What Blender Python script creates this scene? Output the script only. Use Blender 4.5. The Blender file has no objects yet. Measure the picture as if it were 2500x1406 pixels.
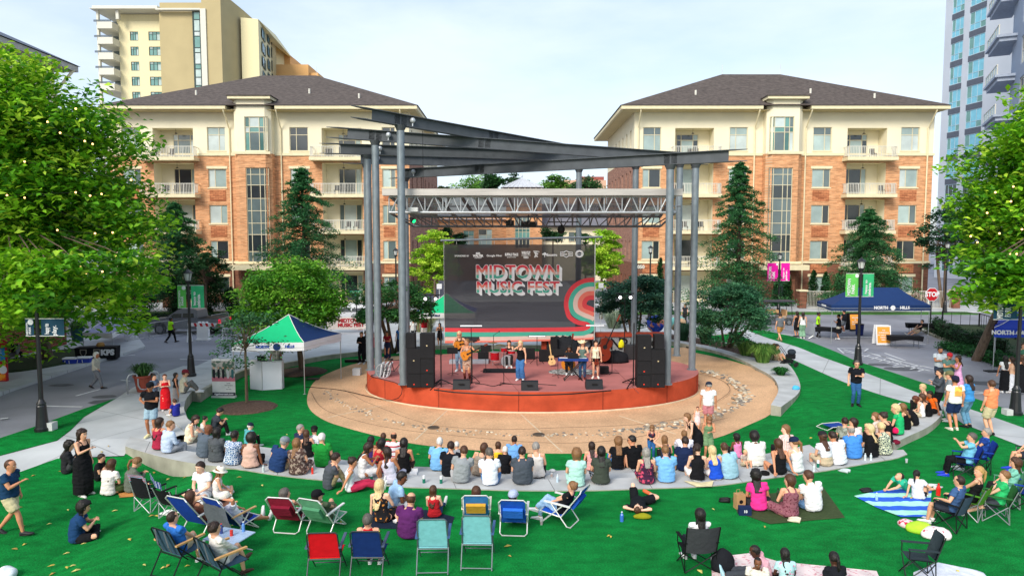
import bpy,bmesh,math,random
from math import sin,cos,pi,radians as R,sqrt,atan2
from mathutils import Vector as V,Matrix,noise,geometry
random.seed(7)
scene=bpy.context.scene
import time;T0=time.time()
COL=bpy.data.collections.new('place')
F=1667.0;PITCH=R(4.1);H=6.8
CP,SP=cos(PITCH),sin(PITCH)
def ray(px,py):
 u=(px-1250)/F;v=(703-py)/F
 return V((u,CP+v*SP,-SP+v*CP))
def G(px,py,z=0.0):
 d=ray(px,py);t=(z-H)/d.z
 return V((d.x*t,d.y*t,z))
def PY(px,py,Y):
 d=ray(px,py);t=Y/d.y
 return V((d.x*t,Y,H+d.z*t))
def ZI(X,Y):
 def ss(a,b,x):
  t=max(0,min(1,(x-a)/(b-a)));return t*t*(3-2*t)
 return-0.45*(1-ss(8.5,13.0,X))
def GI(px,py):
 z=-.3
 for _ in range(12):
  p=G(px,py,z);z=ZI(p.x,p.y)
 return V((p.x,p.y,z))
def srgb(h):
 if isinstance(h,(tuple,list)):return tuple(h)[:3]
 h=h.lstrip('#');o=[]
 for i in(0,2,4):
  c=int(h[i:i+2],16)/255
  o.append(c/12.92 if c<=.04045 else((c+.055)/1.055)**2.4)
 return tuple(o)
_M={}
def nn(nt,t,**kw):
 n=nt.nodes.new(t)
 for k,v in kw.items():
  if k in n.inputs:n.inputs[k].default_value=v
  else:setattr(n,k,v)
 return n
def mat(name,col,rough=.8,var=.12,nscale=3.0,bump=0.0,bscale=40.0,metal=0.0,spec=.3,stretch=(1,1,1),pat=None,col2=None,pscale=8.0,alpha=1.0,emit=0,coords='Object',trans=0,thr=.5,bdist=.02):
 key=(name,str(col),rough,var,nscale,bump,bscale,metal,str(pat),str(col2),pscale,alpha,emit,trans,str(stretch),thr)
 if key in _M:return _M[key]
 m=bpy.data.materials.new(name);m.use_nodes=True;nt=m.node_tree;L=nt.links
 b=nt.nodes['Principled BSDF']
 b.inputs['Roughness'].default_value=rough;b.inputs['Metallic'].default_value=metal
 b.inputs['Specular IOR Level'].default_value=spec
 c=srgb(col)
 tc=nn(nt,'ShaderNodeTexCoord');mp=nn(nt,'ShaderNodeMapping');mp.inputs['Scale'].default_value=stretch
 L.new(tc.outputs[coords],mp.inputs['Vector']);vec=mp.outputs['Vector']
 last=None
 base=nn(nt,'ShaderNodeRGB');base.outputs[0].default_value=(*c,1);last=base.outputs[0]
 if pat:
  c2=srgb(col2)
  if pat=='stripe_x' or pat=='stripe_z' or pat=='stripe_y':
   w=nn(nt,'ShaderNodeTexWave',wave_type='BANDS',bands_direction={'x':'X','z':'Z','y':'Y'}[pat[-1]]);w.inputs['Scale'].default_value=pscale;w.inputs['Distortion'].default_value=.6;w.inputs['Detail Scale'].default_value=.6
   f=w.outputs['Fac']
  elif pat=='plaid':
   w1=nn(nt,'ShaderNodeTexWave',bands_direction='X');w1.inputs['Scale'].default_value=pscale
   w2=nn(nt,'ShaderNodeTexWave',bands_direction='Z');w2.inputs['Scale'].default_value=pscale
   L.new(vec,w2.inputs['Vector'])
   mm=nn(nt,'ShaderNodeMath',operation='MULTIPLY');L.new(w1.outputs['Fac'],mm.inputs[0]);L.new(w2.outputs['Fac'],mm.inputs[1])
   w=w1;f=mm.outputs[0]
  elif pat=='spots':
   w=nn(nt,'ShaderNodeTexVoronoi',feature='DISTANCE_TO_EDGE');w.inputs['Scale'].default_value=pscale;f=w.outputs['Distance']
  elif pat=='flower':
   w=nn(nt,'ShaderNodeTexVoronoi');w.inputs['Scale'].default_value=pscale;f=w.outputs['Distance']
  else:
   w=nn(nt,'ShaderNodeTexNoise');w.inputs['Scale'].default_value=pscale;w.inputs['Detail'].default_value=3;f=w.outputs['Fac']
  L.new(vec,w.inputs['Vector'])
  rp=nn(nt,'ShaderNodeValToRGB');e=rp.color_ramp.elements
  e[0].position=max(0,thr-.03);e[1].position=min(1,thr+.03)
  L.new(f,rp.inputs['Fac'])
  mx=nn(nt,'ShaderNodeMix',data_type='RGBA');L.new(rp.outputs['Color'],mx.inputs['Factor'])
  mx.inputs[6].default_value=(*c,1);mx.inputs[7].default_value=(*c2,1);last=mx.outputs[2]
 if var:
  n=nn(nt,'ShaderNodeTexNoise');n.inputs['Scale'].default_value=nscale;n.inputs['Detail'].default_value=6;L.new(vec,n.inputs['Vector'])
  rr=nn(nt,'ShaderNodeMapRange');rr.inputs['From Min'].default_value=.3;rr.inputs['From Max'].default_value=.7
  rr.inputs['To Min'].default_value=1-var;rr.inputs['To Max'].default_value=1+var
  L.new(n.outputs['Fac'],rr.inputs['Value'])
  vm=nn(nt,'ShaderNodeVectorMath',operation='SCALE');L.new(last,vm.inputs[0]);L.new(rr.outputs['Result'],vm.inputs['Scale']);last=vm.outputs['Vector']
 L.new(last,b.inputs['Base Color'])
 if bump:
  n2=nn(nt,'ShaderNodeTexNoise');n2.inputs['Scale'].default_value=bscale;n2.inputs['Detail'].default_value=4;L.new(vec,n2.inputs['Vector'])
  bp=nn(nt,'ShaderNodeBump');bp.inputs['Strength'].default_value=bump;bp.inputs['Distance'].default_value=bdist
  L.new(n2.outputs['Fac'],bp.inputs['Height']);L.new(bp.outputs['Normal'],b.inputs['Normal'])
 if trans:b.inputs['Transmission Weight'].default_value=trans
 if alpha<1:b.inputs['Alpha'].default_value=alpha
 if emit:
  b.inputs['Emission Color'].default_value=(*c,1);b.inputs['Emission Strength'].default_value=emit
 _M[key]=m;return m
def fab(col,**k):
 kw=dict(rough=.9,var=.09,nscale=9,bump=.5,bscale=14,bdist=.03,spec=.15);kw.update(k)
 return mat('fabric',col,**kw)
class MB:
 def __init__(s):s.v=[];s.f=[];s.m=[]
 def add(s,vs,fs,mi=0):
  o=len(s.v);s.v+=[tuple(p)for p in vs]
  for f in fs:s.f.append(tuple(i+o for i in f));s.m.append(mi)
  return s
 def box(s,x0,x1,y0,y1,z0,z1,mi=0,M=None):
  vs=[V((x,y,z))for z in(z0,z1)for x,y in((x0,y0),(x1,y0),(x1,y1),(x0,y1))]
  if M:vs=[M@p for p in vs]
  return s.add(vs,[(0,3,2,1),(4,5,6,7),(0,1,5,4),(1,2,6,5),(2,3,7,6),(3,0,4,7)],mi)
 def cbox(s,c,sx,sy,sz,mi=0,M=None):
  T=Matrix.Translation(V(c))@(M or Matrix())
  return s.box(-sx/2,sx/2,-sy/2,sy/2,-sz/2,sz/2,mi,T)
 def bar(s,a,b,w,h=None,mi=0,up=V((0,0,1))):
  a,b=V(a),V(b);h=h or w;d=(b-a);L=d.length
  if L<1e-6:return s
  d.normalize();u=d.cross(up)
  if u.length<1e-3:u=d.cross(V((0,1,0)))
  u.normalize();w2=u.cross(d)
  M=Matrix((u,w2,d)).transposed().to_4x4();M.translation=a
  return s.box(-w/2,w/2,-h/2,h/2,0,L,mi,M)
 def tq(s,pts,rad,n=8,mi=0,cap=True,side=None,close=False):
  pts=[V(p)for p in pts]
  if not isinstance(rad,list):rad=[rad]*len(pts)
  rad=[(r,r)if not isinstance(r,(tuple,list))else r for r in rad]
  o=len(s.v);N=len(pts);pu=None
  for i,p in enumerate(pts):
   if close:t=pts[(i+1)%N]-pts[i-1]
   else:t=pts[min(i+1,N-1)]-pts[max(i-1,0)]
   if t.length<1e-9:t=V((0,0,1))
   t.normalize()
   if side is not None:u=V(side)-t*t.dot(V(side))
   elif pu is not None:u=pu-t*t.dot(pu)
   else:u=t.cross(V((0,0,1))if abs(t.z)<.9 else V((0,1,0)))
   if u.length<1e-4:u=t.orthogonal()
   u.normalize();pu=u;w=t.cross(u);a,b=rad[i]
   for k in range(n):
    q=2*pi*k/n;s.v.append(tuple(p+u*(a*cos(q))+w*(b*sin(q))))
  for i in range(N if close else N-1):
   for k in range(n):
    k2=(k+1)%n;i2=(i+1)%N
    s.f.append((o+i*n+k,o+i*n+k2,o+i2*n+k2,o+i2*n+k));s.m.append(mi)
  if cap and not close:
   s.f.append(tuple(o+k for k in range(n-1,-1,-1)));s.m.append(mi)
   s.f.append(tuple(o+(N-1)*n+k for k in range(n)));s.m.append(mi)
  return s
 def ball(s,c,r,mi=0,nu=10,nv=7,M=None):
  if not isinstance(r,(tuple,list)):r=(r,r,r)
  c=V(c);vs=[];fs=[]
  for j in range(1,nv):
   a=pi*j/nv
   for i in range(nu):
    b=2*pi*i/nu;p=V((r[0]*sin(a)*cos(b),r[1]*sin(a)*sin(b),r[2]*cos(a)))
    vs.append(c+(M@p if M else p))
  top=len(vs);e=V((0,0,r[2]));vs+=[c+(M@e if M else e),c-(M@e if M else e)]
  for j in range(nv-2):
   for i in range(nu):
    i2=(i+1)%nu;fs.append((j*nu+i,(j+1)*nu+i,(j+1)*nu+i2,j*nu+i2))
  for i in range(nu):
   i2=(i+1)%nu;fs.append((top,i,i2));fs.append((top+1,(nv-2)*nu+i2,(nv-2)*nu+i))
  return s.add(vs,fs,mi)
 def lq(s,prof,c=(0,0,0),n=16,mi=0):
  c=V(c);vs=[];fs=[]
  for r,z in prof:
   for k in range(n):vs.append(c+V((r*cos(2*pi*k/n),r*sin(2*pi*k/n),z)))
  for i in range(len(prof)-1):
   for k in range(n):
    k2=(k+1)%n;fs.append((i*n+k,i*n+k2,(i+1)*n+k2,(i+1)*n+k))
  fs.append(tuple(range(n-1,-1,-1)));fs.append(tuple((len(prof)-1)*n+k for k in range(n)))
  return s.add(vs,fs,mi)
 def prism(s,poly,z0,z1,mi=0,M=None):
  n=len(poly);vs=[V((p[0],p[1],z0))for p in poly]+[V((p[0],p[1],z1))for p in poly]
  if M:vs=[M@p for p in vs]
  tr=geometry.tessellate_polygon([[V((p[0],p[1],0))for p in poly]])
  area=sum(poly[i][0]*poly[(i+1)%n][1]-poly[(i+1)%n][0]*poly[i][1]for i in range(n))
  fs=[]
  for t in tr:
   a=(poly[t[1]][0]-poly[t[0]][0])*(poly[t[2]][1]-poly[t[0]][1])-(poly[t[1]][1]-poly[t[0]][1])*(poly[t[2]][0]-poly[t[0]][0])
   t=t if a>0 else t[::-1]
   fs.append(tuple(t[::-1]));fs.append(tuple(i+n for i in t))
  for i in range(n):
   j=(i+1)%n;fs.append((i,j,j+n,i+n)if area>0 else(j,i,i+n,j+n))
  return s.add(vs,fs,mi)
 def sheet(s,polys,z=0.0,mi=0):
  pts=[V(p)for pl in polys for p in pl]
  tr=geometry.tessellate_polygon([[V((p[0],p[1],0))for p in pl]for pl in polys])
  fs=[]
  for t in tr:
   a,b,c=(pts[i]for i in t)
   if(b.x-a.x)*(c.y-a.y)-(b.y-a.y)*(c.x-a.x)<0:t=t[::-1]
   fs.append(tuple(t))
  return s.add([V((p.x,p.y,(p.z if len(p)>2 else 0)+z))for p in pts],fs,mi)
 def mesh(s,name,mats,smooth=False):
  me=bpy.data.meshes.new(name);me.from_pydata(s.v,[],s.f)
  if not isinstance(mats,(list,tuple)):mats=[mats]
  for m in mats:me.materials.append(m)
  if len(mats)>1:me.polygons.foreach_set('material_index',s.m)
  if smooth:me.polygons.foreach_set('use_smooth',[True]*len(me.polygons))
  me.update();return me
 def bq(s,name,mats,parent=None,smooth=False,loc=None):
  o=bpy.data.objects.new(name,s.mesh(name,mats,smooth));COL.objects.link(o)
  if parent:o.parent=parent
  if loc is not None:o.location=loc
  return o
def pq(mb,name,mats,parent):
 """one object per connected piece"""
 up=list(range(len(mb.v)))
 def fd(i):
  while up[i]!=i:up[i]=up[up[i]];i=up[i]
  return i
 for f in mb.f:
  r=fd(f[0])
  for i in f[1:]:up[fd(i)]=r
 g={}
 for f,k in zip(mb.f,mb.m):g.setdefault(fd(f[0]),[]).append((f,k))
 for fs in g.values():
  ids=sorted({i for f,_ in fs for i in f});ix={i:n for n,i in enumerate(ids)};q=MB();q.v=[mb.v[i]for i in ids];q.f=[tuple(ix[i]for i in f)for f,_ in fs];q.m=[k for _,k in fs];q.bq(name,mats,parent)
def tag(o,label=None,cat=None,group=None,kind=None):
 if label:o['label']=label
 if cat:o['category']=cat
 if group:o['group']=group
 if kind:o['kind']=kind
 return o
def TH(name,label,cat,loc=(0,0,0),rz=0,group=None,sc=1):
 o=bpy.data.objects.new(name,None);COL.objects.link(o);o.location=loc;o.rotation_euler=(0,0,rz);o.scale=(sc,)*3
 o.empty_display_size=.2
 return tag(o,label,cat,group)
def copy_tree(o,parent=None,loc=None,rz=None,label=None,group=None):
 c=o.copy();COL.objects.link(c);c.parent=parent
 if loc is not None:c.location=loc
 if rz is not None:c.rotation_euler=(0,0,rz)
 if label:c['label']=label
 if group:c['group']=group
 for ch in[x for x in COL.objects if x.parent==o]:copy_tree(ch,c)
 return c
def sq(mb,name,m,smooth=False):
 return tag(mb.bq(name,m,smooth=smooth),kind='structure')
def spl(pts,n=6,close=False):
 """Catmull-Rom through points"""
 P=[V(p)for p in pts];out=[];N=len(P)
 rng=range(N)if close else range(N-1)
 for i in rng:
  p0=P[(i-1)%N]if close or i>0 else P[0]*2-P[1]
  p1,p2=P[i],P[(i+1)%N]
  p3=P[(i+2)%N]if close or i+2<N else P[-1]*2-P[-2]
  for k in range(n):
   t=k/n
   out.append(.5*((2*p1)+(p2-p0)*t+(2*p0-5*p1+4*p2-p3)*t*t+(3*p1-p0-3*p2+p3)*t**3))
 if not close:out.append(P[-1])
 return out
_tx=None
def text(body,size,name,m,parent,loc,rot=(R(90),0,0),ext=.004,bold=0.0,align='CENTER',sx=1.0,shear=0,spacing=1.0):
 cu=bpy.data.curves.new('t','FONT');cu.body=body;cu.size=size;cu.extrude=ext;cu.offset=bold;cu.align_x=align;cu.align_y='CENTER'
 cu.resolution_u=3;cu.shear=shear;cu.space_character=spacing;cu.space_line=.8
 global _tx
 if _tx is None:_tx=bpy.data.objects.new('t',cu);scene.collection.objects.link(_tx)
 t=_tx;t.data=cu
 dg=bpy.context.evaluated_depsgraph_get();me=bpy.data.meshes.new_from_object(t.evaluated_get(dg));me.materials.clear();me.materials.append(m)
 if sx!=1:
  for v in me.vertices:v.co.x*=sx
 o=bpy.data.objects.new(name,me);COL.objects.link(o);o.parent=parent;o.location=loc;o.rotation_euler=rot
 return o
_rm=None
def remesh(mb,voxel,name,mats,smooth=3):
 global _rm
 if _rm is None:
  me0=bpy.data.meshes.new('r');o=bpy.data.objects.new('r',me0);r=o.modifiers.new('r','REMESH');r.mode='VOXEL';r.use_smooth_shade=True;s=o.modifiers.new('s','SMOOTH');s.factor=.5;scene.collection.objects.link(o);_rm=o
 o=_rm;me=o.data;me.clear_geometry();me.from_pydata(mb.v,[],mb.f);me.update();o.hide_viewport=False
 o.modifiers[0].voxel_size=voxel;o.modifiers[1].iterations=smooth
 dg=bpy.context.evaluated_depsgraph_get()
 res=bpy.data.meshes.new_from_object(o.evaluated_get(dg));me.clear_geometry()
 res.name=name;res.materials.clear()
 for m in(mats if isinstance(mats,(list,tuple))else[mats]):res.materials.append(m)
 res.polygons.foreach_set('use_smooth',[True]*len(res.polygons))
 return res
def ik(A,T,l1,l2,pole):
 d=T-A;L=d.length
 if L>(l1+l2)*.999:T=A+d*((l1+l2)*.999/L);d=T-A;L=d.length
 if L<abs(l1-l2)+.02:L=abs(l1-l2)+.02
 dn=d.normalized();a=(l1*l1-l2*l2+L*L)/(2*L);h=sqrt(max(0,l1*l1-a*a))
 pl=pole-dn*pole.dot(dn)
 if pl.length<1e-4:pl=dn.orthogonal()
 return A+dn*a+pl.normalized()*h,T
SKIN={0:'#e8b79b',1:'#dca585',2:'#c98b68',3:'#a86d4b',4:'#74472f',5:'#4a2c20'}
HAIR=dict(black='#17120f',dark='#2a1a12',brown='#4a2e1c',light='#7c5836',blond='#b28d55',pale='#d2b888',gray='#8d8983',white='#d6d2ca',red='#5e2b18',dgray='#55504b')
def hairmat(c):
 return mat('hair_'+c,HAIR[c],rough=.5,var=.28,nscale=26,bump=.7,bscale=34,stretch=(1.6,1.6,.3),spec=.4,bdist=.02)
def skinmat(i):return mat('skin',SKIN[i],rough=.55,var=.05,nscale=12,bump=.12,bscale=60,spec=.35)
LAST=None;HS=1.18
def person(label,head,seat,z=0,face=0,pose='bench',male=True,fat=1.0,skin=1,hair=('short','brown'),top=('tee','#888888'),bot=('pants','#222222'),shoe='#dddddd',hat=None,arms='lap',lean=None,roll=None,turn=0,nod=0,legs=None,s=None,drop=.32,group=None,onlawn=False,loc=None,far=False,seatz=0.0,glasses=False,beard=None,item=None):
 """head/seat: where the top of the head and the seat (or feet) are; sets position and size"""
 global LAST
 if loc is None:loc=GI(*seat)if onlawn else G(seat[0],seat[1],z)
 loc=V(loc);seated=pose in('bench','ground','chair','cross','knees','side')
 if seated:loc=loc+V((0,.13,0))
 base={'bench':.86,'ground':.86,'cross':.84,'knees':.84,'side':.84,'chair':1.18,'stand':1.70,'walk':1.67,'bend':1.55,'lie':1.7}[pose]
 if seatz:base=.86+seatz-.05
 if s is None:
  if pose in('lie','bend')or head is None:s=1.0
  else:
   top_=PY(head[0],head[1],loc.y);s=(top_.z-loc.z)/base;s=max(.5,min(1.12,s))
   dx=top_.x-loc.x
   if roll is None and seated:roll=max(-22,min(22,math.degrees(atan2(dx,.75*s))))
 roll=roll or 0
 rz=R(face)
 rollb=R(roll)*cos(rz);leanb=R(roll)*sin(rz)*-1
 ln={'bench':12,'ground':8,'cross':14,'knees':10,'side':5,'chair':-16,'stand':2,'walk':4,'bend':60,'lie':-90}[pose]if lean is None else lean
 ln=R(ln)+leanb*.9
 f=fat;up0=.10 if seated else 0
 hipz={'bench':.10,'ground':.10,'cross':.10,'knees':.10,'side':.10,'chair':.44,'stand':.91,'walk':.89,'bend':.90,'lie':.11}[pose]
 if seatz:hipz=seatz+.10
 hip=V((0,0,hipz))
 wS=.198 if male else.172;f=f*1.06;wH=(.162 if male else.172)*f;wW=(.156 if male else.130)*f;wC=(.172 if male else.150)*(.5+.5*f)
 dH=.115*f;dW=(.10 if male else.088)*f;dC=(.112 if male else.115)*(.5+.5*f)
 def sp(t,a):
  q=Matrix.Rotation(rollb,3,'Y')@V((0,sin(a),cos(a)));return q*t
 seatd=seated
 a1,a2,a3=(ln*.3-.16,ln*.8,ln*1.15+.10)if(seatd and pose!='chair')else((ln,ln,ln)if pose!='bend' else(ln*.7,ln,ln*1.15))
 waist=hip+sp(.17,a1);chest=waist+sp(.20,a2);neck=chest+sp(.155,a3)
 side=Matrix.Rotation(rollb,3,'Y')@V((1,0,0))
 hdang=(a3*.35 if pose!='lie' else a3)+R(nod)+(.10 if seatd else.02)
 if pose=='lie':hdang=R(-62)
 nk2=neck+sp(.050,a3*.7+.12 if pose!='lie' else a3)
 Rh=Matrix.Rotation(rollb*.5,3,'Y')@Matrix.Rotation(-hdang,3,'X')@Matrix.Rotation(R(turn),3,'Z')
 hc=nk2+Matrix.Rotation(rollb*.5,3,'Y')@V((0,sin(hdang)*.10+.012,cos(hdang)*.10))
 fwd=V((0,cos(a3),-sin(a3)));upv=(neck-chest).normalized()
 sh={k:neck-upv*.045+side*(wS*k)for k in(-1,1)}
 hj={k:hip+V((.088*k*f**.5,0,-.02))for k in(-1,1)}
 Lt,Ls=.43,.42;ank={};pole={};toe={}
 lg=legs or{'bench':'down','ground':'ext','cross':'cross','knees':'knees','side':'sideways','chair':'chair','stand':'stand','walk':'walk','bend':'stand','lie':'liek'}[pose]
 for k in(-1,1):
  p=V((0,0,1));tt=V((.12*k,1,0))
  if lg=='down':a=V((.12*k,.44,-drop+.09));p=V((.25*k,.6,1))
  elif lg=='ext':a=V((.12*k,.82,.07));tt=V((.2*k,.15,1))
  elif lg=='extx':a=V((.05*k,.80,.07+(.08 if k>0 else 0)));tt=V((.2*k,.15,1))
  elif lg=='cross':a=V((-.10*k,.36,.075));p=V((1.3*k,.3,.35));tt=V((-.8*k,.5,-.1))
  elif lg=='knees':a=V((.10*k,.42,.08));p=V((.1*k,.4,1))
  elif lg=='onek':a=V((.12*k,.42,.08))if k>0 else V((.12*k,.8,.07));tt=V((0,1,0))if k>0 else V((-.2,.15,1))
  elif lg=='sideways':a=V((.42+.06*k,.12+.1*k,.06));p=V((.1,1,.1));tt=V((1,-.3,0))
  elif lg=='chair':a=V((.11*k,.50,.08));p=V((.1*k,.6,1))
  elif lg=='chairx':a=V((.10*k,.78,.08+(.06 if k>0 else 0)));p=V((.1*k,.6,1));tt=V((.1*k,.6,.8))
  elif lg=='chaircross':a=V((.10*k,.50,.08))if k<0 else V((-.18,.56,.30));tt=V((.1*k,1,0))if k<0 else V((-.4,1,.3))
  elif lg=='walk':a=V((.07*k,.30*k,.09 if k>0 else.12));p=V((0,1,0));tt=V((0,1,.15 if k>0 else-.45))
  elif lg=='stand':a=V((.10*k,.02*k-.01,.085));p=V((0,1,0));tt=V((.22*k,1,0))
  elif lg=='wide':a=V((.17*k,.05*k-.01,.085));p=V((0,1,0));tt=V((.3*k,1,0))
  elif lg=='liek':a=V((.16*k,.46,.08))if k<0 else V((.30,.52,.12));p=V((.1*k,.3,1))if k<0 else V((1.2,.2,.3));tt=V((.1*k,1,-.1))if k<0 else V((-.9,.3,.3))
  elif lg=='prone':a=V((.10*k,-.85,.08));tt=V((0,-1,-.1));p=V((0,0,-1))
  kn,a=ik(hj[k],a,Lt,Ls,p);ank[k]=(kn,a);toe[k]=tt.normalized()
 La,Lf=.275,.245;hand={}
 if isinstance(arms,str):arms=(arms,arms)
 for k,ac in zip((-1,1),arms):
  S=sh[k];pl=V((.9*k,-.5,-.6));hd=None
  if ac=='lap':t=hip+V((.07*k,.27,.12))if seated else S+V((.08*k,.1,-.5))
  elif ac=='knee':t=ank[k][0]+V((-.02*k,-.04,.07))
  elif ac=='down':t=S+V((.07*k,.02,-.50));pl=V((.3*k,-1,0))
  elif ac=='hip':t=hip+V((.17*k,.03,.12));pl=V((1*k,-.5,.0));hd=V((-.9*k,.4,-.3))
  elif ac=='prop':t=hip+V((.26*k,-.28,-.07));pl=V((.6*k,-1,0));hd=V((.5*k,-.9,-.15))
  elif ac=='propf':t=hip+V((.30*k,.05,-.07));pl=V((.6*k,-.6,0));hd=V((.6*k,.6,-.1))
  elif ac=='hold':t=chest+fwd*.28+V((.06*k,0,-.02))
  elif ac=='front':t=chest+fwd*.24+V((.02*k,0,-.09))
  elif ac=='phone':t=chest+fwd*.34+V((.05*k,0,.10))
  elif ac=='mouth':t=hc+fwd*.14+V((.03*k,0,-.06));pl=V((1*k,0,-.8))
  elif ac=='up':t=hc+V((.16*k,.16,.05));pl=V((1*k,.2,-.6));hd=V((0,.1,1))
  elif ac=='head':t=hc+Rh@V((.09*k,-.09,.02))if pose!='lie' else hc+V((.10*k,-.03,-.02));pl=V((1.5*k,.1,.3));hd=V((-1*k,-.1,.1))
  elif ac=='swingf':t=S+V((.06*k,.22,-.42));pl=V((.3*k,-1,0))
  elif ac=='swingb':t=S+V((.08*k,-.2,-.44));pl=V((.3*k,-1,0))
  elif ac=='hang':t=S+V((.02*k,.10,-.50));pl=V((.4*k,-1,0))
  elif ac=='strum':t=waist+V((.04*k,.20,.04));hd=V((-k,.2,-.3));pl=V((1.2*k,-.6,.1))
  elif ac=='neckl':t=chest+V((.50*k,.30,.03));pl=V((.4*k,-.3,-1))
  elif ac=='keys':t=waist+V((.14*k,.40,.10));hd=V((0,1,-.1));pl=V((.7*k,-.6,-.5))
  elif ac=='arest':t=hip+V((.27*k,.18,.22));pl=V((.5*k,-1,-.2));hd=V((-.1*k,1,-.1))
  elif ac=='behind':t=hip+V((.03*k,-.14,.10));pl=V((1*k,-.8,0))
  elif ac=='elbow':t=hip+V((.05*k,.78,.02));pl=V((.8*k,.2,-1));hd=V((-.5*k,.8,0))
  else:t=S+V(ac)
  el,t=ik(S,t,La,Lf,pl);hand[k]=(el,t,(hd.normalized()if hd else(t-el).normalized()))
 b=MB()
 b.tq([hip+V((0,0,-.07))if pose!='lie' else hip+V((0,.07,0)),hip,waist-sp(.04,a1),waist+sp(.03,a2),chest,neck-upv*.06,neck,nk2-V((0,0,.01)),hc-(hc-nk2)*.25],[(wH*.7,dH*.7),(wH,dH),(wW,dW),(wW*1.0,dW),(wC,dC),(wS*.82,dC*.72),(.075,.068),(.056,.060),(.05,.055)],14,side=side)
 for k in(-1,1):
  el,t,hd=hand[k];S=sh[k];q=f**.6*(1 if male else.86)
  b.tq([S-side*(.06*k)+upv*.01,S+side*.012*k,S.lerp(el,.35),S.lerp(el,.8),el,el.lerp(t,.3),el.lerp(t,.8),t,t+hd*.02],[.052*q,.057*q,.050*q,.042*q,.039*q,.039*q,.029*q,(.026,.021),(.026,.02)],9)
  b.tq([t,t+hd*.03,t+hd*.075,t+hd*.095],[(.025,.018),(.036,.015),(.039,.014),(.034,.010)],8)
  kn,a=ank[k];J=hj[k]
  b.tq([J+V((0,0,.02)),J.lerp(kn,.3),J.lerp(kn,.75),kn,kn.lerp(a,.3),kn.lerp(a,.6),a,a-(kn-a).normalized()*.03 if False else a],[.09*f,.083*f,.064*f**.5,.055,.056*f**.4,.047,.036,.034],10)
  tt=toe[k];dn=(a-kn).normalized();dn=(dn-tt*dn.dot(tt));dn=dn.normalized()if dn.length>.05 else V((0,0,-1))
  hl=a-tt*.05+dn*.045
  b.tq([hl-tt*.01,hl+tt*.03,a+tt*.07+dn*.045,a+tt*.13+dn*.057,a+tt*.185+dn*.062],[(.022,.02),(.034,.034),(.040,.030),(.043,.02),(.03,.012)],8,side=tt.cross(dn))
 def H3(x,y,zz):return hc+Rh@V((x*HS,y*HS,zz*HS))
 prof=[(-.118,.030,.040,.022),(-.095,.048,.066,.008),(-.06,.062,.083,0),(-.02,.070,.092,-.002),(.025,.076,.097,-.006),(.065,.072,.092,-.010),(.095,.055,.070,-.012),(.114,.025,.032,-.012)]
 vs=[];n=14
 for(zz,a_,b_,yo)in prof:
  for i in range(n):
   q=2*pi*i/n;vs.append(H3(a_*cos(q),b_*sin(q)+yo,zz))
 fs=[(j*n+i,j*n+(i+1)%n,(j+1)*n+(i+1)%n,(j+1)*n+i)for j in range(len(prof)-1)for i in range(n)]
 fs+=[tuple(range(n-1,-1,-1)),tuple((len(prof)-1)*n+i for i in range(n))]
 b.add(vs,fs)
 b.tq([H3(0,.088,.012),H3(0,.108,-.024),H3(0,.085,-.036)],[.009,.016,.012],6)
 for k in(-1,1):b.ball(H3(.074*k,-.012,-.010),(.011,.02,.030),0,6,5,Rh)
 vox=.021 if far else.0145
 sm=skinmat(skin)
 mats=[sm,mat('lips',tuple(c*m for c,m in zip(srgb(SKIN[skin]),(.85,.5,.5))),rough=.5),mat('eye_dark','#1d1512',rough=.3,spec=.6),mat('eye_white','#d8d4cf',rough=.4),mat('nails_brows',HAIR[hair[1]]if hair else '#332211',rough=.8)]
 me=remesh(b,vox,'person',mats,2)
 d=MB()
 for k in(-1,1):
  el,t,hd=hand[k]
  sd=hd.cross(upv)if abs(hd.dot(upv))<.95 else hd.cross(fwd)
  sd=(sd-hd*sd.dot(hd)).normalized();nm=sd.cross(hd).normalized()
  if nm.z>0:nm=-nm
  for i,(off,l)in enumerate(((-.028,.062),(-.010,.074),(.009,.070),(.027,.055))):
   p0=t+hd*.085+sd*off;p1=p0+hd*l*.45+nm*.006;p2=p1+hd*l*.30+nm*l*.28;p3=p2+hd*l*.12+nm*l*.25
   d.tq([p0,p1,p2,p3],[.0095,.009,.008,.006],6)
  ks=-1 if sd.dot(side)*k>0 else 1
  p0=t+hd*.03+sd*.028*ks;d.tq([p0,p0+hd*.03+sd*.022*ks+nm*.01,p0+hd*.055+sd*.026*ks+nm*.02],[.012,.010,.007],6)
 for k in(-1,1):
  d.ball(H3(.030*k,.083,.010),(.0135,.008,.008),3,8,5,Rh);d.ball(H3(.030*k,.0895,.010),(.0065,.004,.0065),2,6,5,Rh)
  d.bar(H3(.014*k,.092,.030),H3(.048*k,.078,.030),.006,.006,4)
 d.tq([H3(-.026,.083,-.060),H3(0,.094,-.058),H3(.026,.083,-.060)],[(.004,.004),(.008,.007),(.004,.004)],6,1)
 bm=bmesh.new();bm.from_mesh(me);nv=[bm.verts.new(q)for q in d.v]
 for f_,mi_ in zip(d.f,d.m):
  q=bm.faces.new([nv[i]for i in f_]);q.material_index=mi_;q.smooth=True
 bm.to_mesh(me);bm.free()
 root=bpy.data.objects.new('person',me);COL.objects.link(root)
 root.location=loc;root.rotation_euler=(0,0,rz);root.scale=(s,)*3
 tag(root,label,'person',group)
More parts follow.
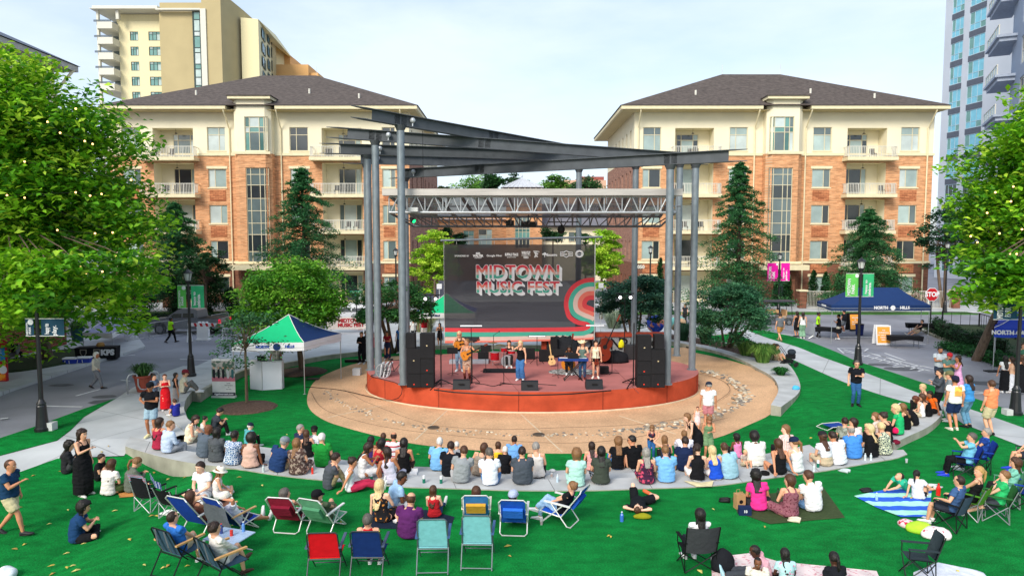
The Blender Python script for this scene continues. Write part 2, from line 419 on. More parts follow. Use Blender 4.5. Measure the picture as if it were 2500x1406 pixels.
 def part(mb,name,m,vx=.016,sm_=3):
  if not mb.v:return
  me2=remesh(mb,vx*(1.35 if far else 1),name,m,sm_)
  if name in('shirt','dress','skirt','trousers','shorts','jacket'):
   hs=(sum(map(ord,label))%97)*1.3
   nv=len(me2.vertices);C_=[0.0]*(nv*3);N_=[0.0]*(nv*3);me2.vertices.foreach_get('co',C_);me2.vertices.foreach_get('normal',N_)
   for i in range(0,nv*3,3):
    x,y,z_=C_[i:i+3];q=noise.noise(V((x*7+hs,y*7,z_*17)))*.013+noise.noise(V((x*16,y*16+hs,z_*26)))*.006
    C_[i]+=N_[i]*q;C_[i+1]+=N_[i+1]*q;C_[i+2]+=N_[i+2]*q
   me2.vertices.foreach_set('co',C_)
   me2.update()
  o=bpy.data.objects.new(name,me2);COL.objects.link(o);o.parent=root;return o
 kind,tcol=top[0],top[1];tm=tcol if not isinstance(tcol,(str,tuple))else fab(tcol)
 bk,bcol=bot[0],bot[1];bmat_=bcol if not isinstance(bcol,(str,tuple))else fab(bcol)
 isdress=kind.startswith('dress')
 g=.016
 if kind!='none':
  c=MB()
  if pose=='lie':g2=.02
  hem=hip+V((0,0,-.045))if seatd else hip-sp(.02,a1)
  if kind in('crop','band'):hem=waist-sp(.02,a1)
  sl={'tee':.52,'polo':.55,'long':.97,'jacket':.99,'tank':0,'strap':0,'band':0,'sleeveless':0,'crop':.4,'dress':0,'dresstee':.45,'dresslong':0,'cardi':.9,'cap':.28}[kind]
  ease=.012 if kind in('tee','polo','long','jacket','dresstee')else 0
  pts=[hem-(sp(.02,a1)if not seatd else V((0,0,.01))),hem+sp(.04,a1),waist-sp(.03,a1),waist+sp(.03,a2),chest]
  rr=[(wH+g+ease-.01,dH+g+ease-.01),(wH+g+ease,dH+g+ease),(wW+g+ease*1.6,dW+g+ease*1.6),(wW+g+ease*1.3,dW+g+ease*1.3),(wC+g+ease*.6,dC+g+ease)]
  if kind in('crop','band'):pts=[hem,waist+sp(.02,a2),chest];rr=rr[2:]
  if kind in('tank','strap','band','dress','dresslong'):
   pts+=[chest+sp(.05,a3)];rr+=[(wC*.93+g*.8,dC*.9+g*.8)]
   if kind!='band':
    for k in(-1,1):
     w_=.028 if kind in('tank','dress')else.014
     for sg in(-1,1):
      c.tq([chest+sp(.04,a3)+side*(.075*k)+fwd*(dC*.88*sg),neck-upv*.03+side*(.088*k)+fwd*(.055*sg),neck-upv*.012+side*(.086*k)],[(w_,.012),(w_,.015),(w_,.016)],6,side=side)
  else:
   pts+=[neck-upv*.075,neck-upv*.02,neck+upv*.015];rr+=[(wS*.84+g*(1 if sl else.0),dC*.74+g),(.098 if sl or kind=='sleeveless' else.09,.082),(.070,.066)]
   if sl:
    for k in(-1,1):
     el,t,hd=hand[k];S=sh[k];q=f**.6*(1 if male else.88)
     path=[S-side*(.07*k)+upv*.008,S+side*.008*k,S.lerp(el,.4),el]if sl>.6 else[S-side*(.07*k)+upv*.008,S+side*.008*k,S.lerp(el,sl*.55),S.lerp(el,sl)]
     rad=[.064*q,.070*q,.064*q+ease*.6,.056*q]if sl>.6 else[.064*q,.071*q,.067*q+ease*.5,.064*q+ease*.7]
     if sl>.6:path+=[el.lerp(t,.5),el.lerp(t,sl)];rad+=[.050*q,.043*q]
     c.tq(path,rad,10)
   if kind in('jacket',):c.tq([neck-upv*.02,neck+upv*.045],[(.085,.082),(.072,.075)],10,side=side)
  c.tq(pts,rr,16,side=side)
  if isdress:
   if seatd:
    for k in(-1,1):c.tq([hip+V((.03*k,-.02,0)),hj[k].lerp(ank[k][0],.5),hj[k].lerp(ank[k][0],.96)],[.12*f,.11,.092],10)
    c.tq([hip,(hj[1].lerp(ank[1][0],.9)+hj[-1].lerp(ank[-1][0],.9))/2],[.10,.08],8)
    if kind=='dresslong':
     for k in(-1,1):c.tq([ank[k][0],ank[k][1]],[.095,.085],8)
   else:
    L_=.84 if kind=='dresslong' else.46
    sw=.25 if kind=='dresslong' else.20
    mid=(ank[1][1]+ank[-1][1])*.5;e_=hip.lerp(V((mid.x,mid.y,hip.z-.9)),L_/.9)
    c.tq([hip+V((0,0,.05)),hip-V((0,0,.04)),hip.lerp(e_,.5),e_],[(wH+g,dH+g),(wH+.025,dH+.03),((wH+sw)/2+.02,(dH+sw)/2+.04),(sw,sw*.85)],14)
  part(c,'dress' if isdress else('jacket' if kind in('jacket','cardi')else 'shirt'),tm)
 if bk!='none' and not isdress:
  c=MB();wst=waist-sp(.05,a1)if kind not in('crop','band')else waist-sp(.01,a1)
  c.tq([hip+V((0,0,-.085))if pose!='lie' else hip+V((0,.08,0)),hip,wst],[(wH*.8,dH*.85),(wH+.012,dH+.012),(wW+.012,dW+.010)],14,side=side)
  if bk=='skirt' or bk=='longskirt':
   if seatd:
    for k in(-1,1):c.tq([hip+V((.03*k,-.02,0)),hj[k].lerp(ank[k][0],.5),hj[k].lerp(ank[k][0],.9)],[.12*f,.105,.085],10)
    c.tq([hip,(hj[1].lerp(ank[1][0],.85)+hj[-1].lerp(ank[-1][0],.85))/2],[.10,.07],8)
    if bk=='longskirt':
     for k in(-1,1):c.tq([ank[k][0],ank[k][1]],[.09,.085],8)
   else:
    L_=.80 if bk=='longskirt' else.36;sw=.21 if bk=='longskirt' else.19
    c.tq([hip+V((0,0,.02)),hip-V((0,0,L_*.5)),hip-V((0,0,L_))],[(wH+.015,dH+.015),((wH+sw)/2+.01,(dH+sw)/2),(sw,sw*.75)],14)
  else:
   e={'pants':1.0,'jeans':1.0,'shorts':.80,'short':.45,'leggings':1.0,'wide':1.0}[bk];w_={'pants':.016,'jeans':.012,'shorts':.028,'short':.02,'leggings':.008,'wide':.03}[bk]
   for k in(-1,1):
    J=hj[k];kn,a=ank[k]
    if e<.9:c.tq([J+V((0,0,.02)),J.lerp(kn,e*.45),J.lerp(kn,e)],[.093*f+w_*.4,.086*f+w_,.070*f**.5+w_*1.35],10)
    else:
     wd=.035 if bk=='wide' else 0
     c.tq([J+V((0,0,.02)),J.lerp(kn,.35),J.lerp(kn,.8),kn,kn.lerp(a,.4),a+(kn-a)*.06],[.093*f+w_*.4,.084*f+w_,.066*f**.5+w_,.058+w_,.055+w_+wd*.5,.044+w_*1.2+wd],10)
  part(c,{'skirt':'skirt','longskirt':'skirt','shorts':'shorts','short':'shorts'}.get(bk,'trousers'),bmat_)
 if shoe:
  smt=mat('shoe',shoe,rough=.6,var=.1,bump=.2)
  for k in(-1,1):
   kn,a=ank[k];tt=toe[k];dn=(a-kn).normalized();dn=(dn-tt*dn.dot(tt));dn=dn.normalized()if dn.length>.05 else V((0,0,-1))
   c=MB();hl=a-tt*.05+dn*.04;sd=tt.cross(dn)
   c.tq([hl-tt*.03,hl-tt*.01,a+dn*.028,a+tt*.07+dn*.045,a+tt*.14+dn*.058,a+tt*.20+dn*.064,a+tt*.225+dn*.068],[(.02,.03),(.038,.044),(.044,.046),(.046,.036),(.050,.027),(.040,.02),(.016,.01)],10,side=sd)
   c.tq([hl-tt*.035+dn*.035,a+tt*.06+dn*.078,a+tt*.232+dn*.078],[(.034,.010),(.046,.010),(.034,.008)],8,side=sd)
   if shoe in('#5a1f14',):c.tq([a+(kn-a)*.02,kn.lerp(a,.35)],[.048,.062],10)
   o=c.bq('shoe',smt,root,smooth=True)
 st,hcn=hair if hair else('bald','brown');
 if st!='bald':
  c=MB();hm=hairmat(hcn)
  big={'short':.010,'buzz':.002,'balding':.004,'long':.020,'mid':.022,'curly':.034,'afro':.040,'wavy':.028,'pony':.012,'bun':.012,'braids':.016,'verylong':.020,'bob':.024}[st]
  vs=[];n=18;rows=11
  for j in range(rows+1):
   th=pi*j/rows
   for i in range(n):
    ph=2*pi*i/n
    x,y,zz=sin(th)*cos(ph),sin(th)*sin(ph),cos(th)
    r_=V((x*(.078+big),y*(.098+big*.9)-.014,zz*(.102+big)+.018))
    if st!='buzz':
     r_*=1+.05*noise.noise(V((x*3,y*3,zz*3))*1.7+V((sum(map(ord,label))%97,0,0)))
    lim=.062 if r_.y>.05 else(.02 if r_.y>.015 else(-.055 if st in('short','buzz','pony','bun','balding')else-.12))
    if r_.z<lim and r_.y>-.15:r_=V((r_.x*.70,min(r_.y,.05)*.72,r_.z*.75))
    if st=='balding' and r_.z>.07:r_*=.86
    vs.append(H3(*r_))
  fs=[(j*n+i,(j+1)*n+i,(j+1)*n+(i+1)%n,j*n+(i+1)%n)for j in range(rows)for i in range(n)]
  c.add(vs,fs)
  back=(Rh@V((0,-1,0)))
  dn_=V((0,0,-1))if pose!='bend' else V((0,.3,-1))
  def lock(L_,w0,w1,x0=0,y0=-.065,n_=6,wav=0,start=.02):
   pts=[];rads=[]
   for i in range(n_+1):
    t=i/n_;p=H3(x0,y0,start)+dn_*(L_*t)
    if t>.35:
     bb=neck.lerp(chest,min(1,(t-.35)*1.1))if L_>.3 else p
     if L_>.3:p=p.lerp(V((p.x*.6+bb.x*.4+x0*.4,(bb-fwd*(dC+.045)).y,p.z)),min(1,(t-.35)*1.8))
    pts.append(p+V((wav*sin(t*14+x0*60),0,0)));w=w0+(w1-w0)*t;rads.append((w*(1-.25*t),(.052-.026*t)*(1 if w0>.05 else.6)))
   c.tq(pts,rads,10,side=Rh@V((1,0,0)))
  if st in('long','verylong','wavy','curly','braids'):
   L_={'long':.36,'verylong':.50,'wavy':.36,'curly':.30,'braids':.42}[st];w1={'long':.075,'verylong':.055,'wavy':.12,'curly':.13,'braids':.08}[st]
   lock(L_,.088 if st!='curly' else.11,w1)
   for k in(-1,1):
    lock(L_*.8,.032,.022,x0=.066*k,y0=-.035,wav=.012)
    lock(L_*.95,.03,.012,x0=.055*k,y0=-.075,wav=.016 if st!='long' else.006)
  elif st in('mid','bob'):
   lock(.22 if st=='mid' else.16,.092,.085 if st=='mid' else.095)
   for k in(-1,1):lock(.17,.034,.026,x0=.068*k,y0=-.02)
  elif st=='pony':
   c.ball(H3(0,-.115,.03),.035);c.tq([H3(0,-.12,.03),H3(0,-.155,-.01),H3(0,-.15,-.10)+dn_*.03,H3(0,-.13,-.12)+dn_*.14],[.026,.038,.032,.010],8)
  elif st=='bun':c.ball(H3(0,-.09,.088),.045)
  if st in('curly','afro','wavy'):
   rnd=random.Random(sum(map(ord,label))&255)
   for i in range(26):
    q=rnd.uniform(0,2*pi);w=rnd.uniform(-.5,1)
    y=(.1+big*.6)*sin(q);
    if y>.04 and w<.5:continue
    c.ball(H3((.08+big*.6)*cos(q)*sqrt(max(0,1-w*w*.8)),y*sqrt(max(0,1-w*w*.8))-.01,.02+w*(.10+big*.6)),.024,0,6,5)
  part(c,'hair',hm,.013,1)
 if beard:
  c=MB();c.ball(H3(0,.045,-.085),(.056,.050,.042),0,10,7,Rh);part(c,'beard',hairmat(beard),.012)
 if hat:
  hk,hcol=hat[0],hat[1];hm2=hcol if not isinstance(hcol,(str,tuple))else fab(hcol)
  c=MB();M3=Matrix.Translation(hc)@Rh.to_4x4()
  if hk in('cap','capback'):
   sg=1 if hk=='cap' else-1
   pr=[(.094,.108,.03),(.097,.112,.05),(.092,.106,.085),(.072,.084,.118),(.036,.042,.138),(.004,.005,.142)]
   for a_,b_,z_ in pr:pass
   vs=[H3(a_*cos(2*pi*i/16),b_*sin(2*pi*i/16)-.010,z_)for a_,b_,z_ in pr for i in range(16)]
   fs=[(j*16+i,j*16+(i+1)%16,(j+1)*16+(i+1)%16,(j+1)*16+i)for j in range(5)for i in range(16)]+[tuple(5*16+i for i in range(16))]
   c.add(vs,fs)
   br=[(.075*cos(q),(.095+.085*sin(q))*sg-.01)for q in[pi*i/10 for i in range(11)]]
   c.prism([(x,y)for x,y in br],.034,.044,0,M3@Matrix.Rotation(R(-8)*sg,4,'X'))
   c.ball(H3(0,-.01,.143),.008,0,6,4)
   c.bq('cap',hm2,root,smooth=False)
  else:
   bw={'bucket':.16,'cowboy':.20,'sun':.19}[hk]
   c.lq([(.10,.02),(.10,.04),(.094,.09),(.08,.125),(.03,.135 if hk!='cowboy' else.12),(.001,.13)],n=18)
   c.lq([(.095,.035),(bw,.035 if hk=='cowboy' else.012),(bw,.027 if hk=='cowboy' else.004),(.095,.02)],n=18)
   c.v=[tuple(H3(x*(.95),y*1.08-.008,z_+(abs(x)**2*1.6 if hk=='cowboy' and abs(x)>.1 else 0)))for x,y,z_ in c.v]
   c.bq('hat',hm2,root,smooth=True)
 if glasses:
  c=MB()
  for k in(-1,1):c.ball(H3(.032*k,.097,.008),(.024,.008,.018),0,10,6,Rh);c.bar(H3(.055*k,.092,.012),H3(.078*k,-.01,.01),.005,.005)
  c.bar(H3(-.012,.10,.012),H3(.012,.10,.012),.005);c.bq('sunglasses',mat('glasses','#0c0c0e',rough=.2,spec=.7),root)
 W=Matrix.Translation(loc)@Matrix.Rotation(rz,4,'Z')@Matrix.Scale(s,4)
 LAST=dict(root=root,W=W,hand={k:W@(hand[k][1]+hand[k][2]*.07)for k in(-1,1)},s=s,rz=rz,waist=W@waist,chest=W@chest,hip=W@hip,head=W@hc,back=W@(chest-fwd*(dC+.03)))
 return root
def ss(a,b,x):
 t=max(0,min(1,(x-a)/(b-a)));return t*t*(3-2*t)
def ZI(X,Y):return-0.45*(1-ss(8.5,13.0,X))*(1-.45*ss(29,38,Y))
def ZO(X,Y):return-.55*(1-ss(-10.7,-8.1,X))*(1-ss(20.2,23.2,Y))
def GI(px,py):
 z=-.3
 for _ in range(12):p=G(px,py,z);z=ZI(p.x,p.y)
 return V((p.x,p.y,z))
def GO(px,py):
 z=-.2
 for _ in range(14):p=G(px,py,z);z=.5*z+.5*ZO(p.x,p.y)
 return V((p.x,p.y,z))
def inside(p,poly):
 c=False;n=len(poly);j=n-1
 for i in range(n):
  a,b=poly[i],poly[j]
  if(a[1]>p[1])!=(b[1]>p[1])and p[0]<(b[0]-a[0])*(p[1]-a[1])/(b[1]-a[1]+1e-12)+a[0]:c=not c
  j=i
 return c
def drape(mb,poly,zf,dz=0,step=.6,mi=0,holes=()):
 pl=[V((p[0],p[1]))for p in poly];verts=list(pl);edges=[]
 n=len(pl);edges+=[(i,(i+1)%n)for i in range(n)]
 for h in holes:
  o=len(verts);verts+=[V((p[0],p[1]))for p in h];m=len(h);edges+=[(o+i,o+(i+1)%m)for i in range(m)]
 x0,x1=min(p.x for p in pl),max(p.x for p in pl);y0,y1=min(p.y for p in pl),max(p.y for p in pl)
 x=x0
 while x<x1:
  y=y0
  while y<y1:
   q=(x+.013,y+.017)
   if inside(q,pl)and not any(inside(q,h)for h in holes):verts.append(V(q))
   y+=step
  x+=step
 r=geometry.delaunay_2d_cdt(verts,edges,[],1 if not holes else 2,1e-5)
 vs=[V((v.x,v.y,zf(v.x,v.y)+dz))for v in r[0]];fs=[]
 for f in r[2]:
  c=sum((r[0][i]for i in f),V((0,0)))/len(f)
  if holes and(not inside(c,pl)or any(inside(c,h)for h in holes)):continue
  a,b,c=(r[0][i]for i in f[:3])
  fs.append(tuple(f)if(b-a).cross(c-a)>0 else tuple(f[::-1]))
 mb.add(vs,fs,mi);return mb
Z0=lambda x,y:0.0
def px(lst,z=0.0,sp=0):
 p=[G(a,b,z)for a,b in lst]
 return spl(p,sp)if sp else p
def lawn_mat():
 m=mat('artificial_turf','#0b7632',rough=.95,var=.16,nscale=.45,bump=.5,bscale=60,spec=.1,bdist=.05)
 if 'done' in m:return m
 m['done']=1;nt=m.node_tree;L=nt.links;b=nt.nodes['Principled BSDF']
 src=b.inputs['Base Color'].links[0].from_socket
 tc=nn(nt,'ShaderNodeTexCoord');mp=nn(nt,'ShaderNodeMapping');mp.inputs['Scale'].default_value=(1,1.8,1);L.new(tc.outputs['Object'],mp.inputs[0])
 n=nn(nt,'ShaderNodeTexNoise');n.inputs['Scale'].default_value=26;n.inputs['Detail'].default_value=3;L.new(mp.outputs[0],n.inputs['Vector'])
 mr=nn(nt,'ShaderNodeMapRange');mr.inputs[1].default_value=.3;mr.inputs[2].default_value=.7;mr.inputs[3].default_value=.58;mr.inputs[4].default_value=1.42;L.new(n.outputs['Fac'],mr.inputs[0])
 n2=nn(nt,'ShaderNodeTexNoise');n2.inputs['Scale'].default_value=2.2;n2.inputs['Detail'].default_value=5;L.new(mp.outputs[0],n2.inputs['Vector'])
 mr2=nn(nt,'ShaderNodeMapRange');mr2.inputs[1].default_value=.35;mr2.inputs[2].default_value=.65;mr2.inputs[3].default_value=.80;mr2.inputs[4].default_value=1.18;L.new(n2.outputs['Fac'],mr2.inputs[0])
 mu=nn(nt,'ShaderNodeMath',operation='MULTIPLY');L.new(mr.outputs[0],mu.inputs[0]);L.new(mr2.outputs[0],mu.inputs[1])
 vm=nn(nt,'ShaderNodeVectorMath',operation='SCALE');L.new(src,vm.inputs[0]);L.new(mu.outputs[0],vm.inputs['Scale']);L.new(vm.outputs[0],b.inputs['Base Color'])
 return m
M_turf=lawn_mat()
M_asph=mat('asphalt','#84868f',rough=.9,var=.2,nscale=.35,bump=.5,bscale=50)
M_conc=mat('concrete_paving','#b6babd',rough=.9,var=.13,nscale=.7,bump=.2,bscale=30)
def joints(m,w,rot,dk=.6):
 nt=m.node_tree;L=nt.links;b=nt.nodes['Principled BSDF'];src=b.inputs['Base Color'].links[0].from_socket;tc=nn(nt,'ShaderNodeTexCoord');mp=nn(nt,'ShaderNodeMapping');mp.inputs['Rotation'].default_value=(0,0,rot);L.new(tc.outputs['Object'],mp.inputs[0])
 k=nn(nt,'ShaderNodeTexBrick',offset=0.0);k.inputs['Scale'].default_value=1;k.inputs['Brick Width'].default_value=w;k.inputs['Row Height'].default_value=w;k.inputs['Mortar Size'].default_value=.02;k.inputs['Color1'].default_value=(1,1,1,1);k.inputs['Color2'].default_value=(.93,.93,.93,1);k.inputs['Mortar'].default_value=(dk,dk,dk,1);L.new(mp.outputs[0],k.inputs['Vector'])
 x=nn(nt,'ShaderNodeMix',data_type='RGBA',blend_type='MULTIPLY');x.inputs[0].default_value=1;L.new(src,x.inputs[6]);L.new(k.outputs[0],x.inputs[7]);L.new(x.outputs[2],b.inputs['Base Color'])
joints(M_conc,2.6,.5)
M_wall=mat('cast_concrete','#9d9b8d',rough=.9,var=.26,nscale=2.2,bump=.2,bscale=25,stretch=(1,1,.6))
M_top=mat('concrete_cap','#b0b2b2',rough=.85,var=.16,nscale=1.5,bump=.15,bscale=30)
M_white=mat('road_paint','#c9ccd0',rough=.8,var=.2,nscale=6)
def pebble():
 m=mat('exposed_aggregate','#c9a27d',rough=.95,var=.16,nscale=.7,bump=.3,bscale=60)
 nt=m.node_tree;L=nt.links;b=nt.nodes['Principled BSDF'];src=b.inputs['Base Color'].links[0].from_socket
 tc=nn(nt,'ShaderNodeTexCoord');n=nn(nt,'ShaderNodeTexNoise');n.inputs['Scale'].default_value=17;n.inputs['Detail'].default_value=5;n.inputs['Roughness'].default_value=.8;L.new(tc.outputs['Object'],n.inputs['Vector'])
 mr=nn(nt,'ShaderNodeMapRange');mr.inputs[1].default_value=.3;mr.inputs[2].default_value=.7;mr.inputs[3].default_value=.66;mr.inputs[4].default_value=1.34;L.new(n.outputs['Fac'],mr.inputs[0])
 vm=nn(nt,'ShaderNodeVectorMath',operation='SCALE');L.new(src,vm.inputs[0]);L.new(mr.outputs[0],vm.inputs['Scale']);L.new(vm.outputs[0],b.inputs['Base Color'])
 return m
M_peb=pebble()
NEAR=[(305.7,1089),(357,1105),(416,1120),(489,1133),(545,1139),(601,1147),(679,1159),(800,1172),(980,1187),(1066,1190),(1260,1196),(1440,1196),(1561,1192),(1740,1185),(1880,1166),(2021,1147),(2135,1127),(2187,1118),(2215,1108)]
FAR=[(340,1040),(400,1056),(440,1070),(500,1080),(560,1084),(640,1090),(738,1107),(838,1122),(1002,1138),(1048,1139),(1331,1147),(1389,1147),(1548,1141),(1700,1130),(1865,1108),(1987,1083),(2060,1079),(2130,1085),(2186,1099)]
nearW=spl(px(NEAR,.03),5);farW=spl(px(FAR,-.29),5)
def resamp(P,n):
 d=[0]
 for a,b in zip(P,P[1:]):d.append(d[-1]+(b-a).length)
 out=[];j=0
 for i in range(n):
  t=d[-1]*i/(n-1)
  while j<len(P)-2 and d[j+1]<t:j+=1
  out.append(P[j].lerp(P[j+1],(t-d[j])/max(1e-9,d[j+1]-d[j])))
 return out
nearW=resamp(nearW,90);farW=resamp(farW,90)
def interp(lst,x):
 for(a,b),(c,d)in zip(lst,lst[1:]):
  if a<=x<=c:return b+(d-b)*(x-a)/(c-a)
 return lst[0][1]if x<lst[0][0]else lst[-1][1]
def benchz(x,y):
 n,f=interp(NEAR,x),interp(FAR,x);t=(n-y)/(n-f)
 return.03 if t<.46 else(-.13 if t<.74 else-.29)
ringO=[(392,985),(400,1005),(412,1018),(428,1033),(446,1048),(468,1060)]
ringI=[(470,953),(455,973),(449,996),(458,1021),(478,1038),(505,1050)]
bowlL=[(505,942),(575,909),(610,899),(692,886),(787,868),(874,858),(940,851),(1010,846),(1085,842)]
M_road_grp=None
g=MB();g.sheet([[(-600,-60,-1.3),(600,-60,-1.3),(600,900,-1.3),(-600,900,-1.3)]]);sq(g,'ground',mat('far_ground','#4c5a40',var=.2,nscale=.05))
bowl=[G(*q)for q in ringI[::-1][1:]]+[G(480,957)]+spl([G(*q)for q in bowlL],4)+[G(1200,842),G(1330,842),G(1480,838),G(1600,826),G(1700,822),G(1760,816),G(1800,811)]
bowlR=spl([G(*q)for q in[(1808,819),(1871,849),(1949,884),(2063,934),(2198,978),(2298,998)]],4)
right=[G(2352,1035),G(2433,1066),G(2500,1092),V((26,19,0)),V((40,5,0)),V((40,-6,0))]
left=[V((-40,-6,0)),V((-40,14,0))]
curbL=[(0,1172),(31,1158),(139,1119),(250,1112),(305,1112)]
stripT=[(0,1070),(94,1039),(205,998),(283,973)];stripB=[(0,1113),(139,1076),(172,1051),(205,1018),(246,994),(283,973)]
def GOp(l):return[GO(*q)for q in l]
streetedge=[G(283,973),G(320,949),G(380,916),G(447,893),G(480,893),G(518,876),G(600,840),G(700,812),G(813,800),G(880,789),G(1000,784),G(1320,784),G(1500,790),G(1640,795),G(1740,792),G(1825,800),G(1862,806)]
rstreet=spl([G(*q)for q in[(1862,806),(1956,827),(2046,861),(2090,881),(2164,904),(2275,941),(2366,968),(2500,1012)]],3)+[V((30,22,0)),V((60,8,0)),V((300,8,0))]
road=[V((-300,10,0)),V((-26,10,0))]+[p for p in GOp(stripT)]+streetedge+rstreet+[V((300,400,0)),V((-300,400,0))]
g=MB();drape(g,road,ZO,-.004,step=12);sq(g,'road',M_asph)
g=MB()
walk=[GO(*q)for q in stripB]+streetedge+[G(1825,807),G(1807,815)][::1]+bowl[::-1]
outer=GOp(curbL)
walkpoly=[V((-26,14.5,0))]+[GO(0,1113)]+[GO(*q)for q in stripB[1:]]+streetedge[1:-1]+[G(1825,806)]+list(reversed(bowl))
walkpoly+=[G(*q)for q in ringO[::-1][:1]]+[G(440,1062,0)]+[nearW[0]]+[GO(303,1112)]+[GO(139,1119),GO(31,1158),GO(0,1172),V((-26,12.5,0))]
drape(g,walkpoly,ZO,.004,step=.8);sq(g,'pavement',M_conc)
g=MB();path=[G(1807,815),G(1825,807)]+spl([G(*q)for q in[(1825,807),(1879,827),(1946,847),(2000,869),(2097,904),(2265,968),(2366,998),(2500,1045)]],3)[1:]+[V((26,22.5,0)),V((40,14,0)),V((40,10,0)),V((26,18.5,0)),G(2500,1092)]+[G(2433,1066),G(2352,1035),G(2298,998)]+bowlR[::-1][1:]
drape(g,path,Z0,.012,step=2);sq(g,'footpath',M_conc)
g=MB();strip=[V((-26,13.5,0))]+[GO(*q)for q in stripT]+[GO(*q)for q in stripB[::-1][1:]]+[V((-26,11.5,0))]
sl_=[V((-26,16.0,0))]+[GO(*q)for q in stripT]+[GO(*q)for q in stripB[::-1][1:]]+[V((-26,14.3,0))]
drape(g,sl_,ZO,.02,step=.7);sq(g,'lawn_verge',M_turf)
g=MB();rv=[G(1825,807)]+[G(1862,806)]+rstreet[1:-3]+[V((30,22,0)),V((40,17,0)),V((40,14,0)),V((26,22.5,0))]+spl([G(*q)for q in[(1825,807),(1879,827),(1946,847),(2000,869),(2097,904),(2265,968),(2366,998),(2500,1045)]],3)[::-1][:-1]
drape(g,rv,Z0,.008,step=3);sq(g,'lawn_verge',M_turf)
g=MB();bw=bowl+[G(1807,815)]+bowlR[1:]+[G(2300,1010,0),G(2230,1050,0),G(2186,1081,0),G(2186,1110,0)]+[farW[-1]]+farW[::-1][1:]+[G(430,1062,-.3)]
inner=[V((p.x-.5 if p.x<0 else p.x+.1,p.y+(.45 if p.y>28 else 0),0))for p in bowl]+[G(1825,812)]+[p+V((.3,0,0))for p in bowlR[1:]]+[G(2330,1015),G(2260,1080),G(2205,1114)]+[p+V((0,.25,0))for p in nearW[::-1][3:]]
drape(g,inner,ZI,.0,step=.8);sq(g,'inner_lawn',M_turf)
g=MB();fr=[V((-26,-4,0)),V((-26,12.6,0)),GO(0,1172),GO(31,1158),GO(139,1119),GO(303,1114)]+[nearW[i]+V((0,.12,0))for i in range(0,90)]+[G(2215,1098),G(2190,1084)]+spl([G(2184,1084),G(2250,1058),G(2285,1040),G(2298,1010)],4)+[G(2300,1000),G(2352,1035),G(2433,1066),G(2500,1092),V((26,18.5,0)),V((40,10,0)),V((40,-4,0))]
fr=[V((-26,-4,0)),V((-26,12.6,0)),GO(0,1172),GO(31,1158),GO(139,1119),GO(303,1114)]+[nearW[i]+V((0,.12,0))for i in range(0,88)]+[G(2190,1084)]+spl([G(2184,1084),G(2250,1058),G(2285,1040),G(2298,1010)],4)[1:]+[G(2306,1003),G(2352,1035),G(2433,1066),G(2500,1092),V((26,18.5,0)),V((40,10,0)),V((40,-4,0))]
drape(g,fr,ZO,.002,step=.7);sq(g,'lawn',M_turf)
def skirt(mb,pts,z0f,z1,th=.22,mi=0,side=1):
 n=len(pts);nrm=[]
 for i in range(n):
  t=(pts[min(i+1,n-1)]-pts[max(i-1,0)]);t.z=0;t.normalize();nrm.append(V((t.y,-t.x,0))*side)
 for i in range(n-1):
  a,b=pts[i],pts[i+1];a2,b2=a+nrm[i]*th,b+nrm[i+1]*th
  za=z0f(a2.x,a2.y)-.12;zb=z0f(b2.x,b2.y)-.12
  v=[V((a.x,a.y,z1)),V((b.x,b.y,z1)),V((b2.x,b2.y,z1)),V((a2.x,a2.y,z1)),V((a.x,a.y,za)),V((b.x,b.y,zb)),V((b2.x,b2.y,zb)),V((a2.x,a2.y,za))]
  mb.add(v,[(0,1,2,3),(7,6,5,4),(3,2,6,7),(1,0,4,5)],mi)
  if i==0:mb.add(v,[(0,3,7,4)],mi)
  if i==n-2:mb.add(v,[(2,1,5,6)],mi)
g=MB();skirt(g,bowl[4:],ZI,.014,.20)
tag(g.bq('kerb',M_wall),kind='structure')
t0=TH('curved_seat_steps','long curved pale concrete seating steps sweeping across in front of the stage, full of spectators','seating steps')
g=MB();K=90
lv=[.03,-.13,-.29]
def wid(i):return 1/3
for s_ in range(3):
 m=MB()
 for i in range(K-1):
  a0,a1=nearW[i].lerp(farW[i],s_/3),nearW[i+1].lerp(farW[i+1],s_/3);b0,b1=nearW[i].lerp(farW[i],(s_+1)/3),nearW[i+1].lerp(farW[i+1],(s_+1)/3)
  z=lv[s_];zb=-1.0
  def q(p,zz):return V((p.x,p.y,zz))
  v=[q(a0,z),q(a1,z),q(b1,z),q(b0,z),q(a0,zb),q(a1,zb),q(b1,zb),q(b0,zb)]
  jt=(i%9==4)
  m.add(v,[(0,1,2,3)],1);m.add(v,[(4,5,1,0),(3,2,6,7)],0)
  if i==0:m.add(v,[(0,3,7,4)],0)
  if i==K-2:m.add(v,[(1,5,6,2)],0)
  if jt:
   d=(b0-a0).normalized()*.0;m.bar(q(a0,z+.001),q(b0,z+.001),.012,.004,2)
 m.bq('step',[M_wall,M_top,mat('joint','#4d4c48')],t0)
t1=TH('curved_seat_wall','short curved concrete seat wall on the left above the steps, a boy sitting on it','seat wall')
RO,RI=resamp(spl(px(ringO,.03),5),24),resamp(spl(px(ringI,.03),5),24)
def wallstrip(O,I,z,zb,parent,name,mats):
 m=MB();n=len(O)
 for i in range(n-1):
  zz=[z]*4
  v=[V((O[i].x,O[i].y,z)),V((O[i+1].x,O[i+1].y,z)),V((I[i+1].x,I[i+1].y,z)),V((I[i].x,I[i].y,z))];v+=[V((p.x,p.y,zb))for p in v]
  m.add(v,[(0,1,2,3)],1);m.add(v,[(4,5,1,0),(3,2,6,7)],0)
  if i==0:m.add(v,[(0,3,7,4)],0)
  if i==n-2:m.add(v,[(1,5,6,2)],0)
 return m.bq(name,mats,parent)
wallstrip(RO,RI,.03,-.8,t1,'wall',[M_wall,M_top])
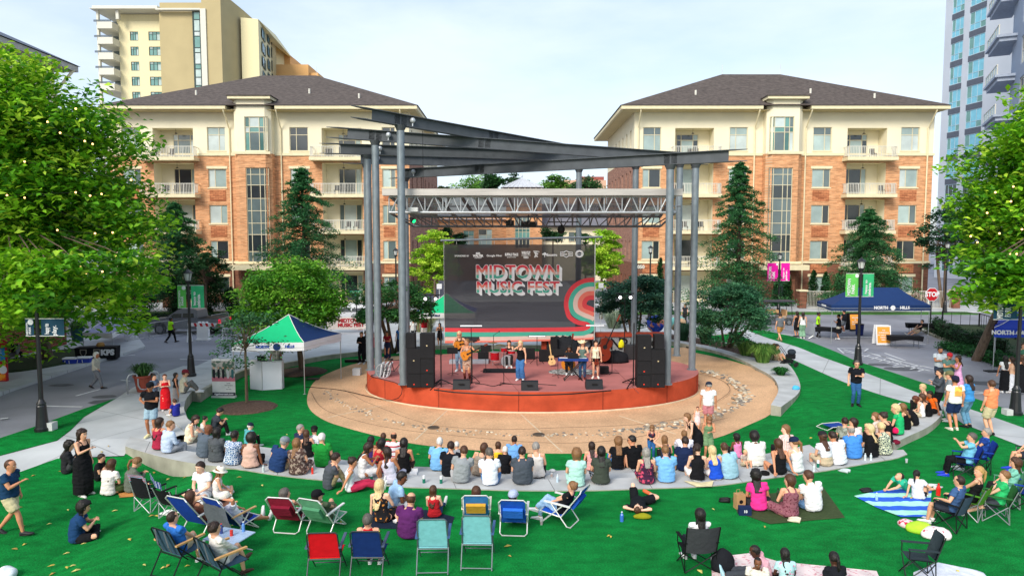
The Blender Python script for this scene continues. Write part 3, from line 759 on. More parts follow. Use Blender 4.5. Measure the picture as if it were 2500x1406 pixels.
t2=TH('curved_seat_wall','curved concrete seat wall at the right crowded with women, ending at the path','seat wall')
b2O=resamp(spl(px([(2182,1082),(2214,1066),(2267,1041),(2296,1016),(2301,1000)],.25),5),20)
b2I=resamp(spl(px([(2138,1064),(2180,1043),(2228,1020),(2252,1000),(2258,990)],.25),5),20)
wallstrip(b2O,b2I,.25,-.6,t2,'wall',[M_wall,M_top])
t3=TH('planter_wall','low curved concrete planter wall with small vents beside the round plaza, shrubs behind it','planter')
pI=px([(1590,828),(1634,832),(1699,845),(1749,857),(1808,877),(1848,898),(1878,914),(1895,931),(1900,955),(1882,988)],.15)
pO=px([(1590,824),(1634,827),(1702,839),(1755,850),(1818,868),(1872,878),(1918,884),(1946,918),(1952,955),(1907,993)],.15)
PI_,PO_=resamp(spl(pI,5),40),resamp(spl(pO,5),40)
wallstrip(PI_,PO_,.15,-.8,t3,'wall',[M_wall,M_top])
m=MB()
for i in(6,14,22,29):
 p=PI_[i];d=(PI_[i+1]-PI_[i-1]).normalized();nrm=V((d.y,-d.x,0))
 if nrm.dot(V((-p.x+1,-p.y+28,0)))<0:nrm=-nrm
 m.bar(p+nrm*.01-d*.13+V((0,0,-.2)),p+nrm*.01+d*.13+V((0,0,-.2)),.03,.12)
m.bq('vent',mat('dark_vent','#3a3833'),t3)
bed=[PO_[i]for i in range(0,26)]+[G(1868,868),G(1799,846),G(1729,830),G(1640,818),G(1590,816)]
M_mulch=mat('mulch','#57453c',rough=1,var=.4,nscale=12,bump=1,bscale=30,bdist=.05)
g=MB();drape(g,bed,lambda x,y:.10,0,1);tag(g.bq('planting_bed',M_mulch),kind='structure')
g=MB();skirt(g,[G(1882,874,.1),G(1868,866,.1),G(1799,845,.1),G(1729,829,.1),G(1640,817,.1)],ZI,.14,.15,side=1);tag(g.bq('kerb',M_top),kind='structure')
pz=[(750,970),(757,1000),(790,1025),(840,1043),(927,1066),(1013,1084),(1143,1098),(1273,1106),(1440,1107),(1550,1099),(1660,1085),(1750,1069),(1822,1040),(1880,1012),(1897,985),(1900,950),(1880,915),(1800,885),(1700,862),(1620,850),(1000,868),(880,885),(800,912),(765,935)]
pzw=spl([GI(*q)for q in pz],4,True)
g=MB();drape(g,pzw,ZI,.012,step=.8);sq(g,'round_plaza',M_peb)
SC=V((1.0,33.2,0));SA,SB_=8.05,5.15
def ell(t,k=1.0,z=0):return V((SC.x+SA*k*cos(t),SC.y+SB_*k*sin(t),z))
M_joint=mat('pale_joint','#cdbb9e')
g=MB()
for(a,b)in[((1092,1002),(1013,1075)),((1272,1012),(1373,1104)),((1511,1015),(1650,1060)),((930,990),(800,1020))]:
 A,B=GI(*a),GI(*b);g.bar(A+V((0,0,.014)),B+V((0,0,.014)),.05,.008)
tag(g.bq('paving_joint',M_joint),kind='structure')
rockc=[(800,955),(835,985),(880,1005),(960,1030),(1040,1046),(1130,1055),(1250,1062),(1350,1063),(1450,1060),(1540,1052),(1620,1040),(1700,1025),(1740,1012),(1785,998),(1815,980),(1822,962),(1808,943),(1780,925),(1745,912),(1720,905)]
rc=spl([GI(*q)for q in rockc],8);rnd=random.Random(3)
g=MB()
for sd_ in(-1,1):
 line=[]
 for i,p in enumerate(rc):
  t=(rc[min(i+1,len(rc)-1)]-rc[max(i-1,0)]).normalized();nr=V((-t.y,t.x,0));line.append(p+nr*(sd_*(.75+.25*sin(i*.13)))+V((0,0,.016)))
 g.tq(line,.012,5)
tag(g.bq('expansion_joint',mat('joint_dark','#7b6450')),kind='structure')
g=MB()
M_rock=[mat('river_rock',c,rough=.8,var=.2,nscale=9,bump=.2)for c in('#b3a58f','#8f8474','#c9bea9','#76706a')]
for i in range(560):
 t=rnd.random()**1.0*(len(rc)-2);k=int(t);p=rc[k].lerp(rc[k+1],t-k)
 big=1.0 if p.x>4 else.62
 if p.x<4 and rnd.random()<.35:continue
 tg=(rc[k+1]-rc[k]).normalized();nr=V((-tg.y,tg.x,0));p=p+nr*rnd.gauss(0,.17*big+.04)
 r=rnd.uniform(.05,.13)*big
 g.ball(p+V((0,0,.02)),(r,r*rnd.uniform(.6,1),r*.45),rnd.randrange(4),7,5,Matrix.Rotation(rnd.random()*3,3,'Z'))
tag(g.bq('river_rocks',M_rock,smooth=True),'band of tan river stones set into the round plaza','river stones',kind='stuff')
for q in((1058,1045),(1315,1062)):
 p=GI(*q);t=TH('drain_cover','round dark iron drain cover among the river stones, %s one'%('left' if q[0]<1200 else 'right'),'drain cover',p+V((0,0,.03)),group='drain covers in the plaza')
 m=MB();m.lq([(.20,0),(.20,.02),(.16,.025)],n=20);m.bq('plate',mat('iron','#4a4238',rough=.7),t)
 m=MB();m.lq([(.23,-.01),(.23,.012),(.205,.012)],n=20);m.bq('rim',mat('iron_rim','#6b5c4c',rough=.7),t)
M_stop=mat('stained_concrete','#ae6a65',rough=.85,var=.16,nscale=.9,bump=.12,bscale=30)
M_sface=mat('rust_red_concrete','#b44d33',rough=.95,var=.16,nscale=1.6,bump=.3,bscale=14,spec=.1)
st=TH('stage','round raised stage with rust red concrete edge and dusty pink floor','stage',(0,0,0))
top=[ell(2*pi*i/96,1,.45)for i in range(96)]
m=MB();m.add(top,[tuple(range(96))]);m.bq('floor',M_stop,st)
m=MB()
for i in range(96):
 a,b=ell(2*pi*i/96,1.0,.45),ell(2*pi*(i+1)/96,1.0,.45);m.add([a,b,V((b.x,b.y,-.8)),V((a.x,a.y,-.8))],[(0,3,2,1)])
m.bq('edge',M_sface,st)
m=MB()
for i in range(14):
 a=ell(2*pi*(i+.3)/14,1.001,.45);b=ell(2*pi*(i+.3)/14,1.001,-.5);m.bar(a,b,.022,.012,up=V((0,1,0)))
m.bq('joint',mat('rust_joint','#6d2a1b'),st)
m=MB();ring=[ell(2*pi*i/96,1.012,ZI(0,ell(2*pi*i/96).y)+.03)for i in range(96)];m.tq(ring,(.05,.012),4,close=True,side=(0,0,1));m.bq('base_trim',M_joint,st)
m=MB()
for a,b in[((1200,880),(1270,960)),((1105,948),(1098,955)),((1500,900),(1560,960)),((950,870),(900,930))]:
 A,B=G(a[0],a[1],.45),G(b[0],b[1],.45);m.bar(A+V((0,0,.002)),B+V((0,0,.002)),.02,.006)
m.bq('floor_joint',mat('joint2','#7d443f'),st)
M_galv=mat('galvanised_steel','#7c868d',rough=.5,var=.16,nscale=6,metal=.35,bump=.05,stretch=(1,1,.5),spec=.5)
M_beam=mat('painted_steel_beam','#50555a',rough=.6,var=.14,nscale=2.5,metal=.2,spec=.4)
cols=[]
def column(basepx,toppx,lab,Y=None,z=.45):
 p=G(basepx[0],basepx[1],z)if Y is None else PY(basepx[0],basepx[1],Y)
 p=V((p.x,p.y,z));tz=PY(toppx[0],toppx[1],p.y).z
 t=TH('steel_column',lab,'column',p,group='tall steel columns round the stage')
 m=MB();m.tq([(0,0,0),(0,0,tz-z)],.165,20);m.bq('shaft',M_galv,t,smooth=False)
 for f in t.children:pass
 m=MB();m.tq([(0,0,0),(0,0,.03)],.24,16);m.bq('base_plate',M_galv,t)
 m=MB();m.tq([(0,0,tz-z-.22),(0,0,tz-z-.05),(0,0,tz-z)],[.166,.24,.26],16);m.bq('capital',M_beam,t)
 cols.append(V((p.x,p.y,tz)));return p
column((985,938),(985,307),'front left steel column, tallest, beside the left speaker stack')
column((924,916),(924,344),'second steel column from the front at the left side of the stage')
column((905,903),(900,378),'third steel column at the left, at the edge of the stage')
column((902,880),(912,400),'steel column at the back left mostly hidden behind two others',Y=35.5)
column((994,860),(990,434),'rearmost left steel column hidden behind the front one',Y=37.4)
column((1628,938),(1628,402),'front right steel column beside the right speaker stack')
column((1652,868),(1652,400),'slim looking steel column just right of the front right one')
column((1689,902),(1698,400),'outermost right steel column at the stage edge')
column((1547,800),(1547,405),'steel column behind the stage right of the banner',Y=39,z=-.2)
column((1411,800),(1411,412),'steel column rising behind the banner',Y=40,z=-.2)
def beam(A,B,l0,l1,lab):
 """I beam resting on A and B, overshooting by l0, l1; flanges longer than the web"""
 A,B=V(A),V(B);d=(B-A).normalized();a,b=A-d*l0,B+d*l1;h=.46;up=V((0,0,1));n=d.cross(up).normalized();u=n.cross(d)
 t=TH('steel_beam',lab,'beam',A,group='steel beams fanned over the stage');o=A
 m=MB();m.bar(a+d*.95+u*h/2-o,b-d*.75+u*h/2-o,.02,h-.03);m.bq('web',M_beam,t)
 for hh,nm,e0 in((0,'lower_flange',0),(h,'upper_flange',.05)):
  m=MB();c=[a+n*.0+u*hh,a+d*.55+n*.15+u*hh,b-d*.6+n*.15+u*hh,b+u*hh,b-d*.6-n*.15+u*hh,a+d*.55-n*.15+u*hh]
  m.add([p-u*.015-o for p in c]+[p+u*.015-o for p in c],[tuple(range(5,-1,-1)),tuple(range(6,12))]+[(i,(i+1)%6,(i+1)%6+6,i+6)for i in range(6)]);m.bq(nm,M_beam,t)
 L_=(B-A).length;fl=[d*(-.16),d*.16,d*(L_*.32),d*(L_*.32+.3),d*(L_-.16),d*(L_+.16)]
 for q in fl:
  m=MB();m.bar(A+q+u*.02-o,A+q+u*(h-.02)-o,.02,.26,up=d);m.bq('stiffener',M_beam,t)
 for p in(A+d*.62-n*.0,):
  m=MB();m.tq([p+u*.04-o-n*.1*0+V((0,-.16,0)),p+u*.3-o+V((0,-.16,0))],.03,6);m.ball(p+u*.28-o+V((0,-.18,0)),.12);m.bq('flood_lamp',mat('lamp_housing','#b9bec2',rough=.4,metal=.4),t)
 return d
lA,lB,lC,lD,lE,rA,rB,rC,rD,rE=cols
beam(lA,rD,2.3,.6,'highest steel beam, rising steeply to the left above the front column')
beam(lB,rC,2.2,.6,'second highest steel beam of the fan')
beam(lC,rB,2.2,.6,'middle steel beam of the fan, third from the top')
beam(lD,rE,1.2,.6,'fourth steel beam of the fan, second lowest at left')
beam(lE,rA,1.2,3.2,'lowest steel beam at left, running forward to the front right column and beyond')
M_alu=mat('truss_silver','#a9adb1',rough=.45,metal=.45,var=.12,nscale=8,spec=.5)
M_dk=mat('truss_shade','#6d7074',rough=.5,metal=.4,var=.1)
tr=TH('lighting_truss','long grey lattice canopy truss with sloping panels hung under the fanned beams','truss')
TL,TR_=PY(935,475,30.4),PY(1664,475,30.4);z1=PY(1200,478,30.4).z;z0=PY(1200,519,30.4).z;yb=35.4;zb=PY(1200,553,yb).z
xl,xr=PY(950,500,30.4).x,PY(1650,500,30.4).x;bl,br=PY(1010,553,yb).x,PY(1612,553,yb).x
m=MB();m.box(TL.x,TR_.x,30.2,30.6,z1,PY(1200,463,30.4).z+.02);m.bq('fascia',mat('weathered_aluminium','#b5b0ab',rough=.5,metal=.3,var=.14,nscale=2,stretch=(.4,1,3)),tr)
m=MB();m.tq([(xl,30.4,z1-.05),(xr,30.4,z1-.05)],.04,6);m.tq([(xl,30.4,z0),(xr,30.4,z0)],.055,8);m.tq([(xl,30.7,z0-.02),(xr,30.7,z0-.02)],.035,6)
m.bq('chord',M_alu,tr)
m=MB();N_=16;w=(xr-xl)/N_
for i in range(N_+1):
 x=xl+i*w
 m.tq([(x,30.4,z0),(x,30.4,z1-.05)],.028,6)
 if i%4==3:m.tq([(x+.14,30.4,z0),(x+.14,30.4,z1-.05)],.03,6)
for i in range(N_):
 x=xl+i*w;a,b=((x,x+w*.5)if True else 0)
 m.tq([(x+.06,30.4,z0),(x+w/2,30.4,z1-.05)],.03,6);m.tq([(x+w/2+.05,30.4,z1-.05),(x+w-.04,30.4,z0)],.03,6)
m.bq('front_lattice',M_alu,tr)
m=MB();m.tq([(bl,yb,zb),(br,yb,zb)],.06,8);m.tq([(bl,yb,zb),(xl,30.4,z0)],.05,6);m.tq([(br,yb,zb),(xr,30.4,z0)],.05,6)
for i in range(15):
 xa=xl+(xr-xl)*i/14;xb=bl+(br-bl)*i/14;xb2=bl+(br-bl)*(i+.5)/14
 m.tq([(xa,30.4,z0),(xb,yb,zb)],.035,6)
 if i<14:m.tq([(xa,30.4,z0),(xb2,yb,zb)],.028,6);m.tq([(xl+(xr-xl)*(i+1)/14,30.4,z0),(xb2,yb,zb)],.028,6)
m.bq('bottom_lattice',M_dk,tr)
m=MB();rt=[(TL.x+.3,30.7,z1+.02),(TR_.x-.3,30.7,z1+.02),(br,yb+.2,zb+.55),(bl,yb+.2,zb+.55)]
m.add([V(p)for p in rt]+[V(p)+V((0,0,.03))for p in rt],[(0,1,2,3),(7,6,5,4),(0,4,5,1),(1,5,6,2),(2,6,7,3),(3,7,4,0)])
m.bq('roof_panel',mat('translucent_panel','#8d949b',rough=.35,alpha=.55,var=.1),tr)
m=MB()
for i in range(13):
 t=i/12;m.bar(V(rt[0]).lerp(V(rt[1]),t)-V((0,0,.06)),V(rt[3]).lerp(V(rt[2]),t)-V((0,0,.06)),.12,.10)
m.tq([(bl,yb+.2,zb+.5),(br,yb+.2,zb+.5)],.06,6);m.tq([(bl-.6,yb-1.8,zb+.95),(br+.6,yb-1.8,zb+.95)],.04,6)
for i in range(15):x=bl+(br-bl)*i/14;m.tq([(x,yb,zb),(x,yb+.2,zb+.5)],.03,6)
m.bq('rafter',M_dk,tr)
m=MB()
for x0,x1 in((PY(960,0,32).x,PY(1100,0,32).x),(PY(1440,0,32).x,PY(1600,0,32).x)):
 for dy in(0,.3):
  for dz in(0,.3):m.tq([(x0,32+dy,z0+.15+dz),(x1,32+dy,z0+.15+dz)],.02,5)
 n_=int((x1-x0)/.3)
 for i in range(n_):m.tq([(x0+i*.3,32,z0+.15),(x0+(i+.5)*.3,32,z0+.45)],.012,4);m.tq([(x0+(i+.5)*.3,32,z0+.45),(x0+(i+1)*.3,32,z0+.15)],.012,4)
m.bq('inner_box_truss',M_alu,tr)
m=MB();m.cbox(PY(1009,512,30.1),.42,.3,.18);tag(m.bq('lamp_box',mat('white_box','#c8cac8')),'small white box fixed to the truss beside the front left column','box')
for(x,y,w_,lab)in((1245,545,.42,'black projector box hanging under the middle of the truss'),(1290,548,.75,'black moving head lamp bar hanging under the truss')):
 p=PY(x,y,34.6);t=TH('stage_lamp',lab,'stage light',p);m=MB();m.cbox((0,0,0),w_,.3,.28);m.bq('housing',mat('black_metal','#141416',rough=.5),t)
 m=MB();m.tq([(0,0,.1),(0,0,.5)],.02,6);m.tq([(-.1,0,.14),(.1,0,.2)],.03,6);m.bq('bracket',mat('black_metal','#141416',rough=.5),t)
p=PY(1008,538,30.6);t=TH('stage_lamp','small spot lamp with a green lens hanging from the truss','stage light',p);m=MB();m.tq([(-.12,0,.1),(.06,-.1,-.04)],[.06,.1],10);m.bq('housing',mat('black_metal','#141416',rough=.5),t)
m=MB();m.tq([(.06,-.1,-.04),(.075,-.11,-.05)],.09,10);m.bq('lens',mat('green_lens','#16d070',emit=2),t)
p=PY(1370,553,34.6);t=TH('loudspeaker','small black hanging speaker below the truss, right of centre','loudspeaker',p);m=MB();m.ball((0,0,-.15),(.2,.2,.22));m.bq('body',mat('black_metal','#141416',rough=.5),t);m=MB();m.tq([(0,0,0),(0,0,.4)],.02,6);m.tq([(-.7,0,.22),(.9,0,.22)],.03,6);m.bq('bracket',mat('black_metal','#141416',rough=.5),t)
m=MB();p=V((lA.x+.9,29.6,lA.z+.15));m.tq([(1026*0+PY(1026,0,30).x,30.4,PY(1026,320,30.4).z),(PY(1026,0,30).x,30.4,z1+.05)],.012,5);tag(m.bq('hoist_chain',mat('black_metal','#141416',rough=.5)),'thin dark hoist chain hanging from the highest beam to the truss','chain')
def brick(name,c1,c2,mortar,sc=1.0):
 m=bpy.data.materials.new(name);m.use_nodes=True;nt=m.node_tree;L=nt.links;b=nt.nodes['Principled BSDF'];b.inputs['Roughness'].default_value=.9;b.inputs['Specular IOR Level'].default_value=.15
 g=nn(nt,'ShaderNodeNewGeometry');sp=nn(nt,'ShaderNodeSeparateXYZ');L.new(g.outputs['Position'],sp.inputs[0])
 ad=nn(nt,'ShaderNodeMath',operation='ADD');L.new(sp.outputs[0],ad.inputs[0]);L.new(sp.outputs[1],ad.inputs[1])
 cb=nn(nt,'ShaderNodeCombineXYZ');L.new(ad.outputs[0],cb.inputs[0]);L.new(sp.outputs[2],cb.inputs[1])
 br=nn(nt,'ShaderNodeTexBrick');br.inputs['Scale'].default_value=1.0;br.inputs['Brick Width'].default_value=.42*sc;br.inputs['Row Height'].default_value=.14*sc;br.inputs['Mortar Size'].default_value=.012*sc;br.inputs['Bias'].default_value=-.35
 br.inputs['Color1'].default_value=(*srgb(c1),1);br.inputs['Color2'].default_value=(*srgb(c2),1);br.inputs['Mortar'].default_value=(*srgb(mortar),1);L.new(cb.outputs[0],br.inputs['Vector'])
 mp=nn(nt,'ShaderNodeMapping');mp.inputs['Scale'].default_value=(.55,4.2,1);L.new(cb.outputs[0],mp.inputs[0])
 n=nn(nt,'ShaderNodeTexNoise');n.inputs['Scale'].default_value=1.6;n.inputs['Detail'].default_value=5;n.inputs['Roughness'].default_value=.7;L.new(mp.outputs[0],n.inputs['Vector'])
 mr=nn(nt,'ShaderNodeMapRange');mr.inputs[1].default_value=.32;mr.inputs[2].default_value=.68;mr.inputs[3].default_value=.62;mr.inputs[4].default_value=1.34;L.new(n.outputs['Fac'],mr.inputs[0])
 vm=nn(nt,'ShaderNodeVectorMath',operation='SCALE');L.new(br.outputs['Color'],vm.inputs[0]);L.new(mr.outputs[0],vm.inputs['Scale']);L.new(vm.outputs[0],b.inputs['Base Color'])
 return m
M_brick=brick('orange_brick','#d49c70','#ae744c','#c09f80')
M_brickd=brick('brown_brick','#855744','#6a4437','#6f5b4d')
M_cream=mat('cream_render','#e6dec2',rough=.9,var=.05,nscale=.4)
M_trim=mat('cream_trim','#ddd2ae',rough=.7,var=.06)
M_soff=mat('soffit','#c9b98e',rough=.8,var=.05)
M_shing=mat('asphalt_shingle','#544c48',rough=.95,var=.35,nscale=2.4,bump=.6,bscale=20,stretch=(1,1,2),bdist=.05)
M_rail=mat('white_rail','#cfcdc2',rough=.6,var=.05)
M_frame=mat('window_frame','#cfc6a8',rough=.6,var=.04)
def glass(c,r=.12):return mat('window_glass',c,rough=r,var=.16,nscale=.8,spec=.9)
GL=dict(blind='#93a6a3',pale='#b7c3c0',dark='#2c3438',teal='#3f6b66',green='#5f8f88',mid='#5c6b6c',blue='#6fb6cc',curtain='#a9bdb8')
def walls(mb,T,u0,u1,z0,z1,holes,zones,depth=.25):
 us=sorted(set([u0,u1]+[h[0]for h in holes]+[h[1]for h in holes]));zs=sorted(set([z0,z1]+[h[2]for h in holes]+[h[3]for h in holes]+[z for z,_ in zones if z0<z<z1]))
 us=[u for u in us if u0<=u<=u1];zs=[z for z in zs if z0<=z<=z1]
 for a,b in zip(us,us[1:]):
  if b-a<1e-5:continue
  for c,d in zip(zs,zs[1:]):
   if d-c<1e-5:continue
   cu,cz=(a+b)/2,(c+d)/2
   if any(h[0]<cu<h[1]and h[2]<cz<h[3]for h in holes):continue
   mi=[k for z,k in zones if cz>z][-1]
   mb.add([T(a,0,c),T(b,0,c),T(b,0,d),T(a,0,d)],[(0,1,2,3)],mi)
 for h in holes:
  dp=h[4]if len(h)>4 else depth;a,b,c,d=h[:4];mi=[k for z,k in zones if(c+d)/2>z][-1]
  if len(h)>5:mi=h[5]
  mb.add([T(a,0,c),T(a,dp,c),T(a,dp,d),T(a,0,d)],[(0,1,2,3)],mi);mb.add([T(b,0,c),T(b,0,d),T(b,dp,d),T(b,dp,c)],[(0,1,2,3)],mi)
  mb.add([T(a,0,d),T(a,dp,d),T(b,dp,d),T(b,0,d)],[(0,1,2,3)],mi);mb.add([T(a,0,c),T(b,0,c),T(b,dp,c),T(a,dp,c)],[(0,1,2,3)],mi)
  mb.add([T(a,dp,c),T(b,dp,c),T(b,dp,d),T(a,dp,d)],[(0,1,2,3)],mi)
def tbox(mb,T,a,b,d0,d1,c,d,mi=0):
 vs=[T(a,d0,c),T(b,d0,c),T(b,d1,c),T(a,d1,c),T(a,d0,d),T(b,d0,d),T(b,d1,d),T(a,d1,d)]
 mb.add(vs,[(0,3,2,1),(4,5,6,7),(0,1,5,4),(1,2,6,5),(2,3,7,6),(3,0,4,7)],mi)
def wq(T,a,b,c,d,parent,kind='blind',dp=.14,split=.64,transom=0,fm=None,bars=None,name='window',fw=.07):
 m=MB();fm=fm or M_frame
 tbox(m,T,a,a+fw,dp-.05,dp+.03,c,d);tbox(m,T,b-fw,b,dp-.05,dp+.03,c,d);tbox(m,T,a+fw,b-fw,dp-.05,dp+.03,c,c+fw);tbox(m,T,a+fw,b-fw,dp-.05,dp+.03,d-fw,d)
 vs=[a+(b-a)*q for q in(bars[0]if bars else([split]if split else[]))];hs=[c+(d-c)*q for q in(bars[1]if bars else([transom]if transom else[]))]
 for v in vs:tbox(m,T,v-fw*.45,v+fw*.45,dp-.045,dp+.02,c+fw,d-fw)
 for h in hs:tbox(m,T,a+fw,b-fw,dp-.042,dp+.018,h-fw*.45,h+fw*.45)
 w=m.bq(name,fm,parent)
 m=MB();cuts=sorted([a+fw]+vs+[b-fw]);hz=sorted([c+fw]+hs+[d-fw]);k=0
 ks=kind if isinstance(kind,(list,tuple))else[kind]
 for u,v in zip(cuts,cuts[1:]):
  for p,q in zip(hz,hz[1:]):
   m.add([T(u,dp,p),T(v,dp,p),T(v,dp,q),T(u,dp,q)],[(0,1,2,3)],k%len(ks));k+=1
 m.bq('pane',[glass(GL[x])for x in ks],w);return w
def rebase(root,base):
 root.location=base
 for o in list(COL.objects):
  if o.parent==root:o.location=-V(base)
def railing(mb,T,a,b,z,h=1.05,d=0,step=.16,ret=0):
 for zz in(z+h,z+.12):
  tbox(mb,T,a,b,d-.03,d+.03,zz-.03,zz+.03)
  if ret:tbox(mb,T,a-.0,a+.05,d+.03,d+ret,zz-.03,zz+.03);tbox(mb,T,b-.05,b,d+.03,d+ret,zz-.03,zz+.03)
 n=int((b-a)/step)
 for i in range(n+1):
  u=a+(b-a)*i/n;w=.035 if i%7==0 else.018;tbox(mb,T,u-w,u+w,d-.018,d+.018,z,z+h-.03)
 if ret:
  for u in(a+.025,b-.025):
   for j in range(1,int(ret/step)):tbox(mb,T,u-.018,u+.018,d+j*step,d+j*step+.03,z+.15,z+h-.03)
def apartment(lab,Y,c0,c1,eave,ridge,bay,wins,balcs,drains,side,depth,ents):
 """c0,c1 corner px; all picture columns measured on the front plane"""
 bx=lambda p:PY(p,480,Y).x;bz=lambda p:PY(1250,p,Y).z
 root=TH('apartment_building',lab,'building')
 X0,X1=bx(c0),bx(c1);zb,zm,zt=bz(641),bz(378),bz(264);zg=-.3
 T=lambda u,d,z:V((u,Y+d,z))
 rows_w=[(311,369,1),(413,458,0),(501,546,0),(588,633,0),(676,716,0)];rows_b=[(313,386),(398,475),(487,563),(574,650),(662,740)]
 holes=[];W_=[];B_=[]
 for(a,b)in wins:
  for r,(y0,y1,tr_)in enumerate(rows_w):
   if(a,b,r)in ents:continue
   h=(bx(a),bx(b),bz(y1),bz(y0),.2);holes.append(h);W_.append((h,r,a))
 for(a,b)in balcs:
  for r,(y0,y1)in enumerate(rows_b):
   h=(bx(a),bx(b),bz(y1),bz(y0),1.7,2);holes.append(h);B_.append((h,r,a))
 b0,b1=bx(bay[0]),bx(bay[1]);g0,g1=bx(bay[2]),bx(bay[3])
 m=MB();zones=[(-9,1),(zb,0),(zm,2)]
 walls(m,T,X0,b0,zg,zt,[h for h in holes if h[1]<b0],zones);m.bq('front_wall',[M_brick,M_brickd,M_cream],root);m=MB();walls(m,T,b1,X1,zg,zt,[h for h in holes if h[0]>b1],zones)
 m.bq('front_wall',[M_brick,M_brickd,M_cream],root)
 pj=1.4;zbt=bz(250);Tb=lambda u,d,z:V((u,Y-pj+d,z));m=MB()
 bh=[(g0,g1,bz(373),bz(291),.15),(g0,g1,bz(641),bz(413),.15)]
 walls(m,Tb,b0+.5,b1-.5,zg,zbt,bh,zones)
 for s_,e in((1,b0),(-1,b1)):
  for(za,zc,mi)in((zg,zb,1),(zb,zm,0),(zm,zbt,2)):
   q=[V((e,Y+.01,za)),V((e,Y-pj+.5,za)),V((e+s_*.5,Y-pj,za))];q2=[V((p.x,p.y,zc))for p in q]
   m.add(q+q2,[(0,1,4,3),(1,2,5,4)]if s_>0 else[(1,0,3,4),(2,1,4,5)],mi)
 m.bq('stair_bay',[M_brick,M_brickd,M_cream],root)
 wq(Tb,g0,g1,bz(373),bz(291),root,['green','pale','teal','mid'],bars=([.2,.62,.82],[.55,.7]),name='stair_window')
 wq(Tb,g0,g1,bz(641),bz(413),root,['mid','dark','mid','mid'],bars=([.2,.6,.8],[.12,.3,.42,.55,.68,.82,.93]),name='stair_window')
 m=MB();cp=[V((b0-.3,Y-pj-.5,zbt)),V((b1+.3,Y-pj-.5,zbt)),V((b1+.3,Y+3,zbt)),V((b0-.3,Y+3,zbt))]
 m.box(b0-.25,b1+.25,Y-pj-.45,Y+3,zbt,zbt+.28);m.bq('bay_roof_fascia',M_trim,root)
 m=MB()
 for a,b in((X0-.1,b0-.02),(b1+.02,X1+.1)):
  m.box(a,b,Y-.12,Y-.003,zm-.12,zm+.14);m.box(a,b,Y-.12,Y-.003,zb-.1,zb+.16)
 m.box(b0-.03,b1+.03,Y-pj-.12,Y-pj-.003,zm-.12,zm+.14);m.box(b0-.03,b1+.03,Y-pj-.12,Y-pj-.003,zb-.1,zb+.16)
 pq(m,'cornice',M_trim,root)
 rnd=random.Random(c0)
 m=MB()
 for h,r,a in W_:
  k=rnd.choice([['blind','mid'],['pale','blind'],['dark','dark'],['blind','dark'],['curtain','mid']])
  wq(T,h[0],h[1],h[2],h[3],root,k,split=rnd.choice((.36,.64)),transom=.68 if r==0 else 0)
  if 1<=r:m.box(h[0]-.15,h[1]+.15,Y-.06,Y-.003,h[3]+.02,h[3]+.3)if r in(1,4)else None
  m.box(h[0]-.08,h[1]+.08,Y-.06,Y-.003,h[2]-.12,h[2]-.004)
 pq(m,'lintel',M_trim,root)
 m=MB()
 for h,r,a in W_:
  if 1<=r<=3:m.box(h[0]+.1,h[1]-.1,Y-.05,Y-.004,bz(rows_w[r][1]+33),bz(rows_w[r][1]+7))
 pq(m,'brick_panel',brick('pattern_brick','#c07f58','#8e5136','#7d4a35',1.3),root)
 dark=mat('balcony_furniture','#2b2b2d',rough=.7)
 for h,r,a in B_:
  w=h[1]-h[0];Tr=lambda u,d,z:T(u,1.55+d,z)
  mm=MB();tbox(mm,T,h[0]+.01,h[1]-.01,1.66,1.69,h[2]+.01,h[3]-.01);mm.bq('balcony_wall',M_cream,root)
  dx=h[0]+w*(.32 if c0<1000 else.12)
  wq(Tr,dx,dx+w*.58,h[2]+.1,h[2]+(h[3]-h[2])*(.86),root,rnd.choice([['dark','blind','dark'],['mid','pale','mid'],['dark','dark','blind']]),dp=.05,bars=([.22,.76],[.76]if r==0 else[]),name='balcony_door')
  e0=h[0]-(.9 if c0<1000 else.4);e1=h[1]+.5
  if r==4:continue
  mm=MB();mm.box(e0-.1,e1+.1,Y-1.3,Y-.004,h[2]-.36,h[2]-.02);sl=mm.bq('balcony',M_trim,root)
  mm=MB();railing(mm,lambda u,d,z:V((u,Y-1.15+d,z)),e0,e1,h[2],ret=1.1);mm.bq('railing',M_rail,sl)
  for _ in range(rnd.randint(1,3)):
   mm=MB()
   x=rnd.uniform(e0+.4,e1-.8);yy=Y-.5
   mm.box(x,x+.5,yy,yy+.45,h[2]+.38,h[2]+.45);mm.box(x,x+.5,yy+.42,yy+.48,h[2]+.45,h[2]+.95)
   for q in(0,.45):
    for q2 in(0,.42):mm.box(x+q,x+q+.05,yy+q2,yy+q2+.05,h[2]-.01,h[2]+.38)
   mm.bq('balcony_chair',dark,sl)
  mm=MB();mm.tq([(h[0]+w*.5,Y+.7,h[3]),(h[0]+w*.5,Y+.7,h[3]-.35)],.015,5);mm.lq([(.02,.12),(.16,0),(.14,0)],(h[0]+w*.5,Y+.7,h[3]-.48),8);mm.bq('pendant_lamp',dark,sl)
 sgn=1 if side=='right' else-1;Xs=X1 if side=='right' else X0
 Ts=(lambda u,d,z:V((Xs-d,u,z)))if side=='right' else(lambda u,d,z:V((Xs+d,Y+depth-(u-Y),z)))
 hs=[]
 for k in range(7):
  u=Y+1.6+k*(depth-3)/6.5
  for y0,y1,_ in rows_w:hs.append((u,u+.9,bz(y1),bz(y0),.25))
 m=MB();walls(m,Ts,Y,Y+depth,zg,zt,hs,zones);m.bq('side_wall',[brick('shaded_brick','#a27a6a','#8a6458','#8d7568'),M_brickd,M_cream],root)  # side brick coloured duller and mauve: the side's shade is put into the colour
 m=MB()
 for h in hs:tbox(m,Ts,h[0],h[1],.2,.23,h[2],h[3])
 m.bq('side_window',glass(GL['dark']),root)
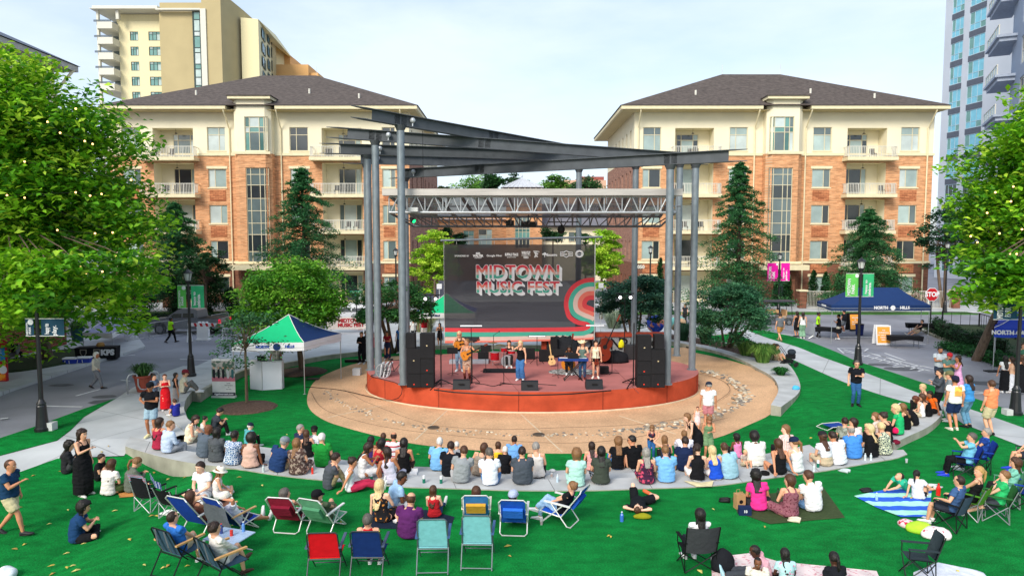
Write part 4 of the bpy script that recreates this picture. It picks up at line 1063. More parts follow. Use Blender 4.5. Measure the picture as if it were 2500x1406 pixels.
 m=MB();m.box(X0+.02,X1-.02,Y+depth-.3,Y+depth,zg,zt);
 Xo=X0 if side=='right' else X1
 m.box(Xo-.02*sgn*-1-.15,Xo-.02*sgn*-1+.15,Y+.02,Y+depth,zg,zt)if False else m.box(min(Xo,Xo+sgn*.3),max(Xo,Xo+sgn*.3),Y+.3,Y+depth,zg,zt);m.bq('rear_wall',M_brick,root)
 ex0,ex1=PY(eave[0],258,Y-1.6).x,PY(eave[1],258,Y-1.6).x;ye0,ye1=Y-1.6,Y+depth+1.6;ze=PY(1250,266,Y-1.6).z
 m=MB();m.box(ex0+.02,b0-.6,ye0,Y+1,ze,ze+.34);m.box(b1+.6,ex1-.02,ye0,Y+1,ze,ze+.34);m.box(ex0+.02,ex0+.4,Y+1,ye1,ze,ze+.34);m.box(ex1-.4,ex1-.02,Y+1,ye1,ze,ze+.34)
 pq(m,'fascia',M_trim,root)
 m=MB();m.box(ex0+.3,ex1-.3,Y-1.2,Y+depth+1.2,ze-.05,ze-.01);m.box(X0+.1,X1-.1,Y+.1,Y+depth-.4,zt-.4,ze-.06);m.bq('soffit',M_soff,root)
 yr=Y+depth*.45;zr=PY(1250,ridge[2],yr).z;rx0,rx1=PY(ridge[0],ridge[2],yr).x,PY(ridge[1],ridge[2],yr).x
 zz=ze+.36;m=MB();c=[V((ex0-.1,ye0-.1,zz)),V((ex1+.1,ye0-.1,zz)),V((ex1+.1,ye1+.1,zz)),V((ex0-.1,ye1+.1,zz)),V((rx0,yr,zr)),V((rx1,yr,zr))]
 m.add(c,[(0,1,5,4),(1,2,5),(2,3,4,5),(3,0,4),(3,2,1,0)]);m.bq('roof',M_shing,root)
 m=MB();slope=(zr-zz)/(yr-ye0);m.box(b0-.35,b1+.35,Y-pj-.55,Y+3.5,zbt+.284,zbt+.36);m.bq('bay_roof',M_shing,root)
 m=MB()
 for q in drains:
  x=bx(q);m.tq([(x,Y-1.5,ze+.1),(x,Y-1.4,ze-.2),(x,Y-.14,ze-1.7),(x,Y-.14,.0)],.075,8)
 pq(m,'downspout',M_trim,root)
 m=MB()
 for fx,fy in((.25,.3),(.62,.35),(.8,.2)):
  x=ex0+(ex1-ex0)*fx;y=ye0+(yr-ye0)*fy;z=zz+(y-ye0)*slope-.1;m.tq([(x,y,z),(x,y,z+.6)],.11,8)
 m.tq([(rx0,yr,zr-.05),(rx0,yr,zr+1.1)],.02,5);m.tq([(rx1,yr,zr-.05),(rx1,yr,zr+1.1)],.02,5)
 pq(m,'roof_vent',M_rail,root)
 m=MB();m.box(b0-.6,b1+.4,Y-pj-1.3,Y-pj-.13,bz(657),bz(645));m.bq('entrance_canopy',M_trim,root)
 wq(Tb,b0+1.3,b1-1.0,0,bz(668),root,['dark','mid'],dp=-.02,split=.6,transom=.8,name='entrance_door')
 rebase(root,V(((X0+X1)/2,Y,0)));return root
apartment('brick and cream apartment block at right, all its dark hipped roof in view',72,1547,2274,(1517,2322),(1763,1905,182),(1859,1945,1864,1921),[(1568,1612),(1778,1822),(1981,2026),(2194,2239)],[(1646,1740),(2064,2160)],[1556,1838,1962,2258],'left',20,[])
apartment('brick and cream apartment block at left behind the big tree',72,268,1000,(240,1018),(640,772,185),(585,674,614,669),[(302,346),(510,554),(710,755),(934,966)],[(378,476),(788,885)],[283,565,690,984],'right',27,[])
text('4050',.5,'house_number',M_rail,[o for o in COL.objects if o.name=='apartment_building'][0],PY(1562,652,71.9)-V([o for o in COL.objects if o.name=='apartment_building'][0].location),ext=.02,bold=.02)
def boxB(name,lab,cat='building'):return TH(name,lab,cat)
Yc=112;bx=lambda p,Y=Yc:PY(p,520,Y).x;bz=lambda p,Y=Yc:PY(1250,p,Y).z
bb=boxB('apartment_building','low brick and cream building between the two apartment blocks, seen under the truss')
T=lambda u,d,z:V((u,Yc+d,z));m=MB();zones=[(-9,0)]
walls(m,T,bx(1040),bx(1236),0,bz(532),[(bx(1131),bx(1157),bz(606),bz(563),.2),(bx(1168),bx(1201),bz(606),bz(560),.2)],zones)
Tc=lambda u,d,z:V((u,Yc-2+d,z));walls(m,Tc,bx(1236),bx(1322),0,bz(500),[(bx(1257),bx(1293),bz(606),bz(528),.2)],zones)
m.box(bx(1236),bx(1322),Yc-1.7,Yc+8,0,bz(500));m.bq('brick_wall',M_brick,bb)
wq(T,bx(1131),bx(1157),bz(606),bz(563),bb,['curtain','green'],split=.5,transom=.7);wq(T,bx(1168),bx(1201),bz(606),bz(560),bb,['curtain','dark','curtain'],split=.6,transom=.7)
wq(Tc,bx(1257),bx(1293),bz(606),bz(528),bb,['dark','green','teal','mid'],bars=([.25,.5,.75],[.3,.5,.6]))
m=MB();m.box(bx(1322),bx(1500),Yc,Yc+.3,0,bz(552));m.bq('cream_wall',M_cream,bb)
wq(T,bx(1388),bx(1412),bz(590),bz(566),bb,['mid','dark'],dp=-.05);wq(T,bx(1326),bx(1375),bz(590),bz(566),bb,['dark','mid'],dp=-.05)
m=MB();m.add([V((bx(1040),Yc-.6,bz(536))),V((bx(1236),Yc-.6,bz(536))),V((bx(1236),Yc+7,bz(520,Yc+7))),V((bx(1040),Yc+7,bz(520,Yc+7)))],[(0,1,2,3)])
for i in range(24):x=bx(1040)+(bx(1236)-bx(1040))*i/24;m.bar((x,Yc-.6,bz(536)+.03),(x,Yc+7,bz(520,Yc+7)+.03),.08)
m.bq('metal_roof',mat('pale_metal_roof','#c3c6cb',rough=.5,metal=.2),bb)
m=MB();m.add([V((bx(1322),Yc-1,bz(553))),V((bx(1500),Yc-1,bz(553))),V((bx(1500),Yc+9,bz(498,Yc+9))),V((bx(1322),Yc+9,bz(498,Yc+9)))],[(0,1,2,3)]);m.bq('dark_roof',mat('grey_shingle','#6f6e75',rough=.9,var=.15,nscale=2),bb)
cx_=(bx(1222)+bx(1328))/2;hw=(bx(1328)-bx(1222))/2;m=MB();y_=Yc+3;ze_=bz(457,y_-hw)
m.add([V((cx_-hw,y_-hw,ze_)),V((cx_+hw,y_-hw,ze_)),V((cx_+hw,y_+hw,ze_)),V((cx_-hw,y_+hw,ze_)),V((cx_,y_,bz(434,y_)))],[(0,1,4),(1,2,4),(2,3,4),(3,0,4),(3,2,1,0)])
for s_ in range(9):
 x=cx_-hw+hw*2*(s_+.5)/9;m.bar((x,y_-hw,ze_+.05),(cx_+(x-cx_)*.1,y_-hw*.1,bz(434,y_)-.2),.07)
m.tq([(cx_,y_,bz(434,y_)),(cx_,y_,bz(424,y_))],.06,6);m.ball((cx_,y_,bz(430,y_)),.18);m.bq('pavilion_roof',mat('pale_metal_roof','#c3c6cb',rough=.5,metal=.2),bb)
m=MB();m.box(cx_-hw*.88,cx_+hw*.88,y_-hw*.88,y_+hw*.88,bz(500),ze_-.02);m.bq('pavilion_wall',mat('grey_clapboard','#8d8c90'),bb)
m=MB()
for i in range(8):x=cx_-hw*.88+hw*1.76*i/7;m.box(x-.1,x+.1,y_-hw*.92,y_-hw*.885,bz(470),ze_-.02)
m.bq('pavilion_post',M_rail,bb)
bl_=boxB('office_block','distant salmon pink building peeping over the treetops behind the fanned beams')
m=MB();m.box(PY(1378,450,190).x,PY(1480,450,190).x,190,215,0,PY(1250,440,190).z);m.bq('wall',mat('salmon','#cda78c'),bl_);m=MB();m.box(PY(1415,450,189).x,PY(1478,450,189).x,192,210,PY(1250,440,190).z,PY(1250,430,190).z);m.bq('roof_storey',mat('maroon','#91524a'),bl_)
Yt=150;bx=lambda p,Y=Yt:PY(p,130,Y).x;bz=lambda p,Y=Yt:PY(1250,p,Y).z
tw=boxB('residential_tower','tall cream and khaki tower with curved white balconies, rising behind the left apartment block')
M_tc=mat('tower_cream','#e0d6ac',rough=.9,var=.04);M_tk=mat('tower_khaki','#b2a47c',rough=.9,var=.05,nscale=.3);M_to=mat('tower_orange','#dcab70',rough=.9,var=.04);M_tw=mat('tower_white','#d2d0c2',rough=.8,var=.04)
T=lambda u,d,z:V((u,Yt+d,z));hs=[]
for i in range(5):
 y0=78+i*36.7
 hs+=[(bx(319),bx(339),bz(y0+22),bz(y0),.2),(bx(364),bx(393),bz(y0+22),bz(y0),.2)]
m=MB();walls(m,T,bx(292),bx(402),0,bz(52),hs,[(-9,0)]);m.box(bx(292),bx(293),Yt+.01,Yt+22,0,bz(52));m.box(bx(285),bx(402),Yt+.5,Yt+22,bz(52)-.3,bz(34));m.bq('cream_wall',M_tc,tw)
M_tf=mat('dark_frame','#3c4a48')
for h in hs:wq(T,*h[:4],tw,['green','curtain','green'],bars=([.33,.66],[.75]),fm=M_tf,fw=.12)
m=MB();m.box(bx(402),bx(510),Yt-1.5,Yt+24,0,bz(13));m.box(bx(402)+.1,bx(510),Yt-2.0,Yt-1.51,0,bz(38));m.bq('khaki_wall',M_tk,tw)
m=MB();X_=bx(510);m.add([V((X_,Yt-3,0)),V((bx(556),Yt-3,0)),V((bx(581),Yt+4,0)),V((bx(581),Yt+24,0)),V((X_,Yt+24,0))]+[V((X_,Yt-3,bz(-8))),V((bx(556),Yt-3,bz(-8))),V((bx(581),Yt+4,bz(12))),V((bx(581),Yt+24,bz(16))),V((X_,Yt+24,bz(-6)))],[(0,1,6,5),(1,2,7,6),(2,3,8,7),(3,4,9,8),(4,0,5,9),(5,6,7,8,9)]);m.bq('stair_tower',M_tk,tw)
m=MB();m.box(bx(508),bx(521),Yt-3.3,Yt-3.01,0,bz(34));m.box(bx(402),bx(508),Yt-3.3,Yt-2.02,bz(37),bz(33));m.bq('white_frame',M_tw,tw)
wq(lambda u,d,z:V((u,Yt-2.6+d,z)),bx(485),bx(504),bz(235),bz(38),tw,['curtain','green','pale'],bars=([.15],[.1,.2,.3,.36,.5,.56,.7,.76,.9]),fm=M_tf,name='stair_window',fw=.2)
m=MB();m.box(bx(246),bx(402),Yt-2.5,Yt+20,bz(30),bz(24));m.box(bx(243),bx(402),Yt-3,Yt+20,bz(33),bz(31.5));m.bq('roof_slab',M_tw,tw)
m=MB();m.box(bx(252),bx(257),Yt-2,Yt-1.4,0,bz(33));m.box(bx(300),bx(307),Yt-2.2,Yt-1.5,bz(55),bz(33));m.bq('column',M_tw,tw)
for i in range(5):
 y0=63+i*37;mm=MB();p=[(bx(292)+.1,Yt-.5),(bx(292)+.1,Yt-2.6),(bx(258),Yt-2.6),(bx(250),Yt-1.5),(bx(247),Yt+2),(bx(247),Yt+8),(bx(292)+.1,Yt+8)]
 mm.prism(p[::-1],bz(y0+16),bz(y0));b_=mm.bq('balcony',M_tw,tw)
 mm=MB();tbox(mm,T,bx(249),bx(291),-2.6,-2.5,bz(y0),bz(y0-5));mm.bq('railing',mat('dark_rail','#5f6a70',alpha=.6),b_)
 mm=MB();tbox(mm,T,bx(258),bx(291),3,3.2,bz(y0),bz(y0-20));mm.bq('balcony_glass',glass(GL['mid']),b_)
A_,B_2,C_=V((bx(581),Yt+2,0)),V((bx(624),Yt+2,0)),V((PY(674,130,Yt+30).x,Yt+30,0))
m=MB();m.add([A_,B_2,C_,V((A_.x,Yt+40,0)),V((A_.x,A_.y,bz(36))),V((B_2.x,B_2.y,bz(40))),V((C_.x,C_.y,PY(0,86,C_.y).z)),V((A_.x,Yt+40,bz(36)))],[(0,1,5,4),(1,2,6,5),(2,3,7,6),(4,5,6,7)]);m.bq('cream_wing',M_tc,tw)
dAB=(C_-B_2);nW=V((dAB.y,-dAB.x,0)).normalized();Tw=lambda u,d,z:V((B_2.x+dAB.x*u,B_2.y+dAB.y*u,z))-nW*d
def wz(t,y):return PY(1250,y,B_2.y+dAB.y*t).z
for r in range(4):
 for(u0,u1,w0)in((.12,.30,66),(.42,.55,76),(.66,.92,84)):
  y0=w0+r*(36-u0*6);wq(Tw,u0,u1,wz(u0,y0+24),wz(u0,y0),tw,['blue','green'],dp=-.2,fm=M_tf,split=.5,fw=.02)
m=MB();m.box(PY(660,130,Yt+32).x,PY(702,130,Yt+32).x,Yt+34,Yt+60,0,PY(0,130,Yt+32).z);m.box(PY(672,130,Yt+25).x,PY(752,130,Yt+25).x,Yt+25,Yt+50,0,PY(0,158,Yt+25).z);m.box(PY(752,130,Yt+26).x,PY(776,130,Yt+26).x,Yt+26,Yt+48,0,PY(0,176,Yt+25).z);m.bq('orange_wing',M_to,tw)
rebase(tw,V((bx(450),Yt,0)))
Yh=43;lh=boxB('corner_building','cream building with grey eaves at the left edge, brick at street level')
xc=PY(133,190,Yh).x;ze=PY(172,152,Yh).z;ztop=ze-.6;T=lambda u,d,z:V((xc-d,u,z));zb_=3.2
hs=[(Yh-3.2,Yh-1.2,ztop-4.2,ztop-2.6,.2),(Yh-8,Yh-6,ztop-4.2,ztop-2.6,.2)]
m=MB();walls(m,T,8,Yh,0,ztop,hs,[(-9,0),(zb_,1)]);m.box(-70,xc-.01,Yh-.3,Yh-.005,0,ztop);m.bq('wall',[brick('red_brick','#8e4b3a','#6f3a2e','#8a7a6c'),M_cream],lh)
for h in hs:wq(T,*h[:4],lh,['blue','green'],fm=M_frame)
m=MB();m.box(-70,xc+.75,6,Yh+1.2,ze-.35,ze);m.bq('fascia',mat('grey_fascia','#b7b3ac'),lh)
m=MB();m.add([V((xc+.85,5.8,ze+.02)),V((xc+.85,Yh+1.3,ze+.02)),V((-70,Yh+1.3,ze+.02)),V((-70,5.8,ze+.02)),V((xc-11,14,ze+5.5)),V((xc-11,Yh-11,ze+5.5))],[(0,1,5,4),(1,2,5),(0,4,3)]);m.bq('roof',mat('slate_roof','#5d6675',rough=.8,var=.2,nscale=3),lh)
m=MB();m.tq([(xc+.7,Yh+.8,ze-.3),(xc+.1,Yh-.1,ze-1.8),(xc+.1,Yh-.1,1)],.09,8);m.bq('downspout',M_trim,lh)
rebase(lh,V((xc,Yh,0)))
ot=boxB('office_tower','tall office tower with blue glass strips and grey bands at the right edge')
P1,P2=PY(2297,300,122),PY(2410,300,112);P1.z=P2.z=0;D=P2-P1;Nn=V((D.y,-D.x,0)).normalized()
Lw=D.length;D.normalize();T=lambda u,d,z:P1+D*u-Nn*d+V((0,0,z));zt=62
strips=[(.16*Lw,.42*Lw),(.55*Lw,.88*Lw)];hs=[]
for i in range(15):
 for a,b in strips:hs.append((a,b,1.2+i*4.0,4.2+i*4.0,.12))
m=MB();walls(m,T,0,Lw*1.9,0,zt,hs,[(-9,0)]);m.add([T(0,0,0),T(0,30,0),T(0,30,zt),T(0,0,zt)],[(0,1,2,3)]);m.bq('wall',mat('pale_panel','#b9c1cc',rough=.7,var=.05,nscale=.3),ot)
m=MB()
for i in range(15):
 for a,b in strips:tbox(m,T,a-.03,b+.03,-.04,.1,4.2+i*4.0+.03,5.2+i*4.0-.03)
pq(m,'spandrel',mat('dark_panel','#555c69',rough=.6),ot)
for h in hs:wq(T,*h[:4],ot,['blue','green','blue']if h[2]>14 else['teal','dark'],bars=([.3,.66],[.35]),fm=mat('steel_frame','#a9c3cf'),dp=.08,fw=.09)
rebase(ot,P1)
ob=boxB('balcony_tower','blue grey apartment tower with glass balconies at the far right above the tree')
Pa,Pb=PY(2462,300,84),PY(2560,300,66);Pa.z=Pb.z=0;D2=(Pb-Pa);L2=D2.length;D2.normalize();N2=V((D2.y,-D2.x,0)).normalized();T2=lambda u,d,z:Pa+D2*u-N2*d+V((0,0,z))
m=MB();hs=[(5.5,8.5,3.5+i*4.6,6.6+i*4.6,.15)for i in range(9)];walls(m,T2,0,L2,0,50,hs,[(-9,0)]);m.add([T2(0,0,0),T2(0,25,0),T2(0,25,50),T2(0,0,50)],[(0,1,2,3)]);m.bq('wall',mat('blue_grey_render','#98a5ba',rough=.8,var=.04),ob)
for h in hs:wq(T2,*h[:4],ob,['pale','dark'],fm=M_rail,fw=.14,split=.5,transom=.5)
for i in range(9):
 z=2.4+i*4.6;mm=MB();tbox(mm,T2,-5.2,2.6,-1.7,.6,z,z+.45);tbox(mm,T2,-5.5,2.9,-2.0,.9,z+.45,z+.75);b_=mm.bq('balcony',mat('blue_grey_trim','#a9b4c5'),ob)
 mm=MB();tbox(mm,T2,-5.2,2.6,-1.8,-1.74,z+.9,z+1.9);mm.bq('glass_rail',mat('rail_glass','#a9c9c6',rough=.1,alpha=.5),b_)
 mm=MB();tbox(mm,T2,-5.3,2.7,-1.83,-1.71,z+1.9,z+1.98)
 for j in range(6):u=-5.3+j*1.6;tbox(mm,T2,u,u+.07,-1.83,-1.71,z+.75,z+1.9)
 mm.bq('rail_frame',M_rail,b_)
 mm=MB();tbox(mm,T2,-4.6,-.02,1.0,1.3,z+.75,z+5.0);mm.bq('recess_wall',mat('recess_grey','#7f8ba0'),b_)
rebase(ob,Pa)
import numpy as np
_LM={}
def leafmat(c,tr=.35):
 if(c,tr)in _LM:return _LM[(c,tr)]
 m=bpy.data.materials.new('leaf');m.use_nodes=True;nt=m.node_tree;L=nt.links;nt.nodes.remove(nt.nodes['Principled BSDF'])
 d=nn(nt,'ShaderNodeBsdfPrincipled');d.inputs['Roughness'].default_value=.55;d.inputs['Specular IOR Level'].default_value=.25
 t=nn(nt,'ShaderNodeBsdfTranslucent');mx=nn(nt,'ShaderNodeMixShader');mx.inputs[0].default_value=tr
 tc=nn(nt,'ShaderNodeTexCoord');n=nn(nt,'ShaderNodeTexNoise');n.inputs['Scale'].default_value=2.5;n.inputs['Detail'].default_value=3;L.new(tc.outputs['Object'],n.inputs['Vector'])
 h=nn(nt,'ShaderNodeHueSaturation');h.inputs['Color'].default_value=(*srgb(c),1)
 mr=nn(nt,'ShaderNodeMapRange');mr.inputs[1].default_value=.3;mr.inputs[2].default_value=.7;mr.inputs[3].default_value=.65;mr.inputs[4].default_value=1.35;L.new(n.outputs['Fac'],mr.inputs[0]);L.new(mr.outputs[0],h.inputs['Value'])
 L.new(h.outputs[0],d.inputs['Base Color']);L.new(h.outputs[0],t.inputs['Color'])
 L.new(d.outputs[0],mx.inputs[1]);L.new(t.outputs[0],mx.inputs[2]);L.new(mx.outputs[0],nt.nodes['Material Output'].inputs[0])
 _LM[(c,tr)]=m;return m
def leaves(name,cl,size,cols,parent,seed=0,up=.5,asp=.55,droop=0.0,weights=None):
 """cl: list of (centre, (rx,ry,rz), count). one mesh of small folded leaf faces"""
 rg=np.random.default_rng(seed);P=[];CI=[]
 for c,r,n in cl:
  d=rg.normal(size=(n,3));d/=np.linalg.norm(d,axis=1)[:,None];rad=rg.random(n)**(.45)
  P.append(np.array(c)+d*rad[:,None]*np.array(r));k=rg.choice(len(cols),p=weights);q=np.full(n,k);mix=rg.random(n)<.3;q[mix]=rg.integers(0,len(cols),mix.sum());CI.append(q)
 P=np.concatenate(P);CI=np.concatenate(CI);n=len(P)
 nr=rg.normal(size=(n,3));nr[:,2]=np.abs(nr[:,2])+up*2.2;nr/=np.linalg.norm(nr,axis=1)[:,None]
 a=rg.normal(size=(n,3));a[:,2]-=droop;a-=nr*(a*nr).sum(1)[:,None];a/=np.linalg.norm(a,axis=1)[:,None];b=np.cross(nr,a)
 s=size*rg.uniform(.6,1.25,n)[:,None]
 v0=P-a*s*.5;v2=P+a*s*.5;f=nr*s*.14
 v1=P+b*s*asp*.5+f-a*s*.05;v3=P-b*s*asp*.5+f-a*s*.05
 V_=np.stack([v0,v1,v2,v3],1).reshape(-1,3)
 i=np.arange(n)*4;Fc=np.stack([i,i+1,i+2,i,i+2,i+3],1).reshape(-1)
 me=bpy.data.meshes.new(name);me.vertices.add(n*4);me.vertices.foreach_set('co',V_.astype(np.float32).ravel())
 me.loops.add(n*6);me.loops.foreach_set('vertex_index',Fc.astype(np.int32));me.polygons.add(n*2)
 me.polygons.foreach_set('loop_start',np.arange(0,n*6,3,dtype=np.int32));me.polygons.foreach_set('loop_total',np.full(n*2,3,dtype=np.int32))
 for c in cols:me.materials.append(leafmat(c))
 me.polygons.foreach_set('material_index',np.repeat(CI,2).astype(np.int32));me.update(calc_edges=True);me.validate()
 o=bpy.data.objects.new(name,me);COL.objects.link(o);o.parent=parent;return o
M_bark=mat('bark','#6b5b4d',rough=.95,var=.3,nscale=6,bump=.8,bscale=14,stretch=(1,1,.25),bdist=.05)
M_barkd=mat('bark_dark','#453a30',rough=.95,var=.3,nscale=6,bump=.8,bscale=14,stretch=(1,1,.25))
def broadleaf(name,lab,cat,base,cc,R_,ncl,nl,size,cols,seed=1,trunk=.22,group=None,bark=None,open_=.55,csz=.23,stems=1,weights=None,clip=None,part='crown',extra=()):
 """base on the ground, cc crown centre, R_ crown radii (world)"""
 base=V(base);t=TH(name,lab,cat,base,group=group);rnd=random.Random(seed);c0=V(cc)-base;tips=[]
 m=MB();bark=bark or M_bark
 low=c0.z-R_[2]*.55
 hubs=[]
 for s_ in range(stems):
  off=V((rnd.uniform(-.12,.12),rnd.uniform(-.12,.12),0))*(0 if stems==1 else 2);hub=V((c0.x*.45+off.x*4*(stems>1),c0.y*.45+off.y*4*(stems>1),max(.4,low)))
  m.tq([off,off.lerp(hub,.5)+V((0,0,.0)),hub,hub.lerp(c0,.5)+off*2,c0+V((0,0,R_[2]*.4))+off*3],[trunk*1.25,trunk,trunk*.85,trunk*.5,trunk*.15],8);hubs.append(hub)
 cl=[]
 for i in range(ncl):
  for _ in range(30):
   d=V((rnd.gauss(0,1),rnd.gauss(0,1),rnd.gauss(0,1))).normalized();k=rnd.uniform(open_,1.0)
   p=V((d.x*R_[0]*k,d.y*R_[1]*k,d.z*R_[2]*k));q=c0+p
   if d.z<-.55 and rnd.random()<.6:continue
   if clip and not clip(q):continue
   break
  kk=csz*(rnd.uniform(.75,1.35));r=min(R_)*kk;cl.append((tuple(q),(r*1.35,r*1.35,r*.62),nl));tips.append(q)
 for i,q in enumerate(tips[:min(46,ncl)]):
  h=hubs[i%len(hubs)];st=h.lerp(c0,rnd.uniform(0,.8));m.tq([st,st.lerp(q,.5)+V((0,0,.08*R_[2])),q],[trunk*.30,trunk*.17,trunk*.05],5)
 for q in extra:q=V(q)-base;cl.append((tuple(q),(.95,.95,.5),190));m.tq([q.lerp(c0,.45),q.lerp(c0,.2)+V((0,0,.1)),q],[.03,.02,.01],5)
 m.bq('trunk',bark,t)
 leaves(part,cl,size,cols,t,seed,weights=weights);return t
def cypress(lab,px_,top,bot,hw,Y,seed,cols=('#397645','#2c6038','#4f8a50')):
 base=V((PY(px_,600,Y).x,Y,0));t=TH('cypress_tree',lab,'tree',base,group='feathery conical trees in front of the apartments');rnd=random.Random(seed)
 zt,zb=PY(1250,top,Y).z,max(1.2,PY(1250,bot,Y).z);Rm=hw/F*Y*1.34;m=MB();m.tq([(0,0,0),(.1,0,zt*.6),(0,0,zt)],[.26,.15,.03],8);cl=[]
 for i in range(150):
  f=(i+rnd.random())/150;f=f**1.15;z=zb+(zt-zb)*f;L_=Rm*((1-f)**.78+.05)*rnd.uniform(.55,1.15);a=i*2.4+rnd.uniform(-.5,.5);d=V((cos(a),sin(a),0));up_=rnd.uniform(-.05,.25);c=V((0,0,z))
  m.tq([c,c+d*L_*.5+V((0,0,L_*up_)),c+d*L_+V((0,0,L_*(up_-.22)))],[.05,.03,.01],4)
  for u in(.35,.62,.88,1.02):
   p=c+d*(L_*u)+V((0,0,L_*(up_*min(1,2*u)-.22*max(0,2*u-1))));w=.26+.30*(1-f)+.05*L_;cl.append((tuple(p),(w,w,w*.42),46))
  if i%3==0:cl.append((tuple(c),(L_*.5+.2,L_*.5+.2,.5),50))
 m.bq('trunk',M_barkd,t);leaves('crown',cl,.24,cols,t,seed,up=.3,asp=.3,droop=.6);return t
def pxr(p,Y):return p/F*Y*1.0
GRL=('#84bc24','#5fa01e','#b0d43c','#44801b')
p=PY(30,500,31);broadleaf('shade_tree','large bright green tree filling the left edge, hung with string lights','tree',G(118,884),(p.x,30.5,8.1),(6.0,6.2,6.5),380,170,.33,GRL,3,.26,open_=.40,csz=.20,weights=[.34,.28,.16,.22],extra=[PY(x,y,Y)for x,y,Y in((60,745,24),(115,722,23.4),(40,690,24),(100,690,23.4),(160,745,24.5),(20,720,24),(215,730,25),(130,660,23.6),(265,700,25.5),(300,745,26.5),(325,790,27.5),(330,640,26),(250,770,27),(85,640,23.8),(180,690,24.6),(10,770,25),(70,775,26),(360,700,27),(190,640,24),(30,640,24),(290,640,25))])
p=PY(2600,480,31);broadleaf('shade_tree','large bright green tree at the right edge, hung with string lights','tree',G(2383,880),(p.x,30.5,8.3),(3.7,5.4,5.5),230,170,.33,GRL,5,.2,open_=.40,csz=.27,weights=[.34,.28,.16,.22],extra=[PY(x,y,Y)for x,y,Y in((2480,700,25.5),(2455,690,25.5),(2500,720,25.3),(2440,740,26.5),(2410,700,26.5),(2470,650,25.5),(2495,660,25.3),(2430,650,26),(2390,660,27),(2375,720,28),(2480,745,27.6))])
cypress('feathery dark conifer in front of the left block, half behind the left lamp post',428,498,730,88,62,1)
cypress('feathery dark conifer in front of the middle of the left block',740,412,715,98,58,2)
cypress('tallest feathery dark conifer, just right of the stage columns',1802,398,730,88,60,3)
cypress('feathery dark conifer in front of the right end of the right block',2120,512,730,84,64,4)
def bl(name,lab,base,ctr,hw,hh,Y,**k):
 c=PY(ctr[0],ctr[1],Y);rx,rz=pxr(hw,Y),pxr(hh,Y);kw=dict(ncl=60,nl=110,size=.2,cols=('#4f8a2c','#3a6f20','#74a83a'),trunk=.12);kw.update(k)
 return broadleaf(name,lab,k.pop('cat','tree')if 'cat' in k else 'tree',base,tuple(c),(rx,rx*.9,rz),**{a:b for a,b in kw.items()if a!='cat'})
bl('maple_tree','round mid green tree behind the green and blue tent',GI(738,905),(708,745),128,112,35.5,ncl=150,nl=150,size=.2,seed=11,cols=('#5f9f2b','#437f22','#82b83c'),trunk=.14)
bl('sapling','small young tree in a round mulch bed beside the rigging banner',GI(603,988),(598,825),82,88,27,ncl=34,nl=34,size=.15,seed=12,cols=('#2f5e36','#25492a','#457548'),trunk=.06,open_=.35,csz=.3)
bl('multi_stem_tree','dark green multi trunk tree behind the left stage columns',GI(963,862),(958,745),100,72,38.5,ncl=90,nl=110,size=.18,seed=13,cols=('#3a7238','#2a5a2c','#4f8846'),trunk=.10,stems=4)
bl('evergreen_shrub','broad dark shrub right of the banner behind the stage',V((PY(1550,800,42).x,42,-.2)),(1548,735),92,66,42,ncl=110,nl=130,size=.2,seed=14,cols=('#3c6a52','#305848','#527f62'),trunk=.08,stems=4,cat='shrub')
t=bl('chaste_tree','spreading shrub with pale flower spikes in the planter right of the stage',G(1772,846,.1),(1783,765),100,76,37,ncl=130,nl=120,size=.17,seed=15,cols=('#3c7450','#2f5e40','#578a60'),trunk=.07,stems=6,cat='shrub')
m=MB();rnd=random.Random(5)
for i in range(70):
 a=rnd.uniform(0,2*pi);rr=rnd.uniform(0,1)**.5*2.1;x,y=rr*cos(a)+.1,rr*sin(a);z=3.35*sqrt(max(.05,1-(rr/2.5)**2))+rnd.uniform(-.1,.25)-.15
 m.tq([(x,y,z),(x+rnd.uniform(-.1,.1),y,z+.18),(x+rnd.uniform(-.12,.12),y,z+.36)],[.035,.035,.01],5)
m.bq('flower_spike',mat('grey_lilac','#8d91a5',rough=.9),t)
LIME=('#a6cf3a','#86b42a','#c0dc4c')
bl('ginkgo_tree','lime green tree peeping out left of the banner',V((PY(1062,700,58).x,58,0)),(1060,645),58,84,58,ncl=90,nl=90,size=.3,seed=16,cols=LIME,open_=.2)
bl('ginkgo_tree','lime green tree peeping out right of the banner',V((PY(1468,700,58).x,58,0)),(1470,640),52,84,58,ncl=90,nl=90,size=.3,seed=17,cols=LIME,open_=.2)
bl('street_tree','dark tree with several trunks beside the right block, behind the stop sign',V((PY(2308,700,66).x,66,0)),(2308,590),66,92,66,ncl=60,nl=80,size=.32,seed=18,cols=('#2b5638','#214530','#3a6a44'),trunk=.14,stems=3,cat='tree')
bl('street_tree','dark tree behind the left lamp banners near the brick block',V((PY(500,720,60).x,60,0)),(505,665),52,60,60,ncl=40,nl=80,size=.28,seed=19,cols=('#335c34','#284a2a','#43703f'))
